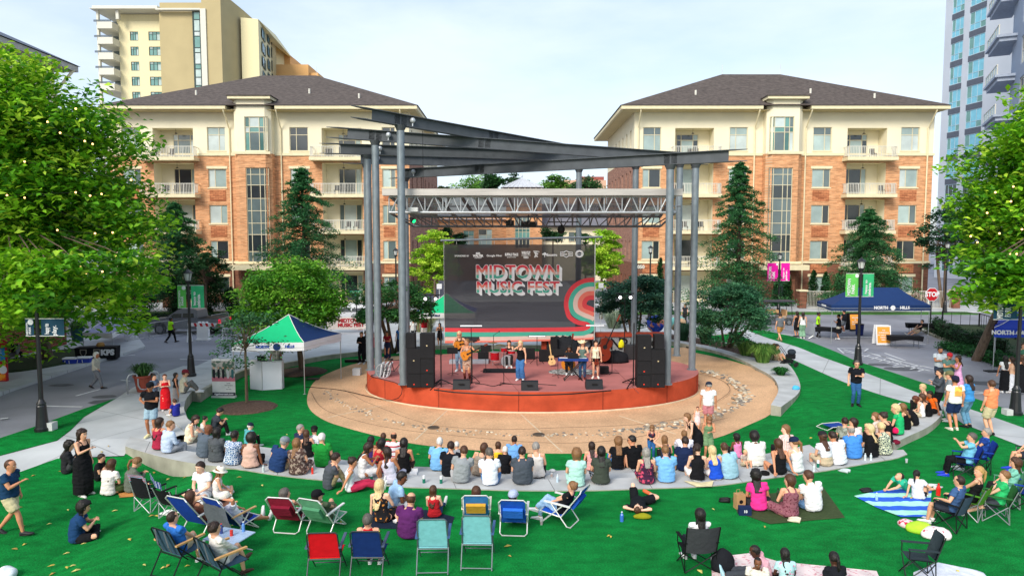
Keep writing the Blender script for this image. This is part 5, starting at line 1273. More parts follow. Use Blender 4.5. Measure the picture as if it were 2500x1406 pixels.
for i,(x,y,hw,hh,Y,c)in enumerate(((1165,462,62,32,150,('#5c9236','#3f7327','#7bab45')),(1200,452,26,28,140,('#2e5a2a','#244a24','#3f6f35')),(1352,455,30,30,140,('#5c8f3a','#44752c','#7bab45')),(1432,458,46,26,150,('#3f6b3a','#2f5630','#55834a')),(1095,470,36,16,160,('#4a5b3c','#3a4a34','#5d6f4c')),(1258,446,40,20,175,('#3b5a3a','#2f4a30','#4d6d45')))):
 bl('distant_tree',['bright green tree over the low roof, left of the pavilion','dark green tree touching the left side of the pavilion roof','light green tree just right of the pavilion roof','darker tree below the salmon building','thin grey green tree beside the left block','faint far tree behind the pavilion roof'][i],V((PY(x,600,Y).x,Y,0)),(x,y),hw,hh,Y,ncl=40,nl=60,size=.6,seed=30+i,cols=c,open_=.2,trunk=.25,group='trees beyond the roofs',csz=.4)
for i,(x,y,hw,hh,Y)in enumerate(((1120,588,30,18,100),(1350,575,34,20,100),(1090,575,24,18,98),(1430,580,28,16,98))):
 bl('roof_shrub',['dark evergreen above the banner, left of centre','dark evergreen above the banner, right of centre','dark evergreen behind the lime tree on the left','dark evergreen behind the right end of the banner'][i],V((PY(x,600,Y).x,Y,0)),(x,y),hw,hh,Y,ncl=24,nl=60,size=.4,seed=50+i,cols=('#2f5a30','#234624','#3d6d3a'),open_=.1,csz=.45,group='evergreens above the banner')
def conifer_shrub(lab,px_,top,bot,hw,Y,seed,group,round_=False,cols=('#1f4a24','#17391c','#2c5c2c')):
 x=PY(px_,650,Y).x;zt,z0=PY(1250,top,Y).z,max(0,PY(1250,bot,Y).z);t=TH('evergreen_shrub',lab,'shrub',(x,Y,0),group=group);w=pxr(hw,Y);cl=[]
 m=MB();m.tq([(0,0,0),(0,0,z0+.5*(zt-z0))],.06,6);m.bq('stem',M_barkd,t);rg=random.Random(seed)
 for i in range(26):
  f=i/25;z=z0+(zt-z0)*f;rr=w*(sqrt(max(0,1-(2*f-1)**2))if round_ else(1-f)**.55)*.8+.08
  for k in range(3):a=rg.uniform(0,6.3);cl.append(((cos(a)*rr*.6,sin(a)*rr*.6,z),(rr*.5+.1,rr*.5+.1,.28),46))
 leaves('foliage',cl,.16,cols,t,seed,up=.2);return t
for i,(x,tp,hw)in enumerate(((1898,690,14),(1925,676,15),(1987,664,16),(2018,668,17),(2048,672,17),(2085,690,20))):
 conifer_shrub('pointed dark evergreen shrub behind the white railings, %s in the row'%['first','second','third','fourth','fifth','last and lowest'][i],x,tp,745,hw,68,60+i,'clipped evergreens along the right block')
conifer_shrub('round dark shrub at the right end of the evergreen row',2178,662,745,22,68,70,'clipped evergreens along the right block',True)
conifer_shrub('round clipped bush beside the left entrance steps',562,706,765,26,62,71,'round bushes by the left block',True,('#2a5a2c','#1f4622','#37683a'))
conifer_shrub('taller dark bush beside the left lamp banner',512,675,760,32,61,72,'round bushes by the left block',True)
conifer_shrub('dark evergreen beside the house number wall',1612,635,740,12,68,73,None)
for i,(x,w)in enumerate(((350,40),(290,40),(420,38))):
 conifer_shrub(['dark bush under the left trees beyond the pickup, middle','dark bush under the left trees, leftmost','dark bush under the left trees by the low wall'][i],x,680,760,w,60,76+i,'dark bushes beyond the street',True,('#264a28','#1d3a20','#335c34'))
def grass_clump(name,lab,base,r,h,n,seed,cols=('#5f8a3c','#3f6a2c','#7ea24e'),cat='grass clump',parent=None):
 t=parent or TH(name,lab,cat,base);rg=random.Random(seed);m=MB()
 for i in range(n):
  a=rg.uniform(0,2*pi);q=rg.random()**.6;b=V((cos(a),sin(a),0))*r*.35*rg.random();L_=h*rg.uniform(.7,1.1);o=V((cos(a),sin(a),0))*r*q
  p0,p1,p2=b,b+o*.45+V((0,0,L_*.8)),b+o*1.0+V((0,0,L_*(.95-.5*q)));sd=V((-sin(a),cos(a),0))*.014
  mi=rg.randrange(len(cols));m.add([p0-sd,p0+sd,p1+sd,p1-sd,p2],[(0,1,2,3),(3,2,4)],mi)
 m.bq('blades',[leafmat(c)for c in cols],t);return t
grass_clump('ornamental_grass','big arching clump of ornamental grass on the planter wall beside the seated couple',G(1862,884,.15),.95,1.15,900,1)
grass_clump('ornamental_grass','second arching grass clump just left of the big one in the planter',G(1820,868,.12),.8,1.0,700,2)
grass_clump('ornamental_grass','small dark green clump at the end of the planter wall',G(1906,915,.15),.5,.42,500,3,('#1f5a24','#2f7a30','#174a1c'))
grass_clump('ornamental_grass','dark spiky clump behind the outermost right column',G(1722,838,.12),.8,1.3,600,4,('#23442f','#2f5a3c','#3a6448'))
grass_clump('ornamental_grass','dark spiky clump between the two right columns',G(1668,830,.12),.8,1.3,600,5,('#23442f','#2f5a3c','#3a6448'))
grass_clump('ornamental_grass','pale feathery grass clump behind the left tent peak',V((PY(1035,735,50).x,50,0)),1.6,1.9,900,6,('#9aa06a','#7d8a50','#b3b383'))
grass_clump('ornamental_grass','pale feathery grass clump right of the banner top',V((PY(1500,730,52).x,52,0)),1.4,1.6,600,7,('#8a9a80','#6d8068','#a3ad93'))
for(q,r,lab)in(((603,995),1.25,'round mulch bed round the young tree by the pull up banner'),((735,908),1.35,'round mulch bed behind the green and blue tent')):
 p=GI(*q);m=MB();rg=random.Random(4);m.lq([(r,.0),(r*.92,.05),(r*.6,.10),(.05,.13)],n=30)
 m.v=[(x*(1+.05*noise.noise(V((x*2,y*2,0)))),y*(1+.05*noise.noise(V((x*2,y*2,3)))),z)for x,y,z in m.v];o=m.bq('mulch_bed',M_mulch,loc=p+V((0,0,.005)));tag(o,lab,'mulch bed')
def hedge(name,lab,a,b,h,w,seed,cols=('#27452a','#1d3721','#355a37'),n=60,size=.14,nl=90):
 a,b=V(a),V(b);t=TH(name,lab,'hedge',(a+b)/2);o=(a+b)/2;cl=[];rg=random.Random(seed);d=(b-a);nr=V((-d.y,d.x,0)).normalized()
 for i in range(n):f=rg.random();p=a.lerp(b,f)+nr*rg.uniform(-w/2,w/2)*.7-o+V((0,0,rg.uniform(.1,h-.1)));cl.append((tuple(p),(.45,.45,.3),nl))
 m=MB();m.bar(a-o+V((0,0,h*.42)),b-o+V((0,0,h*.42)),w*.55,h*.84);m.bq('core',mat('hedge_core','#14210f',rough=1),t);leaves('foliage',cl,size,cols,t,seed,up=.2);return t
hedge('ivy_hedge','ivy covered low wall beside the stop sign',G(2282,815),G(2345,845),1.15,.7,1)
hedge('ivy_hedge','ivy hedge continuing right below the dark railing',G(2345,845),G(2440,870),1.1,1.2,2)
hedge('ground_ivy','low ivy bed sloping to the kerb at the right',G(2330,850),G(2510,905),.35,2.6,3,('#275a2a','#1f4a22','#357238'),120)
hedge('clipped_hedge','long low dark hedge beyond the left street',V((PY(270,760,57).x,57,0)),V((PY(640,760,57).x,57,0)),.5,.8,4,('#1c3a20','#152c18','#274a2a'),60,.2,60)
rg=random.Random(9);cols=[mat('fallen_leaf',c,rough=.8)for c in('#c2a94e','#a98a45','#c9bd6c')];pts=[(248,1104),(265,1090),(648,1270),(560,1262),(726,1249),(166,1246),(195,1205),(305,1180),(120,1280),(316,1318),(410,1382),(915,1330),(925,1298),(128,1402),(178,1382),(60,1330),(586,1300),(640,1186),(1240,1334),(1020,1110),(700,1062),(1980,1070),(370,1260),(850,1180)]
first=None
for i in range(70):
 q=pts[i]if i<len(pts)else((rg.uniform(20,640),rg.uniform(1150,1395))if i<60 else(rg.uniform(640,2450),rg.uniform(1210,1400)))
 p=GO(*q);m=MB();s_=rg.uniform(.05,.10);m.add([(-s_,0,.012),(-.2*s_,-s_*.5,.03),(s_,0,.012),(.1*s_,s_*.5,.035),(0,0,.045)],[(0,1,4),(1,2,4),(2,3,4),(3,0,4)])
 o=m.bq('fallen_leaf',cols[i%3],loc=p+V((0,0,.004)));o.rotation_euler=(0,0,rg.uniform(0,6));tag(o,'dry yellow leaf lying on the artificial turf','leaf','fallen leaves on the turf')
def stringlights(lab,pxs,Y0,seed):
 t=TH('string_lights',lab,'string lights',PY(pxs[0][0],pxs[0][1],Y0));o=t.location;P=[]
 bm_=mat('warm_bulb','#ffc67a',emit=2.6,rough=.4);ms=MB();ms.ball((0,0,0),.038,0,8,6);me=ms.mesh('bulb',bm_)
 for(x,y)in pxs:Y=Y0+((x*7+y*3)%10)*.12;P.append(PY(x,y,Y)-V(o))
 for p in P:b=bpy.data.objects.new('bulb',me);COL.objects.link(b);b.parent=t;b.location=p
 Q=sorted(P,key=lambda p:(round(p.z/1.2),p.x));m=MB();m.tq(Q,.008,4,cap=False);m.bq('wire',mat('wire','#1b1b18'),t)
stringlights('warm string light bulbs threaded through the big left tree',[(17,477),(60,483),(185,470),(248,474),(220,478),(140,562),(232,570),(275,568),(283,626),(302,648),(150,657),(210,670),(250,663),(197,650),(122,672),(258,690),(110,727),(145,707),(230,672),(10,740),(115,740),(116,752),(273,708),(8,771),(147,779),(90,796),(117,792),(116,298),(147,325),(207,345),(226,352),(185,266),(320,440),(60,395),(30,700),(75,640)],26.2,1)
stringlights('warm string light bulbs threaded through the big right tree',[(2474,456),(2370,577),(2386,592),(2465,620),(2482,620),(2440,570),(2484,648),(2480,689),(2461,703),(2463,711),(2492,731),(2480,741),(2468,492),(2430,470),(2495,560),(2420,640),(2410,520)],26.5,2)
M_blk=mat('black_metal','#141416',rough=.5);M_blkp=mat('black_paint','#17181c',rough=.35,spec=.6,var=.05);M_wht=mat('white_paint','#d3d3d0',rough=.6,var=.04)
M_chrome=mat('silver_tube','#b3b7ba',rough=.35,metal=.6,var=.05);M_bfab=mat('black_cloth','#111217',rough=.95,var=.15,bump=.5,bscale=12)
def banner():
 Yb=38.4;a=PY(1084,597,Yb);b=PY(1453,590,Yb);c=PY(1086,838,Yb);d=PY(1456,822,Yb);W_,H_=b.x-a.x,a.z-c.z
 t=TH('festival_banner','huge see through black mesh banner reading MIDTOWN MUSIC FEST hung behind the stage','banner',(a.x,Yb,c.z))
 def S(u,v):
  x=W_*u;z=H_*v*(1-.0*u)+.15*u*(1-v)*1.2
  wr=.05*sin(u*9+v*3)*(.3+v)+.10*max(0,1-abs(u-.07-(1-v)*.12)*16)*v+.10*max(0,1-abs(u-.93+(1-v)*.10)*16)*v
  return V((x,-wr,z))
 NU,NV=70,44;fab_=bpy.data.materials.new('mesh_vinyl');fab_.use_nodes=True;nt=fab_.node_tree;L=nt.links;bs=nt.nodes['Principled BSDF']
 bs.inputs['Base Color'].default_value=(*srgb('#2e2d33'),1);bs.inputs['Roughness'].default_value=.7;tr=nn(nt,'ShaderNodeBsdfTransparent');mx=nn(nt,'ShaderNodeMixShader');mx.inputs[0].default_value=.90
 L.new(tr.outputs[0],mx.inputs[1]);L.new(bs.outputs[0],mx.inputs[2]);L.new(mx.outputs[0],nt.nodes['Material Output'].inputs[0])
 m=MB();m.add([S(i/NU,j/NV)for j in range(NV+1)for i in range(NU+1)],[(j*(NU+1)+i,j*(NU+1)+i+1,(j+1)*(NU+1)+i+1,(j+1)*(NU+1)+i)for j in range(NV)for i in range(NU)]);m.bq('cloth',fab_,t,smooth=True)
 cr,ct,cc,co_,cr2=[mat('print',x,rough=.8,var=.03)for x in('#e2474f','#52b79e','#e6c9bb','#f07f6c','#e04c50')]
 def U(px_,py_):return((px_-1085)/369.0,(838-py_)/(838-594))
 def ribbon(pts,w,m_,nm,off):
  P=[U(*q)for q in pts];P=[(max(0,min(1,u)),max(0.003,min(1,v)))for u,v in P];mb=MB();L_=[];
  Pw=[V((u*W_,0,v*H_))for u,v in P];n=len(Pw)
  for i,p in enumerate(Pw):
   tg=(Pw[min(i+1,n-1)]-Pw[max(i-1,0)]).normalized();nr=V((-tg.z,0,tg.x));
   for s_ in(-1,1):
    q=p+nr*(w/2*s_);u,v=max(0,min(1,q.x/W_)),max(.002,min(1,q.z/H_));L_.append(S(u,v)+V((0,-off,0)))
  mb.add(L_,[(2*i,2*i+1,2*i+3,2*i+2)for i in range(n-1)]);mb.bq(nm,m_,t)
 tails=([(1393,778),(1412,791),(1430,795),(1440,801),(1434,806),(1415,808),(1380,809),(1200,808),(1086,805)],[(1404,770),(1420,781),(1440,786),(1450,796),(1447,810),(1432,818),(1400,820),(1200,818),(1086,815)],[(1414,764),(1431,774),(1447,780),(1455,787)],[(1424,758),(1441,766),(1455,773)],[(1433,752),(1447,758),(1455,762)])
 for k,m_ in enumerate((cr,ct,cc,co_,cr2)):
  r=60-11.2*k;P=[(1455,744-r),(1444,744-r)]
  for i in range(1,9):a_=pi/2+(pi*.60)*i/8;P.append((1444+r*cos(a_),744-r*sin(a_)))
  P+=tails[k]
  pts=[tuple(q)[:2]for q in spl([V((x,y,0))for x,y in P],4)]
  ribbon(pts,W_*11.0/369*1.02,m_,'stripe',.010+.002*k)
 ribbon([(1086,827),(1200,829),(1380,829),(1452,826)],W_*10/369,cc,'stripe',.012);ribbon([(1086,835),(1200,836),(1380,836),(1452,832)],W_*7/369,co_,'stripe',.012)
 def place(px_,py_,off=.03):u,v=U(px_,py_);p=S(u,v);return V((p.x,min(p.y,0)*.3-.16-off,p.z))
 bands=bpy.data.materials.new('banded_print');bands.use_nodes=True;nt=bands.node_tree;L=nt.links;tc=nn(nt,'ShaderNodeTexCoord');sp=nn(nt,'ShaderNodeSeparateXYZ');L.new(tc.outputs['Generated'],sp.inputs[0]);rp=nn(nt,'ShaderNodeValToRGB');rp.color_ramp.interpolation='CONSTANT'
 els=rp.color_ramp.elements;els[0].position=0;els[0].color=(*srgb('#52b79e'),1);els[1].position=.26;els[1].color=(*srgb('#e6c0b4'),1)
 e=els.new(.48);e.color=(*srgb('#f08a78'),1);e=els.new(.70);e.color=(*srgb('#dc3f4e'),1)
 L.new(sp.outputs[1],rp.inputs[0]);L.new(rp.outputs[0],nt.nodes['Principled BSDF'].inputs['Base Color']);nt.nodes['Principled BSDF'].inputs['Roughness'].default_value=.8
 wh=mat('white_print','#ffffff',rough=.8,var=.02)
 for body,cx,cy,pxw,sz in(('MIDTOWN',1265,663,200,1.42),('MUSIC FEST',1265,701,200,1.30)):
  OO=[]
  for q,(dx,dy)in enumerate(((.85,.7),(-.85,.7),(.85,-.7),(-.85,-.7),(0,0))):
   o=text(body,sz,'lettering',bands,t,place(cx+dx,cy+dy,.075+.003*q),ext=.001);OO.append(o)
  xs=[v.co.x for v in o.data.vertices];w0=max(xs)-min(xs);ys=[v.co.y for v in o.data.vertices];h0=max(ys)-min(ys)
  kx=pxw/369*W_/w0;kz=(32 if body=='MIDTOWN' else 27)/244*H_/h0;
  for o in OO:o.scale=(kx,kz,1)
  for i,(dx,dy)in enumerate([(2.0*cos(q*pi/4),1.8*sin(q*pi/4))for q in range(8)]+[(j,j)for j in range(1,9)]+[(j+1,j)for j in range(1,8)]):
   w_=text(body,sz,'lettering_shade',wh,t,place(cx+dx,cy+dy,.068-.0022*i),ext=.001);w_.scale=(kx,kz,1)
 def small(body,x,y,w,h,bold=.01):
  o=text(body,.4,'sponsor_lettering',wh,t,place(x,y,.02),bold=bold,ext=.002);xs=[v.co.x for v in o.data.vertices];ys=[v.co.y for v in o.data.vertices]
  o.scale=(w/369*W_/(max(xs)-min(xs)),h/244*H_/(max(ys)-min(ys)),1)
 small('SPONSORED BY',1129,622,35,4);small('SIR',1168.5,616,12,5,.02);small('WALTER',1168.5,622,26,6,.03);small('CHEVROLET',1168.5,627,18,2.4)
 small('Google Fiber',1208,621.5,38,6.5);small('BUFFALO TRACE',1250,619,32,7,.02);small('BOURBON WHISKEY',1250,625.5,22,2.2)
 small('WHEATLEY',1285,615,22,8,.02);small('AMERICAN',1285,621,22,2);small('VODKA',1285,626,13,6,.02);small('FIREBALL',1310.5,611.5,15,3.5,.01)
 small('Socorro',1348,620,26,7,.02);small('happy dad',1383,618,26,4,.02);small('SUN CRUISER',1415,618,11,2)
 mb=MB()
 def up_(x,y):return place(x,y,.02)
 mb.tq([up_(x,y)for x,y in((1369,618),(1369,613.5),(1377,613.5),(1383,609.5),(1389,613.5),(1398,613.5),(1398,622.5),(1389,622.5),(1383,626.5),(1377,622.5),(1369,622.5))],.022,4,close=True)
 for r in(9,6.5):mb.tq([up_(1415+r*cos(q*pi/12),617.5+r*.93*sin(q*pi/12))for q in range(24)],.022,4,close=True)
 for x,y,r in((1327,618,2.6),(1331,616,3),(1334,619,2.6),(1330.5,620,2)):p=up_(x,y);mb.ball(p,(r*W_/369,.01,r*W_/369*.8))
 mb.tq([up_(1330.5,620),up_(1330.5,625)],.03,4)
 for q in(((1310,615),(1308,619),(1311,622)),((1310,616),(1314,618)),((1309,621),(1306,626)),((1310,621),(1313,625)),((1309,616),(1305,614))):mb.tq([up_(*k)for k in q],.04,5)
 mb.bq('sponsor_emblem',wh,t)
 m=MB();m.tq([(PY(1076,590,Yb).x-a.x-.0,-.1,H_+.22),(PY(1470,586,Yb).x-a.x,-.1,H_+.42)],.06,8)
 m.bq('top_pipe',M_galv,t)
 m=MB()
 for i in range(13):u=i/12;m.tq([V((W_*u,-.05,H_)),V((W_*u,-.1,H_+.22+.2*u))],.012,4)
 m.bq('tie',M_wht,t)
 m=MB();m.tq([(0,0,0),(0,0,H_)],.02,5);m.tq([(W_,0,.1),(W_,0,H_)],.03,5);m.bq('edge_rope',M_wht,t)
 return t
banner()
Ys=39.0;xa,xb=PY(1322,850,Ys).x,PY(1625,850,Ys).x;zt_,zb_=PY(0,822,Ys).z,PY(0,885,Ys).z
t=TH('park_sign_wall','grey granite park sign wall with rust red frame behind the stage right side','sign wall',(xa,Ys,-.2))
m=MB();m.box(.3,xb-xa,0,.4,0,zt_+.2-.0);m.bq('granite_panel',mat('grey_granite','#8d9193',rough=.7,var=.3,nscale=5,bump=.1),t)
m=MB();m.box(0,xb-xa+.1,-.12,.5,zt_+.21,zt_+.42);m.box(0,.28,-.12,.5,0,zt_+.205);m.bq('red_frame',mat('rust_frame','#a6432c',var=.15),t)
for w_,x0 in(('MIDTOWN',2.35),('PARK',5.6)):text(w_,.95,'lettering',M_blk,t,V((x0,-.02,.95)),ext=.03,bold=.01,sx=.95)
def tent(lab,legs,roof_z,valance,peak,cols,val_col,group=None,ridge=0,vtext=None,vmat=None,logo=None):
 """legs: 4 ground points (near-left, near-right, far-right, far-left)"""
 c=sum((V(p)for p in legs),V((0,0,0)))/4;c.z=V(legs[0]).z;t=TH('pop_up_tent',lab,'tent',c,group=group);L_=[V(p)-c for p in legs]
 for p in L_:
  m=MB();m.tq([p,V((p.x,p.y,roof_z-valance*.5))],.022,6);m.cbox(p+V((0,0,.01)),.12,.12,.02);m.bq('leg',M_chrome,t)
 top=[V((p.x*1.02,p.y*1.02,roof_z))for p in L_];ctr=V((0,0,peak))
 def pane(a,b,mt,pk=(ctr,ctr)):
  m=MB();n=6;vs=[]
  for j in range(n+1):
   f=j/n;zf=f+.12*sin(pi*f)*-1
   for i in range(7):q=a.lerp(b,i/6).lerp(pk[0].lerp(pk[1],i/6),f);z=a.z+(pk[0].z-a.z)*(f**1.5*.75+f*.25);vs.append(V((q.x,q.y,z)))
  m.add(vs,[(j*7+i,j*7+i+1,(j+1)*7+i+1,(j+1)*7+i)for j in range(n)for i in range(6)]);m.bq('canopy',mt,t,smooth=True)
 if ridge:d=(top[1]-top[0]).normalized()*ridge;r0,r1=ctr-d,ctr+d
 else:r0=r1=ctr
 PK=[(r0,r1),(r1,r1),(r1,r0),(r0,r0)]
 for i in range(4):pane(top[i],top[(i+1)%4],cols[i],PK[i])
 for i in range(4):
  a,b=top[i],top[(i+1)%4];m=MB();n=8;vs=[]
  for k in range(n+1):p=a.lerp(b,k/n);vs+=[p,p-V((0,0,valance*(1+.06*sin(k*pi/n*3))))]
  m.add(vs,[(2*k,2*k+1,2*k+3,2*k+2)for k in range(n)]);m.bq('valance',val_col,t)
 m=MB()
 for a,b in zip(top,top[1:]+top[:1]):m.bar(a-V((0,0,valance*.6)),b-V((0,0,valance*.6)),.03)
 if not ridge:
  for a in top:m.tq([a.lerp(ctr,f)+V((0,0,(a.z+(ctr.z-a.z)*(f**1.5*.75+f*.25))-a.lerp(ctr,f).z+.012))for f in(0,.25,.5,.75,1)],.02,4)
 m.bq('frame',M_wht if not ridge else M_chrome,t)
 if vtext:
  for(i,body,f,sz,col)in vtext:
   a,b=top[i],top[(i+1)%4];d=(b-a).normalized();n_=V((d.y,-d.x,0));p=a.lerp(b,f)+n_*.02-V((0,0,valance*.5));text(body,sz,'lettering',col,t,p,rot=(R(90),0,atan2(d.y,d.x)),bold=.012,ext=.003)
 if logo:
  for(i,f,r)in logo:
   a,b=top[i],top[(i+1)%4];d=(b-a).normalized();n_=V((d.y,-d.x,0));p=a.lerp(b,f)+n_*.015-V((0,0,valance*.5));m=MB();m.tq([p,p+n_*.01],r,20);m.bq('logo_disc',vmat,t)
 return t
M_green=mat('tent_green','#12b577',rough=.8,var=.05);M_navy=mat('tent_navy','#12305f',rough=.8,var=.06,bump=.2,bscale=6);M_blue=mat('tent_blue','#2a4f9e',rough=.8,var=.05);M_wcl=mat('tent_white','#dfe0e2',rough=.8,var=.03)
A,B=GI(535,1000),GI(743,962);B=GI(744,962);C_=GI(764,925);D_=C_+(A-B)
A=V((B.x-3.15,B.y-.3,B.z));D_=V((C_.x-3.1,C_.y-.2,C_.z));C_=V((B.x+.95,B.y+3.0,B.z));D_=V((A.x+.95,A.y+3.0,A.z))
zr_=PY(742,838,B.y).z-B.z;pkz=PY(664,768,(A.y+C_.y)/2).z-B.z
tent('green, blue and white square pop up tent on the lawn left of the stage',[A,B,C_,D_],zr_+.05,.38,pkz,[M_green,M_navy,M_green,M_navy],M_wcl,vtext=[(0,'NH',.62,.20,M_wcl),(0,'HILLS',.80,.17,M_blue),(0,'NORTH',.42,.17,M_blue)],vmat=M_navy,logo=[(0,.62,.17)])
b0_=GI(1019,830);bb0=V((PY(1012,800,44).x,44,-.1));w_=3.9
tent('green and blue pop up tent half hidden behind the left edge of the banner',[bb0,bb0+V((w_,0,0)),bb0+V((w_,3,0)),bb0+V((0,3,0))],PY(0,764,44).z+.1,.34,PY(0,716,45.5).z+.1,[M_green,M_blue,M_green,M_blue],M_wcl,group=None,vtext=[(0,'NORTH HILLS',.3,.16,M_navy)])
a_,b_=G(2032,862),G(2263,838);a_=G(2031,838);
P0,P1_=G(2029,838),G(2265,838);Y_=P0.y
tent('long navy blue pop up tent over tables at the right street',[V((P0.x,Y_,0)),V((P1_.x,Y_,0)),V((PY(2250,745,Y_+3.1).x,Y_+3.1,0)),V((PY(1998,745,Y_+3.1).x,Y_+3.1,0))],PY(0,745,Y_).z,.34,PY(0,702,Y_+1.5).z,[M_navy]*4,M_navy,ridge=1.5,vtext=[(0,'NORTH',.50,.26,M_wcl),(0,'HILLS',.74,.26,M_wcl),(3,'NORTH HILLS',.5,.16,M_wcl)],vmat=M_wcl,logo=[(0,.62,.16)])
Yq=G(2424,918).y;q0=G(2424,905)
tent('blue tent with white lettering at the right edge behind the tall lamp post',[q0,q0+V((3.2,-.5,0)),q0+V((5.3,2.3,0)),q0+V((2.2,3,0))],PY(0,800,q0.y).z,.48,PY(0,765,q0.y+1).z+.5,[mat('tent_royal','#2440b0',var=.05)]*4,mat('tent_royal','#2440b0',var=.05),vtext=[(0,'NORTH CAROLINA',.36,.30,M_wcl)])
m=MB();m.cbox((0,0,.03),.75,.4,.05);tag(m.bq('tent_weight',M_blk,loc=G(2424,907)),'flat black tent weight plate on the asphalt under the blue tent leg','weight plate')
m=MB();m.cbox((0,0,.03),.6,.35,.05);tag(m.bq('tent_weight',M_blk,loc=GI(766,925)+V((0,-.1,0))),'flat black tent weight plate on the lawn under the green tent leg','weight plate')
s0=G(215,800);tent('pale purple and navy tent under the left tree, black table beneath',[G(205,864),G(276,866),G(330,828),G(268,826)],PY(0,800,G(215,850).y).z-.0,.3,PY(0,770,G(215,830).y).z+.2,[mat('tent_lilac','#8d8fb5',var=.05)]*4,M_wcl,vtext=[(1,'K.S.CO',.5,.2,M_blk)])
def lamp(lab,base,top,bcol=None,words=None,ban=None,group='black street lamps',thick=1.0,z=0):
 p=G(base[0],base[1],z)if not isinstance(base,V)else base;h=PY(top[0],top[1],p.y).z-p.z;t=TH('street_lamp',lab,'street lamp',p,group=group);k=thick
 m=MB();m.lq([(.24*k,0),(.24*k,.12),(.20*k,.16),(.17*k,.5),(.15*k,.9),(.13*k,.95),(.15*k,1.0),(.11*k,1.06),(.075*k,1.15),(.06*k,h-.95),(.05*k,h-.62)],n=14);m.bq('post',M_blkp,t)
 m=MB();m.lq([(.10,h-.62),(.13,h-.55),(.16,h-.5),(.14,h-.48)],n=8);m.lq([(.26,h-.12),(.24,h-.09),(.10,h+.02),(.03,h+.06),(.02,h+.12)],n=8)
 for i in range(4):a=pi/4+i*pi/2;m.tq([(.14*cos(a),.14*sin(a),h-.5),(.21*cos(a),.21*sin(a),h-.12)],.014,4)
 m.bq('lantern',M_blkp,t);m=MB();m.lq([(.12,h-.49),(.19,h-.13)],n=8);m.bq('lantern_glass',mat('lamp_glass','#cdd0cc',rough=.3,alpha=.75),t)
 if ban:
  (xl,xr,yt,yb),mats_,wd=ban
  z1_,z0_=PY(0,yt,p.y).z-p.z,PY(0,yb,p.y).z-p.z;gap=.13;X=[(PY(xl,600,p.y).x-p.x,-gap),(gap,PY(xr,600,p.y).x-p.x)]
  for(x0,x1),mt,wds in zip(X,mats_,wd):
   m=MB();n=6;vs=[]
   for i in range(n+1):
    x=x0+(x1-x0)*i/n;vs+=[(x,.012*sin(i*1.1),z0_),(x,.012*sin(i*1.1),z1_)]
   m.add(vs,[(2*i,2*i+2,2*i+3,2*i+1)for i in range(n)]);f_=m.bq('banner_flag',mt,t)
   m=MB()
   for zz in(z0_,z1_):m.tq([(x0 if abs(x0)>abs(x1)else x1,0,zz),(0,0,zz)],.014,6)
   m.bq('banner_arm',M_wht,t)
   L2=wds if isinstance(wds,(list,tuple))else[wds];w_=abs(x1-x0);hh=z1_-z0_
   for j,s_ in enumerate(L2):
    xx=x0+w_*(.27+.33*j);o=text(s_,.3,'lettering',M_wcl,t,V((xx,-.03,(z0_+z1_)/2-(hh*.08 if j==0 and len(L2)>1 else hh*.18 if len(L2)>1 else-hh*.05))),rot=(R(90),R(-90),0),ext=.003,bold=.008)
    xs=[v.co.x for v in o.data.vertices];ys=[v.co.y for v in o.data.vertices];ww=max(xs)-min(xs)
    fl=(.72 if j==0 else.42)if len(L2)>1 and wds[0][0]=='M' else.6
    k_=hh*fl/ww;o.scale=(k_,(w_*.26/(max(ys)-min(ys))),1)
   if L2[0][0]=='M':m=MB();m.tq([(x1-.09,-.02,z1_-.12),(x1-.09,-.028,z1_-.12)],.10,14);m.bq('banner_emblem',M_wcl,t)
 return t
G1,G2=mat('banner_green','#5fbe56',rough=.7,var=.18,nscale=2.2),mat('banner_green2','#36ad74',rough=.7,var=.16,nscale=2.2);PK_=mat('banner_pink','#e0109a',rough=.7,var=.12,nscale=2.2);TL_=mat('banner_teal','#123f55',rough=.7,var=.15,nscale=2)
W1=(['MIDTOWN','PARK'],['happy to','celebrate.'])
lamp('black street lamp with green banners left of the tent',(467,918),(460,661),ban=((429,494,697,752),(G1,G2),W1))
lamp('black street lamp with green banners in front of the navy tent',(2094,890),(2102,633),ban=((2068,2137,668,724),(G1,G2),W1),thick=1.05)
lamp('black street lamp with pink banners, farther off by the right block entrance',(1900,775),(1903,619),ban=((1875,1930,642,686),(PK_,PK_),(['MIDTOWN','PARK'],['happy to','gather.'])))
p=GO(104,1052);lamp('nearest black street lamp at left, its lantern lost in the big tree, teal banners',p,(100,700),ban=((52,147,778,820),(TL_,TL_),(['MIDTOWN','PARK'],['happy to','play.'])),thick=1.05)
m=MB();m.cbox((.25,.1,.15),.25,.3,.3);tag(m.bq('junction_box',mat('pale_box','#c5c7c6'),loc=p),'pale utility box beside the foot of the left lamp post','utility box')
p=G(2478,1012);lamp('nearest black street lamp at right, crossing the blue tent, teal banners',p,(2480,700),ban=((2434,2516,722,780),(TL_,TL_),(['MIDTOWN','PARK'],['happy to','play.'])),thick=1.05)
m=MB();m.cbox((-.32,-.02,.12),.25,.3,.22);tag(m.bq('junction_box',mat('pale_box','#c5c7c6'),loc=p),'pale utility box beside the foot of the right lamp post','utility box')
for(x,top,Y,lab)in((967,608,56,'slim dark lamp in front of the left block side wall'),(1587,602,56,'slim dark lamp in front of the right block corner'),(2309,592,62,'dark lamp beside the trees right of the right block')):
 lamp(lab,V((PY(x,700,Y).x,Y,0)),(x,top))
p=G(2272,800);t=TH('stop_sign','red octagonal STOP sign on a dark post by the ivy hedge','road sign',p);z_=PY(0,719,p.y).z;r=16*p.y/F*1.03
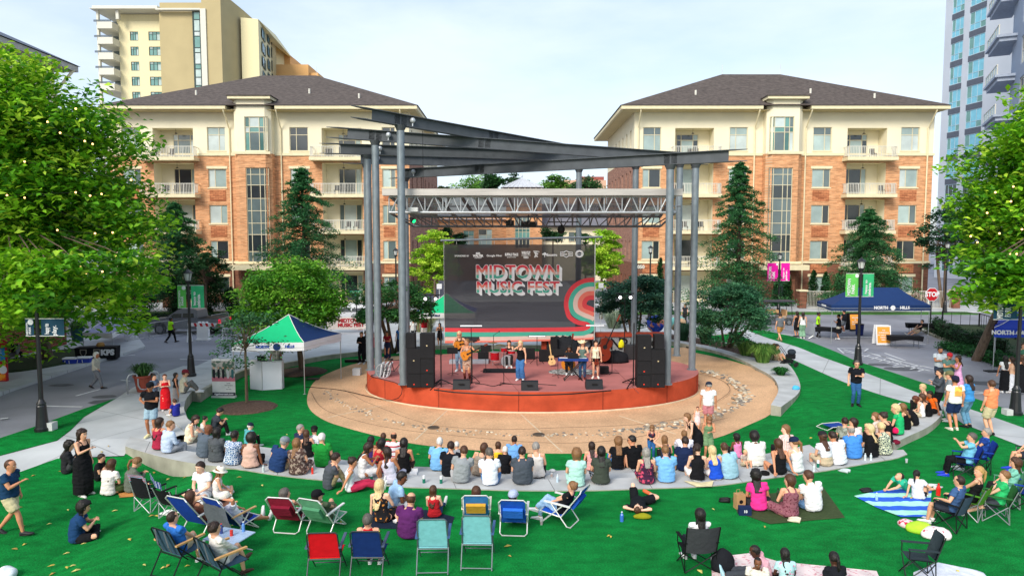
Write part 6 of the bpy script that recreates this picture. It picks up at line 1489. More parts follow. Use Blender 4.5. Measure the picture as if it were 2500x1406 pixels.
m=MB();m.tq([(0,.06,0),(0,.06,z_)],.05,8);m.bq('post',M_blkp,t);o8=[(r*1.05*cos(pi/8+i*pi/4),r*1.05*sin(pi/8+i*pi/4))for i in range(8)];Mx=Matrix.Translation((0,0,z_))@Matrix.Rotation(R(90),4,'X')
m=MB();m.prism(o8,-.02,0,0,Mx);m.bq('plate_rim',M_wcl,t);m=MB();m.prism([(x*.93,y*.93)for x,y in o8],.004,.012,0,Mx);m.bq('plate',mat('sign_red','#b3131d',rough=.5,var=.03),t);text('STOP',r*.95,'lettering',M_wcl,t,V((0,-.03,z_)),bold=.02,sx=.9)
p=G(871,800);t=TH('street_sign','green street name sign on a black pole by the white car','road sign',p);z_=PY(0,712,p.y).z;m=MB();m.tq([(0,0,0),(0,0,z_)],.04,8);m.lq([(.09,1.9),(.09,2.2),(.05,2.25)],n=8);m.bq('post',M_blkp,t)
m=MB();m.cbox((-.05,0,z_-.02),.85,.03,.16);m.cbox((0,.0,z_-.22),.1,.5,.16);m.bq('name_plate',mat('sign_green','#118a63'),t);text('Central St',.13,'lettering',M_wcl,t,V((-.05,-.03,z_-.02)))
for x,y,lab in((1073,699,'small blank white sign left of the banner'),(1467,697,'small blank white sign right of the banner')):
 Y=46;p=V((PY(x,750,Y).x,Y,0));z_=PY(0,y,Y).z;t=TH('notice_sign',lab,'sign',p,group='blank white signs beside the banner');m=MB();m.tq([(0,0,0),(0,0,z_-.1)],.025,6);m.bq('post',M_wht,t);m=MB();m.cbox((0,-.03,z_),.34,.02,.34);m.bq('plate',M_wcl,t)
def barrier(p,rz,L_=2.3,lab='',grp='steel crowd barriers'):
 t=TH('crowd_barrier',lab,'barrier',p,rz,grp);m=MB();m.tq([(0,0,.15),(0,0,.9),(.12,0,1.08),(L_-.12,0,1.08),(L_,0,.9),(L_,0,.15),(.0,0,.15)],.022,6);m.bq('frame',M_chrome,t)
 m=MB();n=int(L_/.12)
 for i in range(1,n):m.tq([(L_*i/n,0,.15),(L_*i/n,0,1.07)],.009,5)
 m.bq('bars',M_chrome,t)
 for x in(.15,L_-.15):m=MB();m.tq([(x,-.3,.02),(x,-.02,.18),(x,.02,.18),(x,.3,.02)],.02,6);m.bq('foot',M_chrome,t)
def barline(a,b,n,labs):
 d=(b-a)/n
 for i in range(n):barrier(a+d*i,atan2(d.y,d.x),d.length*.97,labs%['nearest','second','third','fourth','fifth'][i])
barline(G(306,838),G(420,818),2,'steel crowd barrier left of the guard, %s from the tree');barline(G(412,828),G(560,795),3,'steel crowd barrier in front of the grey pickup, %s from the guard');barline(G(1862,800),G(1958,815),2,'steel crowd barrier by the golf cart, %s from the shrub');barline(G(1958,812),G(1988,828),1,'steel crowd barrier beside the guard at right, %s one')
def hgrp():pass
t=TH('road_barricade','white road barricade board with red slanted stripes by the pickup','barricade',G(505,835),R(-6));m=MB();m.cbox((0,0,1.15),2.6,.05,.22);b_=m.bq('board',M_wcl,t)
m=MB()
for i in range(7):x=-1.2+i*.4;m.add([V((x,-.03,1.04)),V((x+.18,-.03,1.04)),V((x+.10,-.03,1.26)),V((x-.08,-.03,1.26))],[(0,1,2,3)])
m.bq('red_stripe',mat('stripe_red','#c22a33'),b_)
for x in(-1.2,1.2):m=MB();m.bar((x,-.3,0),(x,0,1.3),.06);m.bar((x,.3,0),(x,0,1.3),.06);m.bq('leg',M_wcl,t)
t=TH('water_barrier','white plastic barrier block behind the striped board','barrier',G(497,830));m=MB();m.box(-.38,.38,-.15,.15,.05,1.15);m.bq('body',M_wcl,t);m=MB();[m.box(x-.06,x+.06,-.1,.1,1.151,1.25)for x in(-.25,0,.25)];m.box(-.42,.42,-.25,.25,0,.09);m.bq('base',M_wcl,t)
def wheel(par,x,y,r=.38,w=.24,sgn=1):
 m=MB();m.tq([(x,y-w/2,r),(x,y+w/2,r)],r,20);w_=m.bq('wheel',mat('tyre','#15161a',rough=.8),par);m=MB();m.tq([(x,y-w/2-.01,r),(x,y+w/2+.01,r)],r*.62,14);m.bq('rim',mat('alloy','#8a8d92',rough=.3,metal=.7),w_)
def extr(m,prof,y0,y1,inset=0,mi=0):
 """side profile (x,z) extruded across y with the top pulled in"""
 zs=[p[1]for p in prof];z0,z1=min(zs),max(zs);n=len(prof);vs=[]
 for y,s_ in((y0,1),(y1,-1)):vs+=[V((x,y+s_*inset*max(0,(z-z0)/(z1-z0)),z))for x,z in prof]
 tr_=geometry.tessellate_polygon([[V((x,z,0))for x,z in prof]]);m.add(vs,[tuple(q)for q in tr_]+[tuple(i+n for i in q[::-1])for q in tr_]+[(i,(i+1)%n,(i+1)%n+n,i+n)for i in range(n)],mi)
M_carg=mat('car_glass','#1a2026',rough=.08,var=0,spec=.9)
def pickup():
 t=TH('pickup_truck','dark grey crew cab pickup truck parked beyond the barriers at left','truck',G(462,812));W_=.95;body=mat('charcoal_paint','#74777c',rough=.3,metal=.3,var=.04,spec=.6)
 low=[(-2.65,.42),(-2.7,.85),(-2.55,1.02),(-1.3,1.15),(-.55,1.16),(.95,1.16),(1.0,1.10),(2.6,1.12),(2.68,.55),(2.5,.42),(2.1,.42),(2.0,.75),(1.75,.86),(1.45,.86),(1.2,.75),(1.1,.42),(-1.15,.42),(-1.25,.75),(-1.5,.86),(-1.8,.86),(-2.05,.75),(-2.15,.42)]
 m=MB();extr(m,low,-W_,W_,.04);m.bq('body',body,t);cab=[(-1.25,1.165),(-.45,1.72),(-.2,1.80),(.75,1.80),(1.0,1.70),(1.02,1.165)];m=MB();extr(m,cab,-W_+.06,W_-.06,.16);m.bq('cab',body,t)
 for q in([(-1.05,1.2),(-.42,1.66),(-.12,1.7),(-.12,1.2)],[(-.02,1.2),(-.02,1.71),(.68,1.70),(.80,1.2)]):m=MB();extr(m,q,-W_+.05,W_-.05,.16);m.bq('side_window',M_carg,t)
 m=MB();m.box(1.08,2.5,-W_+.1,W_-.1,1.125,1.14);m.bq('bed',M_blk,t)
 for y in(-W_-.0,W_-.02):
  m=MB();m.box(2.55,2.70,y,y+.12 if y<0 else y-.1,.78,1.08);m.bq('tail_light',mat('tail_red','#d01a3c',rough=.3,emit=.6),t)
 m=MB();m.box(-2.72,-2.6,-W_+.05,-W_+.4,.75,.95);m.bq('headlight',mat('head_glass','#c8ccd0',rough=.1),t)
 for x in(-1.65,1.6):
  for y in(-W_+.1,W_-.1):wheel(t,x,y)
 m=MB();m.box(-.95,-.75,-W_-.18,-W_+.02,1.12,1.28);m.bq('mirror',body,t);m=MB();m.box(-2.74,2.72,-W_+.05,W_-.05,.38,.5);m.bq('bumper',M_blk,t)
pickup()
def suv(lab,p,rz,paint,sc=1):
 t=TH('parked_car',lab,'car',p,rz);W_=.92;low=[(-2.3,.35),(-2.35,.8),(-2.1,.95),(-1.0,1.05),(1.9,1.08),(2.3,1.0),(2.32,.4),(1.95,.35),(1.85,.68),(1.55,.78),(1.25,.68),(1.1,.35),(-1.0,.35),(-1.1,.68),(-1.4,.78),(-1.7,.68),(-1.85,.35)]
 m=MB();extr(m,low,-W_,W_,.05);m.bq('body',paint,t);cab=[(-1.15,1.06),(-.35,1.62),(0,1.70),(1.6,1.68),(2.05,1.45),(2.15,1.09)];m=MB();extr(m,cab,-W_+.07,W_-.07,.17);m.bq('roof',paint,t)
 for q in([(-.95,1.1),(-.33,1.56),(.35,1.6),(.35,1.1)],[(.45,1.1),(.45,1.6),(1.5,1.58),(1.9,1.35),(1.95,1.12)]):m=MB();extr(m,q,-W_+.06,W_-.06,.17);m.bq('side_window',M_carg,t)
 for x in(-1.4,1.55):
  for y in(-W_+.1,W_-.1):wheel(t,x,y,.35)
 m=MB();m.add([V((-1.10,-.6,1.15)),V((-1.10,.6,1.15)),V((-.50,.55,1.57)),V((-.50,-.55,1.57))],[(0,1,2,3)]);m.v=[(x-.04,y,z)for x,y,z in m.v];m.bq('windscreen',M_carg,t)
 for y in(-W_+.02,W_-.3):m=MB();m.box(-2.37,-2.2,y,y+.28,.72,.86);m.bq('headlight',mat('head_glass','#c8ccd0',rough=.1),t)
 return t
suv('white car parked behind the maple tree, MUSIC FEST board in front of it',G(850,792),R(4),mat('white_car','#d8d9dc',rough=.25,spec=.6,var=.03))
t=TH('event_board','white board with red MIDTOWN MUSIC FEST lettering in front of the white car','sign',G(852,812),R(5));m=MB();m.box(-1.55,1.35,-.02,.02,.25,1.15);m.bq('board',mat('cream_board','#e3d6cc'),t)
for w_,z_ in(('MIDTOWN',.88),('MUSIC FEST',.55)):text(w_,.36,'lettering',mat('red_print','#b3202c'),t,V((.15,-.03,z_)),bold=.02,shear=0)
m=MB();[m.box(x-.02,x+.02,-.25,.25,0,.3)for x in(-1.3,1.1)];m.bq('foot',M_wht,t)
t=TH('golf_cart','dark roofed golf cart loaded with brown boxes behind the barrier','golf cart',G(1895,792));m=MB();m.box(-1.15,1.15,-.55,.55,.3,.55);m.box(-1.2,-.75,-.5,.5,.55,.9);m.bq('body',mat('cart_dark','#2c2e33',rough=.5),t)
m=MB();m.box(-1.2,1.2,-.65,.65,1.85,1.93);m.bq('roof',mat('cart_roof','#3a3d44',rough=.6),t);m=MB();[m.tq([(x,y,.5),(x*.9,y,1.86)],.025,6)for x in(-1.05,1.05)for y in(-.55,.55)];pq(m,'roof_post',M_blk,t)
m=MB();m.box(.1,.6,-.5,.5,.56,.75);m.box(.55,.65,-.5,.5,.75,1.2);m.bq('seat',mat('tan_seat','#b08c66'),t);[wheel(t,x,y,.24,.16)for x in(-.8,.8)for y in(-.5,.5)]
m=MB();m.box(-.85,.0,-.45,.4,.95,1.2);tag(m.bq('cardboard_box',mat('cardboard','#b48c60'),loc=G(1895,792)),'brown cardboard box riding on the golf cart','box')
def blacktable(lab,p,rz,L_=1.85,sag=.22,full=False,logo=False):
 t=TH('folding_table',lab,'table',p,rz,None);m=MB();n=12;vs=[];h=.75
 def zb(u):return.05 if full else.42+.10*sin(pi*u)*1.0-(.0)
 o=[]
 for i in range(n+1):
  u=i/n;x=-L_/2+L_*u
  for y in(-.38,.38):o+=[V((x*.96,y*.9,zb(u))),V((x,y,h))]
 fs=[]
 for i in range(n):
  a,b=i*4,(i+1)*4;fs+=[(a,b,b+1,a+1),(b+2,a+2,a+3,b+3),(a+1,b+1,b+3,a+3)]
 fs+=[(0,1,3,2),(n*4+1,n*4,n*4+2,n*4+3)];m.add(o,fs);m.bq('table_cover',M_bfab,t)
 if not full:
  for x in(-L_*.36,L_*.36):m=MB();m.tq([(x,-.28,0),(x,-.28,.5),(x,.28,.5),(x,.28,0)],.018,6);m.tq([(x-.0,-.28,.03),(x+.12,-.28,.03)],.018,6);m.bq('leg',M_chrome if False else mat('grey_leg','#5c6066',rough=.5),t)
 return t
blacktable('black cloth covered folding table in front of the orange sandwich board',G(2208,848),R(-4),1.95);blacktable('black covered folding table under the left end of the navy tent',G(2022,826),R(-35),1.6);blacktable('black covered folding table at the right end of the navy tent',G(2248,815),R(-15),1.9)
t=blacktable('black covered table with KPS lettering and shields under the left tree',G(240,878),R(12),2.1,full=True);text('KPS',.42,'lettering',M_wcl,t,V((.62,-.40,.45)),bold=.03)
for x in(-.6,.08):
 m=MB();m.prism([(-.17,.22),(.17,.22),(.17,0),(0,-.26),(-.17,0)],0,.01,0,Matrix.Translation((x,-.40,.45))@Matrix.Rotation(R(90),4,'X'));s_=m.bq('shield',mat('shield_grey','#8d857c'),t);m=MB();m.prism([(-.12,.17),(.12,.17),(.12,.01),(0,-.19),(-.12,.01)],.011,.015,0,Matrix.Translation((x,-.40,.45))@Matrix.Rotation(R(90),4,'X'));m.bq('shield_field',M_blk,s_)
m=MB();m.lq([(.2,0),(.22,.08),(.15,.2),(.05,.22)],n=12);tag(m.bq('snack_box',mat('snack','#9a7440',var=.3),loc=G(240,878)+V((.1,.1,.76))),'brown basket on the black KPS table','basket')
for i,(x,y,lab)in enumerate(((173,892,'blue cooler with white lid nearer the kerb'),(205,890,'larger blue cooler with white lid beside the black table'))):
 t=TH('cooler',lab,'cooler',G(x,y),R(10),'blue coolers in the street');w_=.62+.1*i;m=MB();m.box(-w_/2,w_/2,-.2,.2,0,.36);m.bq('body',mat('cooler_blue','#1c3aa5',rough=.5),t);m=MB();m.box(-w_/2-.02,w_/2+.02,-.22,.22,.361,.43);m.bq('lid',M_wcl,t);m=MB();m.tq([(-w_*.3,-.21,.3),(-w_*.35,-.23,.08),(w_*.05,-.23,.08),(0,-.21,.3)],.018,6);m.bq('handle',M_wcl,t)
def aboard(lab,p,w_,h,cm,lines,rz=0):
 t=TH('sandwich_board',lab,'sandwich board',p,R(rz));m=MB();m.box(-w_/2,w_/2,-.35,-.31,.0,h,0,Matrix.Rotation(R(-9),4,'X'));m.bq('front_frame',cm,t);m=MB();m.box(-w_/2,w_/2,.31,.35,.0,h,0,Matrix.Rotation(R(9),4,'X'));m.bq('rear_frame',cm,t)
 m=MB();m.box(-w_/2+.07,w_/2-.07,-.356,-.352,.12,h-.09,0,Matrix.Rotation(R(-9),4,'X'));m.bq('poster',mat('orange_poster','#e59a3c',rough=.6),t)
 for j,s_ in enumerate(lines):z_=h*.78-j*h*.12;text(s_,h*.075,'lettering',M_wcl,t,V((0,-.362+z_*.157,z_)),rot=(R(81),0,0),bold=.003)
aboard('white framed orange sandwich board standing in the right street',G(2152,842),.92,1.25,M_wcl,['THIS','EXPERIENCE IS','PET AND FAMILY','FRIENDLY','ENJOY'],-4)
aboard('dark framed orange sandwich board under the navy tent beside the lamp',G(2083,808),.9,1.3,M_blk,['WELCOME','TO','MIDTOWN','MUSIC FEST'],2)
p=G(2096,890)+V((-.05,-.30,0));t=TH('waste_bin','navy blue waste bin seen just behind the right lamp post','bin',G(2098,818));m=MB();m.lq([(.2,.0),(.24,.05),(.28,.75)],n=14);m.bq('body',mat('navy_bin','#1c2a6b',rough=.6),t);m=MB();m.lq([(.29,.76),(.31,.78),(.29,.8),(.24,.8)],n=14);m.bq('rim',M_blk,t)
p=GI(547,970);t=TH('pull_up_banner','pull up banner with a photo of a group and riggsbeeroast.com on the lawn','banner',p,R(-2));Y=p.y;w_=56/F*Y*1.03;h=PY(0,876,Y).z-p.z
m=MB();m.box(-w_/2,w_/2,0,.012,.08,h);m.bq('poster',mat('poster_white','#d9d7d4',rough=.6),t);m=MB();m.box(-w_/2,w_/2,-.006,-.002,h*.42,h*.95);m.bq('photo_print',mat('photo','#4f6457',pat='noise',col2='#a7a19a',pscale=5,thr=.5,var=.3,nscale=7),t)
m=MB();m.box(-w_/2,w_/2,-.010,-.007,h*.42,h*.53);m.bq('pink_band',mat('pink_print','#b86a78'),t);rg=random.Random(2)
for i in range(5):
 x=-w_*.4+w_*.8*i/4;c=rg.choice(['#1d1d22','#2f5f63','#b9b9b9','#8a2430','#2b2326']);m=MB();m.prism([(x-.05,h*.52),(x-.02,h*.50),(x+.03,h*.50),(x+.05,h*.53),(x+.06,h*.70),(x+.02,h*.74),(x-.04,h*.73),(x-.06,h*.68)],.011,.014,0,Matrix.Rotation(R(90),4,'X'));m.bq('printed_figure',mat('print_f',c),t);m=MB();m.tq([(x,-.011,h*.77),(x,-.014,h*.77)],.04,10);m.bq('printed_head',mat('print_s','#c08f72'),t)
m=MB();m.box(-w_/2,w_/2,-.008,-.004,.085,.24);m.bq('footer_band',mat('footer','#3b3a40'),t);text('riggsbeeroast.com',.12,'lettering',M_wcl,t,V((0,-.02,.165)),bold=.003)
for i in range(4):text(['Reliable','Beer Experience','for','your event'][i],.055,'lettering',M_blk,t,V((w_*.22,-.012,h*.37-i*.09)))
m=MB();m.box(-w_/2-.02,w_/2+.02,-.1,.1,.0,.08);m.bq('base',mat('alu_base','#c9c9c9',rough=.4,metal=.3),t)
p=GI(650,950);t=TH('promo_counter','white folding counter with angled front under the green tent','counter',p,R(0));k=p.y/F;pts=[(-39*k,.25),(-39*k,.0),(-4*k,-.28),(39*k,0.0),(39*k,.3)];hc_=PY(0,882,p.y).z-p.z
m=MB()
for a,b in zip(pts,pts[1:]):m.bar(V((a[0],a[1],hc_*.5)),V((b[0],b[1],hc_*.5)),.02,hc_*.98)
m.bq('panel',mat('counter_white','#d6d8e0',rough=.5,var=.03),t);m=MB();m.prism(pts,hc_,hc_+.03);m.bq('counter_top',M_wcl,t)
m=MB();m.tq([V((pts[2][0],pts[2][1]-.015,0)),V((pts[2][0],pts[2][1]-.015,hc_))],.016,6);m.bq('edge_trim',M_chrome,t)
m=MB();m.box(-.22,.2,-.02,.28,0,.02);m.box(-.22,.2,-.05,-.03,.0,.26,0,Matrix.Rotation(R(10),4,'X'));tag(m.bq('laptop',M_blk,loc=p+V((-.15,0,hc_+.031))),'open dark laptop on the white counter','laptop')
p=G(312,963);t=TH('bike_rack','wavy silver tube bike rack on the left pavement','bike rack',p,R(38));pts=[]
for i,(x,z_)in enumerate(((0,0),(0,.7),(.08,.86),(.22,.9),(.36,.86),(.42,.7),(.42,.35),(.5,.18),(.64,.14),(.78,.18),(.84,.35),(.84,.7),(.92,.86),(1.06,.9),(1.2,.86),(1.26,.7),(1.26,0))):pts.append((x,0,z_))
m=MB();m.tq(pts,.035,8);m.bq('tube',M_chrome,t,smooth=True);m=MB();[m.lq([(.09,0),(.09,.02),(.04,.03)],(x,0,0),10)for x in(0,1.26)];m.bq('foot_plate',M_chrome,t)
def pot(lab,p,r,h,col,plant=True,seed=1):
 t=TH('plant_pot',lab,'plant pot',p);m=MB();m.lq([(r*.62,0),(r*.7,.05),(r*.95,h*.85),(r*1.05,h*.9),(r*1.05,h),(r*.9,h),(r*.88,h*.9)],n=18);m.bq('pot',mat('glazed_pot',col,rough=.5,var=.12),t)
 if plant:q=bpy.data.objects.new('plant',None);grass_clump('plant',None,(0,0,0),r*1.7,h*.95,260,seed,('#3f6a35','#5b8148','#2c4f2a'),parent=t)
 return t
pot('terracotta pot with spiky plant by the bike rack',G(352,955),.42,.75,'#8c4130');pot('round terracotta pot of greenery on the far pavement by the street sign',G(882,804),.42,.72,'#a8452b',seed=2);pot('tall dark teal glazed pot under the left tree',G(190,838),.42,1.0,'#1c4f4f',seed=3)
for o in COL.objects:
 if o.name.startswith('blades')and o.parent and o.parent.name.startswith('plant_pot'):o.name='plant';o.location.z=.62
t=TH('park_bench','metal park bench at the left edge beneath the tree','bench',G(32,885),R(-60));m=MB();m.box(-.8,.8,-.22,.22,.42,.46);m.bq('seat',mat('bench_grey','#555a5c',rough=.6),t);m=MB();m.box(-.8,.8,.22,.26,.5,.9);m.bq('backrest',mat('bench_grey','#555a5c',rough=.6),t)
for x in(-.75,.75):m=MB();m.tq([(x,-.22,0),(x,-.22,.66),(x,.22,.66),(x,.3,0)],.025,6);m.bq('leg',M_blk,t)
t=TH('food_kiosk','red and blue printed snack kiosk panel at the left picture edge','kiosk',G(-6,938));m=MB();m.box(-2,.45,0,.12,.15,2.1);m.bq('body',mat('kiosk_red','#b2182f',rough=.5),t);m=MB();m.box(-.3,.43,-.01,-.003,1.1,1.75);m.bq('blue_panel',mat('kiosk_blue','#2f8ecf',rough=.5),t)
m=MB();m.box(-.3,.43,-.01,-.003,.2,.95);m.bq('orange_panel',mat('kiosk_orange','#e2491b',rough=.5,pat='noise',col2='#f0a030',pscale=3),t);m=MB();m.box(-1,.7,-.5,0,1.83,1.87);m.bq('awning',mat('kiosk_awn','#d8442c'),t);m=MB();m.tq([(.3,-.02,.7),(.3,-.03,.7)],.2,14);m.bq('emblem',M_wcl,t)
text('ICE',.25,'lettering',M_wcl,t,V((.1,-.02,1.55)))
def fence(lab,a,b,h=1.15,col=None,nm='railing_fence',step=.14):
 a,b=V(a),V(b);t=TH(nm,lab,'fence',a);L_=b-a;m=MB();[m.bar(V((0,0,z)),L_+V((0,0,z)),.05)for z in(.12,h)];m.bq('rail',col or M_rail,t);m=MB();n=int(L_.length/step)
 for i in range(n+1):p=L_*(i/n);m.box(p.x-.012,p.x+.012,p.y-.012,p.y+.012,.12,h-.02)
 m.bq('baluster',col or M_rail,t);m=MB()
 for i in range(int(L_.length/2.4)+1):p=L_*min(1,i*2.4/L_.length);m.box(p.x-.04,p.x+.04,p.y-.04,p.y+.04,0,h+.03)
 pq(m,'post',col or M_rail,t)
Yf=66;fx=lambda x:PY(x,720,Yf).x
fence('cream railing fence along the right block, right of the entrance',(fx(1965),Yf,0),(fx(2322),Yf,0),1.75);fence('cream railing fence along the right block, left of the entrance',(fx(1630),Yf,0),(fx(1848),Yf,0),1.75)
fence('dark metal railing behind the ivy at the right',G(2300,795),G(2390,800),1.1,M_blk,step=.5);fence('dark metal railing running to the right edge behind the ivy',G(2390,800),G(2500,840),1.1,M_blk,step=.5)
for x,lab in((1856,'brick gate pillar left of the right block entrance'),(1958,'brick gate pillar right of the right block entrance'),(2332,'brick pillar at the right end of the railing fence')):
 t=TH('brick_pillar',lab,'pillar',(fx(x),Yf,0),group='brick gate pillars');m=MB();m.box(-.32,.32,-.32,.32,0,1.75);m.bq('shaft',M_brickd,t);m=MB();m.box(-.42,.42,-.42,.42,1.752,1.9);m.bq('cap',M_trim,t)
for a,b,lab in((1085,1400,'low stone garden wall beyond the street behind the banner'),):pass
fence('white railing on the low brick terrace beyond the pickup',(PY(378,715,66).x,66,1.3),(PY(432,715,66).x,66,1.3),.55);m=MB();m.box(0,PY(440,0,66.4).x-PY(374,0,66.4).x,0,.4,0,1.29);tag(m.bq('terrace_wall',M_brickd,loc=(PY(374,0,66.4).x,66.1,0)),'low brick terrace wall in front of the left block','wall')
p=(PY(600,735,64).x,64,0);t=TH('entrance_steps','pale entrance steps with white handrails at the left block','steps',p);m=MB();[m.box(-1.2,1.2,i*.35,3,i*.17,i*.17+.168)for i in range(5)];m.bq('steps',M_conc,t);m=MB()
for x in(-1.2,1.2):[m.bar((x,.1,z0),(x,2,z0+.8),.05)for z0 in(.25,.95)];[m.bar((x,.1+i*.25,.25+i*.1),(x,.1+i*.25,.95+i*.1),.03)for i in range(8)]
m.bq('handrail',M_rail,t)
for(x0,x1,y0,y1,nm)in((-60,-7.5,63.0,71.9,0),(8.5,60,63.0,71.9,1),(-7.5,8.5,74,110,2)):
 m=MB();m.box(x0,x1,y0,y1,-.05,.12);tag(m.bq('pavement',M_conc),kind='structure')
for(x0,x1,y0,y1)in((-40,-9,61.2,62.8),(10.5,42,61.2,62.8)):m=MB();m.box(x0,x1,y0,y1,-.05,.10);tag(m.bq('grass_verge',mat('verge','#3e6a2f',rough=1,var=.2)),kind='structure')
m=MB();pl=[G(0,905),G(66,880),G(160,862),G(250,846),G(330,832),G(330,800),G(150,800),V((-60,46,0)),V((-60,30,0)),G(0,960),G(0,960)];pl=[V((-60,30,0)),G(0,965),G(120,925),G(215,893),G(300,868),G(355,850),G(330,818),V((-26,46,0)),V((-60,46,0))]
m.sheet([[V((p.x,p.y,.13))for p in pl]]);n=len(pl)
for i in range(n):a,b=pl[i],pl[(i+1)%n];m.add([V((a.x,a.y,-.05)),V((b.x,b.y,-.05)),V((b.x,b.y,.13)),V((a.x,a.y,.13))],[(0,1,2,3)])
tag(m.bq('pavement',M_conc),kind='structure')
m=MB();p=G(118,878,.13);m.lq([(2.6,0),(2.5,.1),(2.3,.12),(.1,.16)],n=24);m.v=[(x*.75,y*1.5,z)for x,y,z in m.v];tag(m.bq('planting_bed',mat('bed_green','#2c3a22',rough=1,var=.4,nscale=8,bump=1),loc=p),kind='structure')
kr=spl([G(*q)for q in((2230,800),(2282,824),(2340,845),(2400,866),(2460,887),(2520,905))],4);m=MB();skirt(m,kr,lambda x,y:.0,.14,.3,side=-1);tag(m.bq('kerb',M_wall),kind='structure')
m=MB();pl=[p+V((0,.1,0))for p in kr]+[V((70,25,0)),V((70,50,0)),G(2300,795)];m.sheet([[V((p.x,p.y,.12))for p in pl]]);tag(m.bq('planting_bed',mat('bed_green','#2c3a22',rough=1,var=.4,nscale=8,bump=1)),kind='structure')
m=MB()
def line(a,b,w=.12,z=.006):A_,B_=G(*a),G(*b);m.bar(A_+V((0,0,z)),B_+V((0,0,z)),w,.004)
for a,b in(((112,991),(200,993)),((296,928),(318,930)),((440,877),(516,879)),((300,861),(325,857)),((290,870),(330,866)),((0,1022),(20,1020)),((186,966),(245,950))):line(a,b)
for a,b in(((2045,850),(2120,851)),((2045,850),(2060,862)),((2120,851),(2110,857)),((2060,853),(2100,864)),((2060,857),(2270,905)),((2110,858),(2250,895)),((2110,858),(2150,870)),((2160,862),(2210,880)),((2180,896),(2250,893)),((2250,893),(2280,900)),((2330,948),(2370,955)),((2330,948),(2350,962)),((2370,955),(2400,957)),((2350,962),(2440,958)),((2270,925),(2320,935)),((2150,868),(2200,885))):line(a,b,.10)
for i in range(9):line((2090+i*19,866+i*5),(2105+i*19,862+i*5),.09)
line((1800,808),(1830,806),.2);line((1862,812),(1992,822),.25);line((2000,822),(2260,824),.25);line((2215,835),(2260,841),.15)
tag(m.bq('road_marking',M_white),kind='structure')
m=MB();rg=random.Random(8)
for(x,y,w_,h)in((270,980,50,7),(255,968,30,5),(330,952,20,4),(150,940,30,4),(2200,900,40,7),(2150,890,30,5),(2400,935,40,6)):
 p=G(x,y,.003);r=w_/F*p.y;ry=h/F*p.y*4;m.add([p+V((r*cos(i*pi/7)*(1+.3*noise.noise(V((i*1.3,x,0)))),ry*sin(i*pi/7)*(1+.4*noise.noise(V((i*1.7,y,0)))),0))for i in range(14)],[tuple(range(14))])
tag(m.bq('asphalt_patch',mat('dark_patch','#56585e',rough=.8,var=.25,nscale=3)),kind='structure')
def quad(lab,p,rz,col,frame='#8f9498',h=.9,w=.56,sh=.44,items=None,back2=None):
 t=TH('camp_chair',lab,'camp chair',p,R(rz));fm=mat('chair_frame',frame,rough=.4,metal=.4);c=fab(col);x=w/2
 m=MB();m.add([V((-x,-.22,sh)),V((0,-.2,sh-.05)),V((x,-.22,sh)),V((x,.24,sh+.02)),V((0,.2,sh-.04)),V((-x,.24,sh+.02))],[(0,1,4,5),(1,2,3,4)]);m.v+=[(a,b,z-.015)for a,b,z in m.v];m.f+=[(11,10,7,6),(10,9,8,7)];m.m+=[0,0];m.bq('seat',c,t)
 m=MB();n=8;vs=[]
 for j in range(5):
  v=j/4;y=-.22-.16*v
  for i in range(n+1):u=i/n*2-1;vs.append(V((u*x*(1+.05*v),y-.07*(1-u*u)*(1 if v<1 else.8),sh-.02+(h-sh)*v+.015*u*u)))
 m.add(vs,[(j*(n+1)+i,j*(n+1)+i+1,(j+1)*(n+1)+i+1,(j+1)*(n+1)+i)for j in range(4)for i in range(n)]);m.add([q+V((0,.02,0))for q in vs],[(j*(n+1)+i,(j+1)*(n+1)+i,(j+1)*(n+1)+i+1,j*(n+1)+i+1)for j in range(4)for i in range(n)]);m.bq('backrest',c if not back2 else fab(back2),t,smooth=True)
 for s_ in(-1,1):
  m=MB();m.tq([(s_*x,-.26,.02),(s_*x*1.0,-.24,sh),(s_*x*1.05,-.40,h)],.012,6);m.tq([(s_*x,.28,.02),(s_*x,-.22,sh+.0)],.012,6);m.tq([(s_*x,-.26,.02),(s_*x,.24,sh+.02),(s_*x,.24,sh+.2)],.012,6);m.tq([(s_*x,-.26,.02),(-s_*x,-.24,sh-.04)],.012,6);m.tq([(s_*x,.28,.02),(-s_*x,.24,sh-.02)],.012,6);m.bq('leg',fm,t)
  m=MB();m.bar((s_*x,-.3,sh+.21),(s_*x,.26,sh+.22),.07,.02);m.bq('armrest',c,t)
 return t
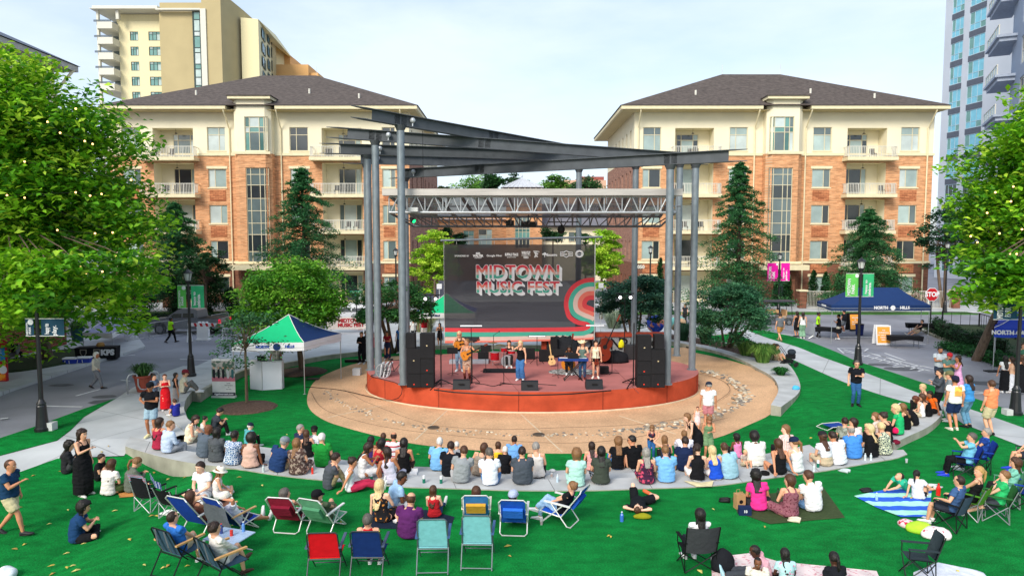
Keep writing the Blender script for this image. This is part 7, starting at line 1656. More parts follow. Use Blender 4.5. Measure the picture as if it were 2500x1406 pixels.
def beach(lab,p,rz,col,frame='#d8d8d6',sh=.24,rec=.42,h=.86,arm='#d8d8d6',pocket=None,w=.58):
 t=TH('beach_chair',lab,'beach chair',p,R(rz),sc=1.08);fm=mat('chair_tube',frame,rough=.35,metal=.3);c=fab(col);x=w/2;top=V((0,-.24-rec,h))
 def L4(a,b,y0=-.0):return a
 m=MB();m.add([V((-x+.03,-.2,sh)),V((x-.03,-.2,sh)),V((x-.03,.28,sh+.06)),V((-x+.03,.28,sh+.06))],[(0,1,2,3)]);m.v+=[(a,b,z-.015)for a,b,z in m.v];m.f.append((7,6,5,4));m.m.append(0);m.bq('seat',c,t)
 m=MB();vs=[]
 for j in range(5):v=j/4;vs+=[V((sx*(x-.03),-.22-rec*v-.0,sh+(h-sh)*v-.03*sin(pi*v)))for sx in(-1,0,1)]
 m.add(vs,[(j*3+i,j*3+i+1,j*3+i+4,j*3+i+3)for j in range(4)for i in range(2)]);m.add([q+V((0,.02,.01))for q in vs],[(j*3+i,j*3+i+3,j*3+i+4,j*3+i+1)for j in range(4)for i in range(2)]);b_=m.bq('backrest',c,t)
 if pocket:m=MB();q=V((0,-.22-rec*.55-.05,sh+(h-sh)*.5));m.cbox(q,w*.72,.07,.26,0,Matrix.Rotation(math.atan2(rec,h-sh),4,'X'));m.bq('pocket',fab(pocket),t)
 m=MB();m.tq([(-x,-.2,sh),(-x,-.22-rec,h-.03),(-x+.06,-.23-rec,h+.03),(x-.06,-.23-rec,h+.03),(x,-.22-rec,h-.03),(x,-.2,sh)],.014,6);m.tq([(-x,-.2,sh),(-x,.3,sh+.06),(x,.3,sh+.06),(x,-.2,sh)],.014,6);m.bq('frame',fm,t)
 m=MB();m.tq([(-x,.05,sh+.28),(-x,-.34,.05),(-x+.05,-.4,.02),(x-.05,-.4,.02),(x,-.34,.05),(x,.05,sh+.28)],.014,6);m.tq([(-x,-.25,sh+.27),(-x,.26,.05),(-x+.05,.3,.02),(x-.05,.3,.02),(x,.26,.05),(x,-.25,sh+.27)],.014,6);m.bq('leg',fm,t)
 for s_ in(-1,1):m=MB();m.bar((s_*x,-.42,sh+.26),(s_*x,.2,sh+.30),.055,.025);m.bq('armrest',mat('arm',arm,rough=.6),t)
 return t
def patio(lab,p,rz,col,arm='#3d5a86',frame='#5d6a6e',h=1.02,sh=.42,w=.56,strap=False):
 t=TH('folding_chair',lab,'folding chair',p,R(rz),sc=1.13);fm=mat('chair_tube2',frame,rough=.4,metal=.3);c=fab(col,bump=.2);x=w/2
 m=MB();m.box(-x+.02,x-.02,-.22,.26,sh-.01,sh+.01);m.bq('seat',c,t);m=MB();m.add([V((-x+.02,-.22,sh+.02)),V((x-.02,-.22,sh+.02)),V((x-.04,-.42,h)),V((-x+.04,-.42,h))],[(3,2,1,0)]);m.v+=[(a,b+.018,z)for a,b,z in m.v];m.f+=[(4,5,6,7),(0,4,7,3),(1,2,6,5),(3,7,6,2)];m.m+=[0]*4;m.bq('backrest',c,t)
 m=MB();m.tq([(-x,-.22,sh),(-x+.02,-.42,h-.03),(-x+.06,-.43,h+.01),(x-.06,-.43,h+.01),(x-.02,-.42,h-.03),(x,-.22,sh)],.013,6);m.tq([(-x,-.24,sh-.02),(x,-.24,sh-.02)],.013,6);m.tq([(-x,.27,sh),(x,.27,sh)],.013,6);m.bq('frame',fm,t)
 for s_ in(-1,1):m=MB();m.tq([(s_*x,-.46,.02),(s_*x,-.1,sh+.22)],.013,6);m.tq([(s_*x,.3,.02),(s_*x,-.30,sh+.2)],.013,6);m.bq('leg',fm,t);m=MB();m.bar((s_*(x+.01),-.34,sh+.23),(s_*(x+.01),.24,sh+.24),.05,.03);m.bq('armrest',mat('arm',arm,rough=.6),t)
 m=MB();m.tq([(-x,-.45,.06),(x,-.45,.06)],.011,6);m.tq([(-x,.27,.1),(x,.27,.1)],.011,6);m.bq('crossbar',fm,t)
 if strap:
  m=MB();[m.tq([(sx,-.445,h),(sx*1.2,-.38,h-.3),(sx,-.30,sh+.06)],(.025,.006),6,side=(1,0,0))for sx in(-.12,.12)];m.bq('strap',fab('#5b5f66'),t)
 return t
FL=lambda c,c2,s=16,th=.42:mat('floral',c,pat='noise',col2=c2,pscale=s,thr=th,rough=.9,var=.1,bump=.3,bscale=14)
PT=lambda c,c2,s=22,th=.10:mat('geo_print',c,pat='spots',col2=c2,pscale=s,thr=th,rough=.9,var=.05)
STZ=lambda c,c2,s=9,d='z',th=.5:mat('striped',c,pat='stripe_'+d,col2=c2,pscale=s,thr=th,rough=.9,var=.05)
PL=lambda c,c2,s=8:mat('plaid',c,pat='plaid',col2=c2,pscale=s,thr=.28,rough=.9,var=.1)
DEN='#4a6f9c'
def P(md,lab,hd,st_,**k):
 far=k.pop('far',False)
 if md=='b':
  z=benchz(*st_);k.setdefault('drop',.17 if z<-.2 else.30);k['z']=z
 elif md=='o':k['loc']=GO(*st_)
 elif md=='i':k['loc']=GI(*st_)
 elif md=='s':k['z']=.45
 elif md=='r':k['z']=.25;k.setdefault('drop',.35)
 elif md=='g':k['z']=k.get('z',.012)
 elif md=='w':k['z']=.03
 if k.get('pose')is None:k['pose']='bench' if md in 'br' else 'stand'
 for a in('top','bot'):
  if a in k and isinstance(k[a],str):k[a]=tuple(k[a].split())
 if 'hair' in k and isinstance(k['hair'],str):k['hair']=tuple(k['hair'].split())
 if 'hat' in k and isinstance(k['hat'],str):k['hat']=tuple(k['hat'].split())
 if k.pop('f',0):k['male']=False
 return person(lab,hd,st_,far=far,**k)
P('b','long dark haired woman in red sleeveless top at the left end of the steps',(382,1017),(382,1100),f=1,face=-12,hair='verylong dark',top='tank #a32a44',bot='pants #22242a',turn=-25,skin=2)
P('b','grey haired man in pale blue shirt beside the woman in red at the left end',(406,1019),(404,1108),face=-35,hair='short light',top='long #b9c9e0',bot='pants #8d929a',turn=-30,skin=1)
P('b','woman in cream dress looking down, sitting on the lower left terrace',(470,1014),(457,1084),f=1,face=-70,hair='long dark',top='dress #e8e0c4',turn=-25,nod=15,skin=1,legs='chair')
P('b','woman with dark bun in thin strapped top behind the bald man',(494,1018),(492,1064),f=1,face=-60,hair='bun black',top='strap #e4e0dc',skin=1)
P('b','dark haired man in charcoal tee looking at his phone at the lawn edge',(530,997),(521,1056),face=-62,hair='short black',top='tee #3a4048',arms='phone',nod=20,skin=1)
P('b','bald man in slate grey tee on the left steps',(503,1034),(492,1118),face=-20,hair=None,top='tee #55606c',skin=4,turn=-30,fat=1.1)
P('b','woman with long black hair in dark grey long sleeves',(523,1026),(524,1129),f=1,face=-8,hair='verylong black',top='long #4d5155',bot='pants #2f3338',skin=3,fat=1.15)
P('b','woman in blue and white geometric print dress',(569,1050),(562,1137),f=1,face=-5,hair='short black',top=('dresstee',PT('#dfe4ea','#2f5f93',18,.09)),skin=4,turn=-20,fat=1.1)
P('b','white haired man in navy cap and teal shirt',(606,1036),(603,1088),face=-30,hair='short white',hat='cap #1d2838',top='tee #4fa0a5',turn=-30,skin=0)
P('b','woman in dusty pink sleeveless top leaning on her right arm',(609,1062),(607,1144),f=1,face=0,hair='afro black',top='sleeveless #cfa898',bot='pants #1b1b1d',skin=4,arms=('lap','propf'),fat=1.25)
P('b','man in dark navy shirt and grey cap next to the woman in brown print',(695,1059),(671,1153),face=-10,hair='short gray',hat='cap #7c858e',top='tee #223a66',bot='shorts #b9a88c',fat=1.15,turn=-35)
P('b','woman with long light hair in brown leaf print dress',(716,1071),(725,1160),f=1,face=-8,hair='long light',top=('dresstee',FL('#4c3833','#a08d80',14,.55)),fat=1.25,skin=1,turn=25)
P('b','grey haired man in navy shirt leaning close behind the brown print dress',(723,1041),(730,1108),face=-40,hair='short gray',top='tee #24304a',turn=-30,skin=1)
P('b','brown haired woman in black top between the grey cap man and the green shirt',(744,1054),(750,1118),f=1,face=5,hair='long brown',top='tank #18181b',skin=1,turn=20)
P('b','man in black cap and white tee on the lower step',(765,1045),(766,1112),face=5,hair='short dark',hat='cap #1a1a1c',top='tee #dcdfe2')
P('b','white haired man in bright green polo shirt',(780,1056),(785,1142),face=-8,hair='short white',top='polo #1f8a35',bot='pants #2c2c30',skin=1,fat=1.1)
P('o','dark haired young man in charcoal tee and khaki trousers sitting sideways by the steps',(816,1103),(800,1196),face=-65,pose='knees',hair='short dark',top='tee #4b4f57',bot='pants #8b8062',arms='knee')
P('o','woman in white tank and red trousers propped on her arms on the turf edge',(852,1120),(853,1203),f=1,face=-75,pose='ground',hair='bun dark',top='tank #dfe1e6',bot='pants #b02a4a',arms=('propf','prop'),skin=2)
P('b','woman in white top and skirt looking down at a phone',(883,1084),(884,1168),f=1,face=-70,hair='long dark',top='tank #e2e2e2',bot='skirt #dcdcdc',arms='phone',nod=25,skin=3)
P('b','woman with short curly black hair in purple tank top',(901,1071),(905,1134),f=1,face=-15,hair='curly black',top='tank #3b2a62',skin=3)
P('b','woman with very long black hair, red tank and denim shorts',(927,1072),(922,1157),f=1,face=-25,hair='verylong black',top='tank #b5222e',bot='short #6f93b5',skin=2)
P('b','woman in lilac tank leaning back on one hand, face turned left',(935,1092),(955,1184),f=1,face=-8,hair='long dark',top='tank #c3c0d2',bot='pants #b9b8c8',arms=('propf','lap'),turn=60,skin=3)
P('b','brown haired head and shoulders behind the purple tank woman',(934,1061),(936,1122),face=0,hair='short brown',top='tee #8a2a2a')
P('b','balding man in white shirt with red print on the lower step',(960,1060),(958,1130),face=0,hair='balding dark',top=('tee',STZ('#d9d9dc','#b03038',2.2,'z',.8)),skin=2)
P('b','woman in black tank top and brown skirt beside the white food box',(984,1071),(985,1157),f=1,face=0,hair='long black',top='tank #141416',bot=('skirt',FL('#4a3226','#2f201a',30)),skin=2)
P('b','bald pink headed man in light blue shirt on the lower step',(1074,1064),(1066,1151),face=2,hair=('buzz','white'),top='polo #79b4e6',skin=1)
P('b','dark haired man in black shirt left of the grey tee man',(1101,1074),(1097,1166),face=0,hair='short dark',top='tee #14171f',bot='pants #111318',fat=1.1,turn=-15)
P('b','white haired head peeking between the black shirt and the grey tee',(1114,1082),(1116,1140),face=0,hair='short white',top='tee #8d9096')
P('b','man in heather grey tee leaning left beside green cans',(1131,1088),(1124,1181),face=5,hair='short brown',top='tee #8d9295',bot='shorts #a9a9aa',fat=1.1,roll=8)
P('b','woman with long straight brown hair in beige striped dress',(1184,1085),(1164,1163),f=1,face=-10,hair='verylong brown',top=('dress',STZ('#b9aa98','#7d7166',10,'x')),skin=1)
P('b','dark grey haired man in white tee in the middle of the front step',(1192,1092),(1197,1187),face=-2,hair='short dgray',top='tee #dfe3ee',bot='shorts #4f7fb8',skin=1,turn=30)
P('b','girl in yellow strapless top on the lower step',(1214,1075),(1216,1140),f=1,face=0,hair='mid brown',top='band #e5bd2e',skin=1,s=.82)
P('b','person with white hair in a black shirt tucked behind the white tee',(1233,1094),(1230,1158),f=1,face=-5,hair='short white',top='tee #17181c',skin=1)
P('b','man in light blue button shirt on the lower step right of the yellow top',(1257,1068),(1254,1136),face=5,hair='buzz dark',top='polo #6fa3dc',skin=3)
P('b','broad man in dark slate tee on the front step',(1275,1084),(1276,1184),face=2,hair='short dark',top='tee #454c55',bot='shorts #8e9094',fat=1.3,skin=1)
P('b','short haired woman in cream tank top beside the slate tee man',(1308,1084),(1312,1168),f=1,face=0,hair='short gray',top='tank #e3ddd6',bot='pants #222426',fat=1.15,skin=1)
P('b','woman with curly ash blond hair in mint dress with white cross strap',(1409,1096),(1407,1190),f=1,face=-3,hair='curly light',top='dresstee #a8d3c8',skin=1,fat=1.1)
P('b','dark haired woman in pink behind the plaid skirt woman',(1446,1084),(1446,1152),f=1,face=0,hair='long dark',top='tank #d99a96',skin=1)
P('b','woman with black hair, dark green printed tee and plaid shirt at the waist',(1470,1091),(1468,1184),f=1,face=0,hair='long black',top='tee #3d443c',bot=('skirt',PL('#1d2433','#aab2bd')),skin=1,fat=1.15)
P('b','woman with wavy ash hair, black tee and blue jeans',(1512,1072),(1508,1148),f=1,face=0,hair='wavy light',top='tee #131417',bot='jeans #3f77b5',arms=('lap','propf'),skin=1)
P('b','man in black shirt and sunglasses looking left',(1545,1068),(1552,1146),face=12,hair='short black',top='tee #101114',bot='pants #101114',turn=55,glasses=True,skin=2,arms=('propf','lap'))
P('b','grey long haired woman in dark floral dress with teal bag',(1580,1100),(1581,1184),f=1,face=0,hair='long gray',top=('dress',FL('#3b1c38','#c94a68',12,.58)),skin=1,fat=1.1)
P('b','blond woman raising one hand behind the light blue shirt',(1624,1068),(1628,1132),f=1,face=0,hair='verylong light',top='tank #303850',arms=('up','lap'),skin=1)
P('b','man in sky blue shirt and belt on khaki trousers',(1627,1088),(1629,1180),face=0,hair='short light',top='polo #74aee3',bot='pants #c3b396',fat=1.1,skin=1)
P('b','bald man in white long sleeves holding up a phone on the lower step',(1673,1055),(1673,1126),face=0,hair=('buzz','light'),top='long #dcdbe8',arms=('phone','lap'),skin=1)
P('b','man in navy polo behind the dark ponytail woman',(1677,1069),(1673,1152),face=2,hair='short dark',top='polo #1a2748',skin=1,fat=1.05)
P('b','dark ponytail woman in black sleeveless top and white skirt on a towel',(1706,1089),(1705,1176),f=1,face=0,hair='pony dark',top='sleeveless #16161a',bot='skirt #ecebe8',turn=-40,skin=0)
P('b','blond woman in royal blue sleeveless blouse',(1741,1094),(1752,1174),f=1,face=5,hair='long pale',top='sleeveless #1f4fc4',bot='skirt #d9d9da',skin=1)
P('b','short haired man in pale blue tee',(1770,1079),(1786,1170),face=5,hair='buzz brown',top='tee #93bccd',fat=1.15,skin=1)
P('b','woman with dark braided hair in bright pink tank top',(1802,1063),(1804,1120),f=1,face=15,hair='curly black',top='tank #e685b5',skin=4,turn=20)
P('b','blond toddler in striped shirt on the step facing sideways',(1819,1084),(1818,1140),face=-150,hair='short pale',top=('tee',STZ('#e6ddd0','#6c4f4a',13,'z')),bot='shorts #c8b99a',s=.58,arms='front',drop=.16)
P('b','big man with short afro in cream white tee',(1845,1047),(1848,1138),face=-4,hair='afro black',top='tee #dedfd8',bot='pants #17171a',fat=1.45,skin=4)
P('b','woman with straight brown hair in black swim top leaning back on both hands',(1906,1078),(1907,1161),f=1,face=8,hair='long brown',top='strap #15161a',bot='short #1c1d22',arms='prop',skin=2)
P('b','woman with long wavy brown hair and pale striped blouse looking left',(1925,1043),(1924,1116),f=1,face=15,hair='long light',top=('tee',STZ('#e8dcd6','#c39a90',9,'x')),turn=60,skin=0)
P('b','woman in navy cap, white tank and denim with a long ponytail',(1946,1071),(1950,1157),f=1,face=18,hair='pony light',hat='cap #1b2742',top='tank #dfe0e2',bot='jeans #7fa0bd',turn=30,skin=0)
P('b','woman in white crop top and beige skirt with a dark cap and long hair',(2014,1058),(2022,1140),f=1,face=12,hair='long brown',hat='capback #26262a',top='crop #dddfe6',bot='skirt #bfae92',skin=1)
P('b','man in white tee leaning left toward the woman in beige skirt',(2034,1050),(2055,1137),face=5,hair='short dark',top='tee #e0e3ec',bot='pants #15161a',skin=2,turn=25)
P('b','man in green grey camouflage print shirt on the lower step',(2069,1024),(2066,1094),face=5,hair='short dark',top=('tee',FL('#6d7468','#9aa196',9,.5)),skin=1)
P('b','woman with long dark hair in white top beside the camouflage shirt',(2090,1019),(2098,1098),f=1,face=20,hair='verylong dark',top='tee #e2d4d2',turn=40,skin=1)
P('b','grey balding man in bright blue tee',(2083,1043),(2090,1122),face=4,hair='balding gray',top='tee #4487d6',bot='shorts #c7b795',skin=1,fat=1.1)
P('b','blond woman in black tee with sunglasses, elbow out, jeans',(2131,1042),(2131,1118),f=1,face=18,hair='wavy pale',top='tee #131417',bot='jeans #8ca6bb',turn=45,glasses=True,fat=1.2,skin=1)
P('b','short haired blond woman in green and cream print top, right end of the steps',(2157,1028),(2166,1112),f=1,face=8,hair='short pale',top=('sleeveless',PT('#dfe6c4','#22384a',20,.10)),bot='pants #15171a',fat=1.15,skin=1)
P('r','woman with light brown hair looking left, cream top, near end of the right wall',(2144,1011),(2152,1074),f=1,face=35,hair='mid light',top='tee #e2cfc4',turn=35,skin=0)
P('r','woman with dark bun in black top beside the cream top',(2164,1010),(2172,1084),f=1,face=30,hair='bun dark',top='tank #1b1a1c',turn=20,skin=1)
P('r','blond woman in emerald green top with a pink bag on the right wall',(2197,985),(2200,1063),f=1,face=42,hair='mid pale',top='cap #23b06a',bot='pants #1d1d22',turn=20,skin=1)
P('r','blond woman in a black dress just behind the emerald top',(2211,988),(2219,1050),f=1,face=40,hair='long light',top='tank #121315',bot='pants #121315',skin=1)
P('r','person in black jersey with purple letters and white cap slouching forward',(2205,978),(2238,1040),face=55,hair='short dark',hat='cap #e6e6e6',top='tee #16161c',bot='shorts #b9ab90',lean=38,skin=1)
P('r','woman with reddish hair in white tank top, head bowed',(2243,967),(2255,1020),f=1,face=58,hair='mid red',top='tank #e4e4e4',bot='shorts #b4a88f',nod=25,skin=1)
P('r','woman with long brown hair in black top on the right wall',(2253,961),(2272,1018),f=1,face=55,hair='long brown',top='tank #141416',bot='pants #141416',skin=1)
P('r','woman in orange top with long black hair turned toward the camera',(2273,955),(2283,1010),f=1,face=110,hair='verylong black',top='cap #ee6a1f',bot='pants #1a1a1c',arms=('propf','lap'),skin=3)
P('r','blond woman at the far end of the right wall',(2261,940),(2262,992),f=1,face=80,hair='mid pale',top='tank #9a5a48',skin=0)
P('i','woman in red patterned halter top and jeans bending toward the steps',(1590,1031),(1590,1120),f=1,face=172,pose='stand',lean=24,nod=22,hair='mid light',top=('tank',FL('#a32a26','#28344f',16)),bot='jeans #33669f',arms='front',skin=1)
P('i','woman with ash hair in black dress bending over beside the bald man',(1676,1031),(1702,1122),f=1,face=100,pose='stand',lean=38,hair='mid light',top='dress #15151a',arms='hang',skin=0,s=.98)
P('i','woman in green romper looking down, standing among the seated people',(1729,1013),(1727,1122),f=1,face=178,pose='stand',lean=10,nod=28,hair='long light',top='tank #6f8f68',bot='shorts #6f8f68',arms=('front','down'),skin=2)
P('i','man in white tee, pink shorts and dark cap standing on the plaza with a towel',(1722,935),(1728,1046),face=-15,pose='stand',hair='short gray',hat='cap #232a3a',top='tee #dfe0e0',bot='shorts #c8848e',skin=2,nod=20,turn=35,shoe='#cfcfcf',glasses=True)
P('i','small toddler in white held by the hand beside the pink shorts man',(1701,1008),(1702,1052),f=1,face=170,pose='stand',hair='short red',top='dress #e2c9c9',s=.55,arms=('up','down'),skin=1)
P('i','man in black polo, jeans and sunglasses standing alone on the right lawn',(2100,881),(2088,990),face=165,pose='stand',hair='short dgray',top='polo #14181f',bot='jeans #2f5a8a',shoe='#17181b',arms=('front','down'),glasses=True,skin=1)
P('g','man in grey tee and tan shorts walking away on the path',(1902,766),(1904,832),face=5,pose='walk',hair='short dark',top='tee #63686e',bot='shorts #b5824a',arms='down',far=True,skin=1,shoe='#a58a6a')
P('g','woman with long dark hair in short black dress by the barrier',(1949,761),(1945,822),f=1,face=15,hair='long dark',top='dress #1a181c',far=True,skin=2,shoe='#1b1b1b')
P('g','woman in white top and sage green wide trousers',(1963,763),(1959,826),f=1,face=-10,hair='long dark',top='tank #e3e3e3',bot='wide #7fa58a',far=True,skin=1)
P('g','guard in lime vest and black trousers by the right tent',(1997,763),(1996,822),f=1,face=-120,hair='bun black',top='tee #a6e82a',bot='pants #17181c',far=True,skin=4,shoe='#111111')
P('g','man in black tee and pale shorts at the table under the navy tent',(2052,768),(2047,828),face=60,hair='short black',top='tee #1a1c24',bot='shorts #c9c2b2',far=True,skin=2,arms=('hold','down'),fat=1.15)
P('g','dark clothed man standing just behind the black tee man',(2057,757),(2060,812),face=30,hair='short black',top='tee #22242a',bot='shorts #8d9094',far=True,skin=2)
P('g','man in black reclining on a chair under the right end of the navy tent',(2258,785),(2244,822),face=100,pose='chair',lean=-30,hair='short black',top='tee #15161c',bot='shorts #c2a98e',far=True,skin=1,s=1.0,legs='chairx')
P('w','woman in white tee leaning on her friend on the planter wall',(1887,836),(1884,882),f=1,face=-140,pose='bench',hair='short red',top='tee #e2e2e0',bot='shorts #d8cbb0',skin=0,far=True,legs='chair',drop=.35)
P('w','woman in olive tee sitting on the planter wall beside the stroller',(1898,840),(1897,884),f=1,face=-150,pose='bench',hair='long dark',top='tee #4d6a3c',bot='shorts #d8c49c',skin=1,far=True,legs='chair',drop=.35,roll=-8)
P('g','man in pale grey tee with folded hands in the right street group',(2294,848),(2291,945),face=170,hair='short black',top='tee #b4bcc4',bot='shorts #2c3444',arms='front',beard='black',skin=3)
P('g','man in red and white trucker cap and green tee holding a can',(2313,863),(2314,958),face=165,hair='short black',hat='cap #b02a35',top='tee #4f6f6a',bot='shorts #b5a88a',arms=('hold','front'),beard='black',skin=2,fat=1.1)
P('g','woman in long pink dress holding a can in the right street group',(2336,869),(2337,962),f=1,face=80,hair='long dark',top='dresslong #dba0cc',arms=('hold','down'),skin=3)
P('g','man in black vest over grey sleeves standing at the end of the right wall',(2293,902),(2292,1014),face=80,hair='short black',top='long #4a5058',bot='pants #14151a',arms=('hold','front'),skin=1,beard='black')
P('g','man in camouflage cap and grey tee behind the white tee man',(2315,908),(2316,1028),face=60,hair='short brown',hat='cap #6a6a4a',top='tee #7d8488',bot='pants #c9ccd2',skin=1,shoe='#dddddd')
P('o','man in white tee with orange square print and navy shorts, back to the camera',(2329,912),(2328,1049),face=-3,hair='short dark',hat='capback #1e2036',top='tee #e2e2dc',bot='shorts #1e2f55',skin=2,shoe='#ddd8c8',arms='down',fat=1.05)
WT=LAST
P('g','person in bright blue top and jeans mostly hidden behind the white tee man',(2352,918),(2362,1042),f=1,face=20,hair='long dark',top='tee #3f8fd0',bot='jeans #5f8fae',shoe='#17181c',skin=1)
P('o','man in peach orange tee and khaki shorts seen from behind at right',(2418,927),(2417,1062),face=15,hair='short brown',top='tee #f08a5c',bot='shorts #c9bd98',shoe='#15161a',arms='hang',skin=1)
P('g','woman with long black hair, white top and long black skirt by the right lamp',(2452,870),(2451,958),f=1,face=-10,hair='verylong black',top='crop #e4e4e4',bot='longskirt #17181c',skin=2,far=True)
P('g','woman in white skirt behind the right lamp post',(2472,872),(2468,958),f=1,face=30,hair='long dark',top='tank #cfa88c',bot='longskirt #d8dae2',skin=1,far=True)
P('g','woman in long black dress right of the lamp post',(2493,868),(2490,960),f=1,face=20,hair='long brown',top='dresslong #1b1c20',skin=1,far=True)
P('g','man in green tee under the blue tent at the right edge',(2496,838),(2494,925),face=170,hair='short brown',top='tee #3f6a58',bot='shorts #b3a88c',arms='front',skin=1,far=True)
P('w','man in black tee and light shorts, cap and hand on hip at the left wall',(386,935),(372,1064),face=-172,hair='short black',hat='cap #15161a',top='tee #14151a',bot='shorts #8fa9b8',arms=('front','hip'),skin=3,shoe='#e0d9a8')
P('w','woman in long red dress laughing behind the black tee man',(400,914),(405,1000),f=1,face=-150,hair='short red',top='dresslong #d21a24',arms='front',skin=0)
P('w','man in blue grey shirt beside the red dress',(381,914),(377,1002),face=-100,hair='short black',top='tee #66788c',bot='pants #2c3440',arms='front',skin=1)
P('w','woman with dark curls in black top and grey striped skirt by the left wall',(431,911),(430,985),f=1,face=-70,hair='long black',top='tank #1a1a1d',bot=('longskirt',STZ('#6f6d70','#b8b0ac',8,'z')),skin=2)
P('w','man in red cap and cream shirt seated on the left wall',(441,906),(446,960),face=-70,pose='bench',hair='short brown',hat='cap #7c2a34',top='tee #d6cfb4',bot='pants #6b6a66',skin=1,legs='chair',drop=.45)
P('w','boy in blue football jersey sitting on the left wall',(427,970),(426,1018),face=60,pose='knees',hair='short brown',top=('tee',STZ('#232a8c','#232a8c',3)),bot='shorts #1b2140',s=.74,skin=1)
P('g','person in pale hooded sweatshirt and grey trousers walking in the left street',(233,861),(236,948),face=-90,pose='walk',hair=('bob','white'),top='long #b9b4a6',bot='pants #6f7278',arms=('swingb','swingf'),shoe='#17181c',skin=3,z=0)
P('g','guard in lime safety vest walking by the left barriers',(419,776),(417,836),face=-40,pose='walk',hair='short black',top='tee #a4ea22',bot='pants #15161a',far=True,shoe='#111111',skin=4,z=0)
P('i','man in grey tee behind the white counter under the tent',(680,842),(676,925),face=180,hair='short black',top='tee #6d716e',bot='pants #2a2a2c',arms='lap',skin=4)
P('g','woman seated in dark clothes on the left edge bench',(30,828),(34,880),f=1,face=-120,pose='chair',hair='mid black',top='long #17181b',far=True,skin=2,s=.95,z=0)
P('o','standing woman in long black dress and gold shawl holding a beer at left',(211,1041),(205,1208),f=1,face=-105,hair='wavy dark',top='dresslong #17171a',arms=('down','hold'),skin=1,fat=1.15,shoe='#d8d4d0')
SW=LAST
P('o','dark haired woman crouching in black behind the standing woman',(156,1075),(158,1158),f=1,face=-60,pose='knees',hair='wavy black',top='long #26262a',bot='pants #3a3c3e',skin=1)
P('o','woman with long straight brown hair, white top and olive skirt on the turf',(264,1126),(258,1212),f=1,face=-8,pose='cross',hair='verylong brown',top='tee #e2d9d4',bot='skirt #4a5a35',skin=1)
P('o','person in grey green hoodie with ponytail sitting on a sandal towel',(318,1115),(312,1204),f=1,face=-45,pose='cross',hair='pony light',top='jacket #62685e',bot='leggings #1d1e20',nod=20,arms='phone',skin=1)
P('o','bare kneed person half hidden between the black dress and the olive skirt',(240,1112),(236,1176),face=-80,pose='knees',hair='short dark',top='tee #1b1c1f',bot='shorts #1a1b1e',skin=1)
P('o','man in navy blue tee sitting alone on the left lawn with food',(187,1198),(180,1328),face=-62,pose='cross',hair='curly black',top='tee #1c3d66',bot='pants #17181c',arms='phone',skin=1,fat=1.1)
MN=LAST
P('o','man in navy tee, khaki shorts and flip flops walking in at the left edge',(6,1104),(28,1304),face=-88,pose='walk',hair='buzz brown',top='tee #1a3a5a',bot='shorts #c8bb94',shoe='#2a2a2c',arms=('down','hold'),skin=2,fat=1.15)
P('o','dark haired young man in white tee facing the camera among the blue chairs',(494,1128),(496,1218),face=160,pose='ground',legs='cross',hair='short dark',top='tee #e3e4ea',bot='shorts #aab0b8',skin=0)
P('o','woman in white bucket hat and tank top by the blue chairs',(531,1143),(526,1220),f=1,face=-70,pose='ground',legs='cross',hair='long light',hat='bucket #e6e0d2',top='tank #e4dedb',bot='shorts #c9c9cc',skin=1)
def sp_(lab,head,base,rz,ch,col,**k):
 kk=k.pop('ck',{});p=GO(*base);ch(k.pop('cl'),p,rz,col,**kk);sh=kk.get('sh',{quad:.44,beach:.24,patio:.42}[ch]);q=p+Matrix.Rotation(R(rz),3,'Z')@V((0,-.06,0))
 k['face']=rz;k.setdefault('pose','chair');k.setdefault('s',1.0);k.setdefault('roll',0);k.setdefault('lean',{quad:-12,beach:-34,patio:-16}[ch])
 q=q-V((0,.13,0));sh*=1 if ch is quad else 1.1
 for a in('top','bot','hair','hat'):
  if a in k and isinstance(k[a],str):k[a]=tuple(k[a].split())
 if k.pop('f',0):k['male']=False
 return person(lab,head,base,loc=q,seatz=sh-.03,**k)
sp_('girl with brown hair lounging in the left blue beach chair',(487,1172),(500,1292),-22,beach,'#1b3f9c',cl='blue beach chair with white frame, left of the one under a grey jacket',f=1,hair='long brown',top='tank #8f5a48',legs='ext',skin=2,ck=dict(h=.95,rec=.5))
sp_('man in white cap lying back in a blue beach chair, hand on his head',(553,1170),(585,1296),-28,beach,'#1b3f9c',cl='blue beach chair with a dark grey jacket thrown over its back',hair='short dark',hat='cap #e3dccb',top='tee #e2e4ec',bot='shorts #222a3c',legs='ext',arms=('lap','head'),skin=2,shoe='#e6e6e6',ck=dict(h=.95,rec=.5,arm='#c9a070'))
JK=LAST
sp_('woman with grey brown hair in the maroon beach chair',(723,1170),(716,1284),-8,beach,'#8a1f35',cl='maroon backpack beach chair with pouches on its back',f=1,hair='mid dgray',top='tank #33485e',legs='ext',turn=-40,skin=1,ck=dict(pocket='#7a1a30'))
sp_('man in black cap in the sage green beach chair, leg crossed over',(795,1177),(800,1290),-20,beach,'#5f9a78',cl='sage green backpack beach chair with pouches on its back',hair='short dark',hat='cap #15161a',top='tee #4b5a44',bot='shorts #6e6d52',legs='chaircross',turn=-35,skin=1,shoe='#5a4634',ck=dict(pocket='#4f8a68'))
sp_('man with cropped dark hair and blue tee in the left slate folding chair',(434,1250),(448,1392),-28,patio,'#3a5266',cl='slate blue folding chair with wooden arms at bottom left, nearer the edge',hair='buzz dark',top='tee #2f6fc0',bot='shorts #c4b394',skin=1,legs='chaircross',ck=dict(arm='#c89a64',frame='#1d1f22',strap=True,h=.92))
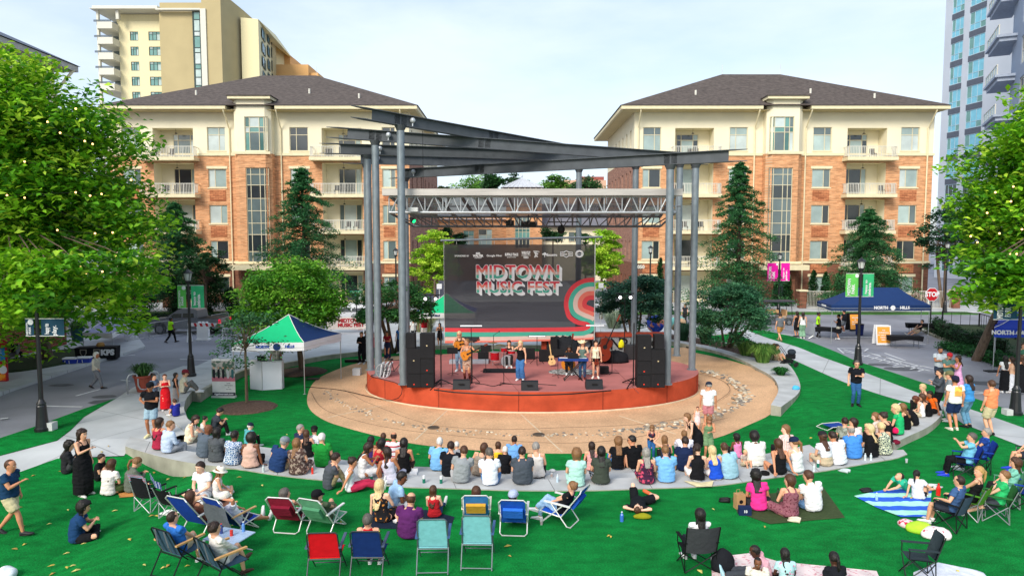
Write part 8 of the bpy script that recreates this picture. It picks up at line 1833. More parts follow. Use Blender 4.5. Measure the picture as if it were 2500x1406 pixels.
sp_('woman with dark hair and white blouse in the right slate folding chair',(516,1292),(552,1424),-38,patio,'#3a5266',cl='slate blue folding chair with wooden arms at bottom left, nearer the camera',f=1,hair='bun dark',top='long #d9d4cc',bot='shorts #b3aaa4',skin=1,shoe='#4a2f24',legs='chaircross',ck=dict(arm='#c89a64',frame='#1d1f22',strap=True,h=.92))
P('o','blond woman in black and orange floral dress on the dark blanket',(922,1178),(932,1278),f=1,face=-15,pose='side',hair='verylong pale',top=('dress',FL('#17171c','#d98a3a',13,.62)),arms=('propf','hold'),skin=0)
P('o','man in light blue polo with short black hair smiling to the right',(974,1153),(958,1250),face=-65,pose='cross',hair='short black',top='polo #9cc0e2',bot='shorts #b0b4ba',turn=-20,skin=4)
P('o','man in purple tee with shaved hair seen from behind',(1000,1198),(994,1318),face=-8,pose='cross',hair='balding brown',top='tee #56245c',bot='pants #22252f',skin=1,fat=1.15)
P('o','woman with very long auburn hair and red top',(1055,1191),(1060,1266),f=1,face=-6,pose='ground',hair='verylong brown',top='tank #b8242c',bot='jeans #2f4a6d',skin=0,fat=1.1)
sp_('grey haired woman in red hibiscus print shirt in the navy chair',(917,1250),(905,1398),0,patio,'#17306b',cl='navy blue folding chair next to the red one',f=1,hair='short dgray',top=('sleeveless',FL('#c2161c','#e8e0dc',9,.66)),bot='pants #16171a',skin=1,ck=dict(h=.95,arm='#4a566e',frame='#3a3f45'))
patio('empty bright red folding chair at the bottom, left of the navy one',GO(800,1402),4,'#d4141f',arm='#4a566e',frame='#3a3f45',h=.95)
patio('empty aqua folding chair, left of the pair',GO(1060,1376),2,'#7cc0c8');patio('empty aqua folding chair, right of the pair',GO(1168,1366),-2,'#7cc0c8')
sp_('woman with glossy brown hair in the blue terry beach chair',(1171,1164),(1165,1278),0,beach,'#3f83c8',cl='light blue towelling beach chair with a coloured picture on its back and white arms',f=1,hair='long brown',top='strap #a85a48',legs='ext',skin=2,ck=dict(arm='#e6ddc8',pocket='#d8a03a'))
sp_('man in blue and white trucker cap in the blue backpack chair',(1254,1176),(1256,1290),-4,beach,'#1e56bd',cl='bright blue backpack beach chair seen straight from behind',hair='short black',hat='cap #a9b4cc',top='tee #38424e',legs='ext',turn=-30,skin=1,ck=dict(pocket='#2f6fd6'))
sp_('woman with messy bun in black tee and light jeans in the blue chair facing left',(1371,1165),(1362,1272),62,beach,'#1e56bd',cl='bright blue beach chair turned to the left beside the bricklike steps',f=1,hair='bun light',top='tee #17181c',bot='jeans #8fb0d2',legs='chaircross',skin=1,ck=dict(pocket='#1f4fae'))
P('o','man in black lying on his back with hands behind his head, one knee up',None,(1558,1232),face=-12,pose='lie',hair='buzz brown',top='tee #16181d',bot='shorts #15171b',arms='head',skin=0,shoe='#e2653a',s=1.0)
LY=LAST
sp_('person with long black hair in the black mesh camp chair',(1701,1240),(1700,1384),4,quad,'#15161a',cl='black mesh camp chair with a white mark on its back',f=1,hair='long black',top='tee #e2e2e6',bot='pants #20242e',skin=4,ck=dict(h=1.02,w=.66,frame='#17181b',back2='#3a3c40'))
P('o','woman with wavy black hair in hot pink blouse on the olive blanket',(1848,1156),(1858,1250),f=1,face=-5,pose='cross',hair='wavy black',top='tee #e0368c',bot='pants #2c2c30',skin=2)
P('o','woman in maroon patterned sundress with a wine bottle on the olive blanket',(1938,1164),(1932,1266),f=1,face=8,pose='cross',hair='mid brown',top=('dress',FL('#5d2232','#8a5560',24)),skin=1,fat=1.1,arms='hold',turn=30)
P('o','man with brown hair in white ribbed tee and jeans on the olive blanket',(1979,1148),(1992,1252),face=6,pose='cross',hair='short brown',top='tee #e2e3e6',bot='jeans #5f83ab',skin=1,turn=30)
P('o','dark haired boy in turquoise tee propped on his elbows on the striped blanket',None,(2220,1200),face=100,pose='lie',lean=52,nod=-10,legs='prone',hair='short dark',top='tee #2fb08c',bot='shorts #22304e',arms=('elbow','elbow'),skin=1,s=.86)
P('o','girl with dark ponytail in white tee sitting on the striped blanket',(2232,1154),(2250,1222),f=1,face=-50,pose='knees',hair='pony black',top='tee #dfe0ea',bot='short #1c1d24',arms=('prop','knee'),skin=1)
sp_('man with dark hair in the grey and black camp chair with a red bottle',(2326,1161),(2318,1288),35,quad,'#1a1c20',cl='camp chair with slate grey back and black seat beside the floral cloth',hair='buzz dark',top='tee #3c5a86',bot='shorts #2f3440',arms='arest',skin=1,ck=dict(frame='#1d1f22',back2='#3d4c5e'))
sp_('blond woman in black strappy top in the green camp chair',(2360,1152),(2366,1262),40,quad,'#4f8a2c',cl='olive green camp chair with its carry bag hanging off the back',f=1,hair='pony blond',top='strap #17181b',bot='leggings #17181b',turn=60,skin=1,ck=dict(h=.85))
sp_('boy in bright green tee slouched in the dark green camp chair',(2434,1158),(2428,1268),62,quad,'#2f6a38',cl='dark green camp chair at right with the slouching boy',hair='short light',top='tee #2fb56a',bot='shorts #3a3f48',legs='chairx',s=.95,skin=0,ck=dict(h=.85))
sp_('girl with brown curls in mint top in the camp chair behind the boy',(2450,1126),(2456,1232),60,quad,'#4f8a6a',cl='mint camp chair behind the dark green one',f=1,hair='curly brown',top='tee #7cc0ac',s=.95,skin=1,ck=dict(h=.85))
sp_('grey haired woman in aqua tee and black trousers in a blue camp chair',(2376,1048),(2352,1164),66,quad,'#1f3f9c',cl='royal blue camp chair on the right lawn, nearer the steps',f=1,hair='short dgray',top='tee #6fb6d2',bot='pants #15161a',shoe='#2440c8',fat=1.15,skin=1,arms='phone',ck=dict(frame='#2a2c30'))
sp_('white haired woman in blue patterned top in the second blue camp chair',(2398,1044),(2388,1150),66,quad,'#1f3f9c',cl='royal blue camp chair on the right lawn, nearer the path',f=1,hair='short gray',top=('tee',FL('#2a62c0','#173a86',12)),bot='pants #2b3550',skin=1,ck=dict(frame='#2a2c30'))
sp_('person in royal blue running shoes seated at the right edge',(2530,1030),(2512,1150),75,quad,'#2a2f36',cl='camp chair cut by the right edge above the mint one',hair='short brown',top='tee #8a9098',bot='shorts #2f3440',shoe='#2440c8',skin=1)
quad('empty royal blue camp chair cut by the right edge',GO(2500,1240),60,'#1f3f9c',frame='#1d1f22')
P('o','man in pink shirt and black hair reclining at the bottom edge',(1840,1331),(1872,1432),face=62,pose='ground',hair='buzz black',top='tee #e2a9b2',bot='pants #3a3f46',arms=('prop','lap'),skin=5,shoe='#a9d2dc',fat=1.15)
P('o','boy with short black hair facing the camera at the bottom edge',(1851,1369),(1852,1450),face=170,pose='cross',hair='buzz black',top='tee #d9d2c8',s=.8,skin=4)
P('o','girl with beaded braids in pale blue print top at the bottom edge',(1924,1356),(1926,1445),f=1,face=0,pose='cross',hair='braids black',top=('tee',FL('#a9d3d6','#d98fb0',16,.6)),s=.85,skin=5)
P('o','person with black ponytail at the bottom edge, right of the braided girl',(2045,1360),(2048,1465),f=1,face=5,pose='cross',hair='pony black',top='tee #1a1c22',skin=5)
P('i','woman in black jacket with folded arms left of the stage',(887,811),(884,888),f=1,face=170,hair='bun light',top='jacket #16171a',bot='pants #15161a',arms='front',skin=1)
P('i','man in black behind the woman in black jacket',(893,808),(894,884),face=-150,hair='short dgray',top='jacket #1b1c1f',bot='pants #17181b',skin=1)
P('i','person in bright red shirt between the left columns',(915,812),(914,885),face=180,hair='short gray',top='tee #cf1f24',bot='pants #15161a',skin=1)
P('i','woman in dark red crop top and dark skirt holding something by the left columns',(947,809),(946,878),f=1,face=175,hair='mid dark',top='crop #8d2030',bot='longskirt #222c48',arms='front',skin=2,glasses=True)
P('g','woman with long black hair in red and black behind the left speakers',(1075,789),(1074,845),f=1,face=178,hair='long black',top='dress #1a1416',arms='hold',skin=2,far=True,z=-.1)
P('g','man in red tee and white shorts behind the left tent',(1037,770),(1036,832),face=20,hair='short brown',top='tee #b9202a',bot='shorts #e0d8d0',far=True,skin=1,z=0)
P('g','person in white tee by the left tent pole',(1010,780),(1010,835),face=30,hair='short black',top='tee #dcdcdc',bot='pants #1b1c20',far=True,skin=2,z=0)
P('g','person in blue tee with red emblem near the multi trunk tree',(977,796),(978,862),face=160,hair='short brown',top='tee #2f6fb8',bot='pants #2a3350',far=True,skin=1,z=-.15)
P('g','small person in pink top by the white fence beyond the banner right side',(1672,742),(1672,790),f=1,face=150,hair='long dark',top='tee #2a2c30',far=True,skin=1,z=0)
MW=mat('guitar_wood','#c9791f',rough=.35,var=.15,nscale=3,spec=.5);MWd=mat('dark_wood','#6f2410',rough=.3,var=.2,nscale=3,spec=.5);MWp=mat('maple','#d8b27c',rough=.4)
def guitar(lab,p,rot,sc=1.0,body=MW,name='acoustic_guitar',cat='guitar',nl=.62,thin=.10,nw=1,nm=None):
 t=TH(name,lab,cat,p);t.rotation_euler=rot;t.scale=(sc,)*3;pr=[(0,-.24),(.12,-.23),(.19,-.14),(.185,-.03),(.12,.06),(.115,.11),(.14,.18),(.10,.25),(0,.27)];pr=pr+[(-x,y)for x,y in pr[::-1][1:-1]]
 s_=[tuple(q)[:2]for q in spl([V((x,y,0))for x,y in pr],3,True)];Mx=Matrix.Rotation(R(90),4,'X');m=MB();m.prism(s_,-thin/2,thin/2,0,Mx);m.bq('body',body,t);m=MB();m.tq([(0,-thin/2-.004,.07),(0,-thin/2-.002,.07)],.05,14);m.box(-.05,.05,-thin/2-.012,-thin/2-.001,-.12,-.10);m.bq('sound_hole',M_blk,t)
 m=MB();m.box(-.026*nw,.026*nw,-thin/2-.02,-thin/2+.005,.12,.27+nl);m.bq('neck',nm or M_blk,t);m=MB();m.box(-.04*nw,.04*nw,-thin/2-.02,-thin/2,.27+nl,.43+nl);m.bq('headstock',MWd,t);return t
singer=P('s','singer in black top and flared jeans holding a microphone at centre stage',(1272,833),(1271,927),f=1,face=165,hair='mid pale',top='tank #131417',bot='wide #3f6ca0',arms=('lap','mouth'),skin=1);S1=LAST
g1=P('s','woman in patterned dress and brown boots playing acoustic guitar in front',(1135,828),(1141,928),f=1,face=168,hair='short light',top=('dress',FL('#8a5a48','#b99a86',14)),arms=('neckl','strum'),skin=2,shoe='#5a1f14',turn=-35);S2=LAST
guitar('acoustic guitar held by the woman in front',S2['waist']+V((-.02,-.24,.02)),(0,R(62),R(-8)),1.05)
P('s','blond woman in sunglasses and black vest playing guitar behind',(1119,810),(1122,905),f=1,face=178,hair='verylong pale',top='tank #15161a',bot='jeans #7f97ad',arms=('neckl','strum'),glasses=True,skin=1);S3=LAST
guitar('acoustic guitar held by the woman in sunglasses behind',S3['waist']+V((0,-.22,.10)),(0,R(75),R(-4)),1.0)
P('s','drummer with dark hair in black tank behind the red drum kit',(1243,829),(1243,893),f=1,face=180,pose='chair',hair='mid dark',top='tank #1a1518',arms='front',skin=1,s=1.0,z=.45)
P('s','cellist with curly black hair in black and white tee',(1389,838),(1390,910),f=1,face=175,pose='chair',hair='curly black',top='tee #22242a',bot='pants #15161a',arms='front',skin=4,s=1.0)
P('s','woman in cream cowboy hat, green grey top, jeans and brown boots at the keyboard',(1421,831),(1422,925),f=1,face=172,hair='verylong red',hat='cowboy #e6d3ac',top='tank #5f746c',bot='jeans #2f4a6c',arms='keys',skin=1,shoe='#5a1f14',turn=-15)
P('s','brunette in cream top, black skirt and white boots holding a violin',(1452,832),(1454,922),f=1,face=172,hair='mid dark',top='tank #e6dfc2',bot='skirt #16171a',arms='lap',skin=1,shoe='#e2ddd2',turn=25);S7=LAST
guitar('dark red violin held down in front of the brunette',S7['hip']+V((.0,-.32,-.12)),(0,0,0),.58,MWd,'violin','violin',.35,.10,.8);
t=guitar('cello leaning against the seated cellist',G(1387,900,.45)+V((0,-.35,.45)),(0,R(8),0),1.75,MW,'cello','cello',.35,.12,.6);guitar('upright double bass standing at an angle behind the brunette',G(1474,892,.45)+V((0,.2,.78)),(0,R(24),0),2.3,MWd,'double_bass','double bass',.42,.12,.4)
guitar('pale electric bass standing on a floor stand by the keyboard',G(1347,895,.45)+V((0,0,.32)),(0,R(-8),0),.95,MWp,'electric_bass','bass guitar',.6,.05,1,MWp)
def SK_(lab,x,y,z,w,h,d=.5,top=False,badge=True,grp='black loudspeakers stacked on the stage'):
 p=G(x,y,.45);t=TH('loudspeaker',lab,'loudspeaker',(p.x,p.y+d/2,z),group=grp);m=MB();m.box(-w/2,w/2,-d/2,d/2,.004,h-.004);m.bq('cabinet',mat('speaker_black','#131316',rough=.7,var=.15,nscale=5),t)
 m=MB();m.box(-w/2+.02,w/2-.02,-d/2-.012,-d/2-.002,.03,h-.03);m.bq('grille',mat('speaker_grille','#1d1d20',rough=.9,bump=.6,bscale=90),t)
 if badge:m=MB();m.box(-.028,.028,-d/2-.022,-d/2-.013,(.12 if h<.8 else h*.5),(.12 if h<.8 else h*.5)+.05);m.bq('badge',mat('badge_red' if h<.8 else 'badge_cream','#e2391f' if h<.8 else '#c9b890'),t)
def K(y):return G(1000,y,.45).y
pl=lambda y,py_:PY(1000,py_,K(y)).z
y_=946
for x,seq,lab in((1011,((946,912,.60),(912,848,.60)),'outer left'),(1043,((946,911,.58),(911,874,.58),(874,812,.60)),'inner left'),(1572,((944,912,.60),(912,878,.60),(878,814,.60)),'inner right'),(1606,((944,910,.60),(910,849,.60)),'outer right')):
 zz=.45
 for k,(a,b,w)in enumerate(seq):
  h=(a-b)/F*K(y_)*1.0;SK_('black loudspeaker cabinet, %s of the %s stack'%(['bottom','second','third'][k],lab),x,y_,zz,w,h);zz+=h
 if len(seq)==2:h=.64;SK_('small black speaker on top of the %s stack'%lab,x-8 if x<1300 else x+2,y_,zz,.40,h,.4,badge=False)
for x,y,lab in((1127,948,'left'),(1293,951,'middle'),(1450,948,'right')):
 t=TH('stage_monitor','black wedge monitor on the stage floor, %s of the three'%lab,'stage monitor',G(x,y,.45),0,'wedge monitors');m=MB();pr=[(-.22,0),(.20,0),(.28,.16),(.05,.40),(-.12,.36)];m.prism(pr,-.36,.36,0,Matrix.Rotation(R(90),4,'Z')@Matrix.Rotation(R(90),4,'X'));m.v=[(x_,-y_2,z_)if False else(x_,y_2,z_)for x_,y_2,z_ in m.v];m.bq('cabinet',mat('monitor_black','#17181d',rough=.5),t)
 m=MB();m.box(-.12,.12,-.24,-.222,.2,.26);m.bq('handle',M_blk,t)
def sn(lab,x,y,h,spread=.45,arm=None,z=.45,name='microphone_stand',cat='stand',thick=.016,Yv=None,bar=None,lamps=0,base='tri'):
 p=G(x,y,z);t=TH(name,lab,cat,p);m=MB();m.tq([(0,0,.02),(0,0,h)],thick,6)
 if bar:m.tq([(-bar,0,h),(bar,0,h)],.035,6)
 m.bq('pole',M_blk,t)
 for k in range(3):a=pi/2+.5+k*2*pi/3;m=MB();m.tq([(0,0,.35 if base=='big' else.06),(spread*cos(a),spread*sin(a),.02)],thick,5);m.tq([(0,0,.15),(spread*.5*cos(a),spread*.5*sin(a),.17)],thick*.7,5)if base=='big' else None;m.bq('leg',M_blk,t)
 if arm:m=MB();m.tq([(0,0,h),arm],.012,6);m.ball(arm,.035);m.bq('microphone',M_blk,t)
 for i in range(lamps):
  x_=(-.28 if i==0 else.28);m=MB();m.tq([(x_,0,h-.16),(x_,-.16,h-.20)],[.12,.14],12);l_=m.bq('lamp_can',M_blk,t);m=MB();m.tq([(x_,-.161,h-.2),(x_,-.17,h-.202)],.085,14);m.bq('lamp_lens',mat('lit_lens','#ffffff',emit=2),l_)
 return t
sn('tall tripod in front of the left stack',1077,945,2.75,.75,base='big',name='speaker_tripod',cat='tripod',thick=.028);sn('tall tripod in front of the right stack',1546,942,2.75,.75,base='big',name='speaker_tripod',cat='tripod',thick=.028)
sn('twin lamp stand with two bright white lamps behind the left stack',1053,866,3.3,.6,bar=.5,lamps=2,name='lamp_stand',cat='light stand',thick=.025);sn('twin lamp stand with two bright white lamps at the right of the stage',1524,868,3.4,.6,bar=.5,lamps=2,name='lamp_stand',cat='light stand',thick=.025)
sn('straight microphone stand with round foot at centre stage',1230,938,1.35,.35,arm=(.02,.1,1.45));sn('microphone stand before the guitarist',1153,936,1.5,.35,arm=(-.05,.1,1.55));sn('microphone stand beside the keyboard',1494,912,1.5,.35,arm=(-.3,.1,1.75));sn('boom microphone stand over the drums',1205,878,1.3,.3,arm=(.3,0,1.5))
for x,y,py_,w_,lab in((1151,936,797,.95,'long white light bar on a stand above the left guitarist'),(1311,890,822,.85,'white light bar on a stand right of the singer'),(1452,900,796,.9,'white light bar on a stand above the cowboy hat')):
 p=G(x,y,.45);h=PY(0,py_,p.y).z-.45;t=TH('light_bar',lab,'light bar',p);m=MB();m.tq([(0,0,0),(0,0,h)],.018,6);[m.tq([(0,0,.4),(.4*cos(a),.4*sin(a),.02)],.014,5)for a in(.5,2.6,4.7)];m.bq('stand',M_blk,t);m=MB();m.box(-w_/2-.03,w_/2+.03,-.05,.06,h,h+.07);m.bq('housing',M_blk,t);m=MB();m.box(-w_/2,w_/2,-.062,-.051,h+.015,h+.06);m.bq('diffuser',mat('bar_white','#e8ebf0',emit=.25),t)
dk=G(1238,893,.45);t=TH('drum_kit','red drum kit with white bass drum head and cymbals','drum kit',dk);red=mat('drum_red','#a8101d',rough=.25,spec=.6);hd_=mat('drum_head','#d8d6d0',rough=.5)
def drum(nm,c,r,h,ax='z',m_=red):
 c=V(c);d=V((0,0,h))if ax=='z' else V((0,h,0));m=MB();m.tq([c,c+d],r,22);o=m.bq(nm,m_,t);m=MB();e=c+d if ax=='z' else c-V((0,.004,0));m.tq([e,e+(V((0,0,.006))if ax=='z' else V((0,-.006,0)))],r*.95,22);m.bq('drum_head',hd_,o);m=MB();[m.tq([c+d*f-d.normalized()*.012,c+d*f+d.normalized()*.012],r*1.03,22)for f in(0,1)];m.bq('hoop',M_chrome if m_ is red else M_wht,o)
drum('bass_drum',(0,-.3,.30),.30,.42,'y');drum('floor_tom',(-.62,0,.30),.22,.40);drum('rack_tom',(-.15,-.1,.72),.15,.22);drum('snare_drum',(.22,-.02,.62),.18,.16)
for c,r in(((-.72,.1,1.15),.24),((-.35,.1,1.05),.22),((.55,.2,1.1),.24)):m=MB();m.lq([(r,0),(r*.4,.02),(.04,.04)],c,20);m.bq('cymbal',mat('cymbal','#a99a6a',rough=.3,metal=.8),t);m=MB();m.tq([(c[0],c[1],0),c],.012,6);m.bq('cymbal_stand',M_chrome,t)
k=G(1400,930,.45);t=TH('keyboard','blue stage keyboard on a black cross stand','keyboard',k+V((0,.25,.88)),R(-2));m=MB();m.box(-.68,.68,-.15,.15,0,.11);m.bq('body',mat('keys_blue','#17387a',rough=.4),t);m=MB();m.box(-.62,.62,-.02,.14,.111,.12);m.bq('keys',M_wcl,t);m=MB();m.box(-.25,.25,-.14,-.12,.12,.34);m.bq('music_rest',M_blk,t)
t=TH('keyboard_stand','black cross legged stand under the blue keyboard','stand',k);m=MB()
for s_ in(-1,1):
 for yy in(.1,.4):m.tq([(s_*-.4,yy,.02),(s_*.4,yy,.86)],.022,6)
 m.tq([(s_*.4,.0,.03),(s_*.4,.5,.03)],.022,6)
m.bq('frame',M_blk,t)
def blob(nm,lab,cat,p,r,col,seed=0,mt=None,sub=None):
 m=MB();m.ball((0,0,0),r,0,22,14);m.v=[((x)*(1+.22*noise.noise(V((x*5+seed,y*5,z*5)))),y*(1+.25*noise.noise(V((x*4,y*4+seed,z*4)))),max(-r[2]*.45,z*(1+.25*noise.noise(V((x*6,y*6,z*6+seed))))))for x,y,z in m.v]
 o=m.bq(nm,mt or fab(col),smooth=True,loc=V(p)+V((0,0,r[2]*.45)));return tag(o,lab,cat)
blob('covered_amplifier','crumpled black cover over gear behind the double bass','covered gear',G(1500,884,.45),(.75,.45,.42),'#1d1d21',1);blob('covered_cases','dark cloth draped cases behind the cellist','covered gear',G(1375,868,.45),(.9,.4,.75),'#26282c',2)
m=MB();m.box(-.45,.45,-.3,.3,0,.75);tag(m.bq('flight_case',mat('case','#2c2c2e',rough=.6),loc=G(1545,876,.45)),'black flight case near the right speaker stack','case');blob('safety_vest','yellow cloth hanging over the black case','cloth',G(1516,872,.45)+V((0,-.1,.55)),(.16,.14,.28),'#d8cf1f',3)
m=MB();m.tq([(0,0,0),(0,0,.02)],(1.2,.75),24,side=(1,0,0));tag(m.bq('stage_rug',mat('rug','#c9c9c6',pat='noise',col2='#1e1e20',pscale=4,thr=.5,stretch=(1,4,1)),loc=G(1400,908,.455)),'black and white patterned rug under the keyboard player','rug')
m=MB();m.box(-.9,.9,-.5,.5,0,.02);tag(m.bq('drum_rug',M_bfab,loc=G(1225,905,.455)),'dark mat under the drum kit','rug');m=MB();m.box(-1.1,.9,-.25,.25,0,.16);tag(m.bq('low_riser',mat('riser_grey','#9fa3ab'),loc=G(1150,886,.45)),'low grey riser bench behind the guitarists','riser')
rg=random.Random(11)
for i,(a,lab)in enumerate((((1060,948),'long black cable along the front edge of the stage'),((1160,938),'black cable looping behind the wedge monitors'),((905,935),'black cable hanging over the left edge of the stage'))):
 q=[(G(a[0]+j*(48 if i==0 else 22 if i==1 else 6),a[1]+([4,10,13,15,17,17,16,14,10,6][j]if i==0 else rg.uniform(-6,6)),.45)+V((0,0,.018)))for j in range(10)]if i<2 else[G(940,915,.47),G(905,918,.47),ell(3.9,1.01,.4),ell(3.85,1.03,-.3),GI(840,955)+V((0,0,.03)),GI(780,948)+V((0,0,.03)),GI(740,945)+V((0,0,.03))]
 m=MB();m.tq(spl(q,4),.016 if i else.03,5);tag(m.bq('cable',M_blk),lab,'cable')
for x,y,w_,h,lab in((1330,882,.6,.6,'black amplifier behind the light bar right of the singer'),(1290,876,.7,.55,'black amplifier just behind the drummer on the right'),(1180,882,.55,.5,'dark blue crate like amplifier behind the two guitarists'),(1475,912,.4,.35,'small amplifier on the floor by the brunette'),(1352,872,.35,1.1,'tall thin black speaker by the granite sign')):
 m=MB();m.box(-w_/2,w_/2,-.18,.18,.03,h);t=m.bq('amplifier',mat('speaker_black','#131316',rough=.7,var=.15,nscale=5),loc=G(x,y,.45));tag(t,lab,'amplifier')
for x,y,lab in((1186,908,'black music stand in front of the guitarists'),(1362,920,'black music stand left of the keyboard'),(1105,915,'black music stand beside the left speaker stack')):
 t=TH('music_stand',lab,'stand',G(x,y,.45));m=MB();m.tq([(0,0,.02),(0,0,1.0)],.014,6);m.bq('pole',M_blk,t);m=MB();[m.tq([(0,0,.1),(.3*cos(a),.3*sin(a),.02)],.012,5)for a in(.5,2.6,4.7)];m.bq('foot',M_blk,t);m=MB();m.box(-.25,.25,-.02,0,1.0,1.3);m.bq('desk',M_blk,t)
t=TH('bicycle','white wheeled bicycle parked behind the front left column','bicycle',G(960,925,.45)+V((0,.3,0)),R(10));
for x in(-.5,.55):m=MB();m.tq([(x+.33*cos(a),0,.33+.33*sin(a))for a in[i*pi/12 for i in range(24)]],.025,6,close=True);[m.tq([(x,0,.33),(x+.32*cos(a),0,.33+.32*sin(a))],.008,4)for a in[i*pi/3 for i in range(6)]];m.bq('wheel',M_chrome,t)
m=MB();[m.tq([a,b],.018,6)for a,b in(((-.5,0,.33),(-.15,0,.8)),((-.15,0,.8),(.4,0,.82)),((-.15,0,.8),(0,0,.3)),((0,0,.3),(.4,0,.82)),((.4,0,1),(.55,0,.33)),((-.5,0,.33),(0,0,.3)))];m.bq('frame',M_blk,t);m=MB();m.tq([(.38,-.25,1),(.38,.25,1)],.015,6);m.bq('handlebar',M_blk,t);m=MB();m.box(-.28,-.05,-.06,.06,.83,.88);m.bq('saddle',M_blk,t)
for i in range(3):m=MB();m.box(-.03,.03,-.35,.35,0,.62,0,Matrix.Rotation(R(8+i*4),4,'Y'));tag(m.bq('folded_board',mat('board_white','#cfd0d2'),loc=G(930+i*8,918,.45)+V((0,.1,0))),'white edged folded board leaning behind the left columns, %s'%['left one','middle one','right one'][i],'board')
m=MB();m.prism([(-.6,-.1),(-.55,.08),(-.2,.1),(0,.05),(.2,.16),(.55,.2),(.62,0),(.55,-.2),(.2,-.16),(0,-.06),(-.2,-.1)],0,.16);tag(m.bq('guitar_case',M_blk,loc=GI(868,884)),'black guitar case lying on the turf left of the stage','case');m=MB();m.box(-.2,.2,-.2,.2,0,.35);tag(m.bq('storage_box',mat('clear_box','#b9bdc0',rough=.3),loc=GI(872,915)),'clear plastic box beside the stage edge','box')
def bt(lab,p,col,cap='#e6e6e6',h=.22,r=.034,name='bottle',cat='bottle',al=1):
 t=TH(name,lab,cat,p);m=MB();m.lq([(r,0),(r,h*.62),(r*.9,h*.68),(r*.4,h*.85),(r*.4,h*.92)],n=12);m.bq('body',mat('bottle',col,rough=.25,spec=.5,alpha=al),t);m=MB();m.lq([(r*.46,h*.921),(r*.46,h)],n=10);m.bq('cap',mat('cap',cap),t)
def cup(lab,p,col,h=.12,r=.042):
 t=TH('drink_cup',lab,'cup',p);m=MB();m.lq([(r*.75,0),(r,h),(r*.94,h),(r*.7,.006)],n=14);m.bq('cup',mat('clear_plastic','#cfd3d6',rough=.2,alpha=.45),t);m=MB();m.lq([(r*.7,.008),(r*.88,h*.68)],n=14);m.bq('drink',mat('drink',col,rough=.2),t)
Bz=lambda x,y:G(x,y,benchz(x,y))
for i,(x,y)in enumerate(((888,1167),(907,1172),(1035,1178),(1077,1179),(1997,1140))):
 t=TH('drink_can',['green and white can by the phone reader','green and white can beside the black handbag','green and white can left of the pair on the step','green and white can right of the pair on the step','green and white can by the beige skirt'][i],'can',Bz(x,y),group='green and white cans');m=MB();m.tq([(0,0,0),(0,0,.12)],.042,14);m.bq('lower_can',mat('can_green','#14705a',rough=.3),t);m=MB();m.tq([(0,0,.121),(0,0,.21)],.038,14);m.bq('upper_can',M_wcl,t)
for x,y,lab,c in((643,1152,'clear bottle beside the dusty pink top','#c9d3d6'),(1987,1150,'clear bottle left of the beige skirt','#cfd9dc'),(2112,1123,'clear bottle near the black tee blond','#cfd9dc'),(2126,1123,'second clear bottle near the black tee blond','#cfd9dc'),(1361,1176,'small clear bottle by the cup on the step','#b9cfe0')):bt(lab,Bz(x,y),c)
bt('red bottle on the step beside the brown print dress',Bz(763,1156),'#d8301f');cup('beer cup on the step left of the mint dress',Bz(1347,1164),'#b5651c');cup('beer cup on the lower step by the jeans woman',Bz(1538,1144),'#c98a2c');cup('clear cup at the right end of the steps on the turf',GO(2213,1129),'#c4cdd2');cup('cup of dark drink on the turf by the blue chairs',GO(1322,1280),'#7a2a16');cup('beer in a clear cup on the mat at the bottom',GO(1767,1368),'#d97a1c')
m=MB();m.box(-.11,.11,-.11,.11,0,.05);m.box(-.11,.11,.11,.13,.0,.12);tag(m.bq('takeout_box',M_wcl,loc=Bz(1010,1156)),'white foam food box beside the brown skirt','food box');blob('food_tray','white food tray on the lower step near the mint dress','food tray',Bz(1349,1150),(.10,.08,.05),'#e0e0dc',4)
def shoes(lab,p,col,rz=0):
 t=TH('pair_of_shoes',lab,'shoes',p,R(rz))
 for s_ in(-1,1):m=MB();m.tq([(s_*.07,-.13,.05),(s_*.07,-.05,.055),(s_*.07+.01*s_,.08,.04),(s_*.07,.15,.025)],[(.035,.045),(.042,.05),(.046,.035),(.03,.02)],10,side=(1,0,0));m.bq('shoe',mat('shoe',col,rough=.6,var=.1,bump=.2),t,smooth=True)
shoes('pair of white sneakers by the edge of the olive blanket',GO(1940,1272),'#d9d0b8',60);shoes('black sneakers on the turf left of the paper bag',GO(1770,1224),'#141416',70);shoes('pale shoes on the turf below the right part of the steps',GO(2062,1152),'#b9c6c9',40);shoes('white sneakers under the empty camp chairs',GO(408,1255),'#e6e6e6',70);shoes('black shoes beside the striped blanket',GO(2115,1200),'#17181b',80)
def cq(nm,lab,cat,pts,mt,amp=.03,z=.01):
 W=[GO(*q)for q in pts];c=sum(W,V((0,0,0)))/len(W);m=MB();drape(m,W,lambda x,y:ZO(x,y)+z+amp*abs(noise.noise(V((x*3.2,y*3.2,1))))+amp*.4*abs(noise.noise(V((x*9,y*9,2)))),0,.09);m.v=[(x-c.x,y-c.y,z_-c.z)for x,y,z_ in m.v];return tag(m.bq(nm,mt,loc=c,smooth=True),lab,cat)
cq('picnic_blanket','olive green blanket under the three friends','blanket',[(1786,1215),(1880,1205),(2010,1190),(2063,1264),(1990,1270),(1880,1280),(1800,1252)],fab('#3d4a2e'),.02)
cq('picnic_blanket','blue, aqua and lime striped blanket on the right lawn','blanket',[(2085,1212),(2150,1200),(2230,1185),(2275,1190),(2270,1262),(2200,1264),(2140,1240)],mat('beach_stripes','#2a5fd0',pat='stripe_y',col2='#a9e6d0',pscale=.55,thr=.5,rough=.9,bump=.3),.05)
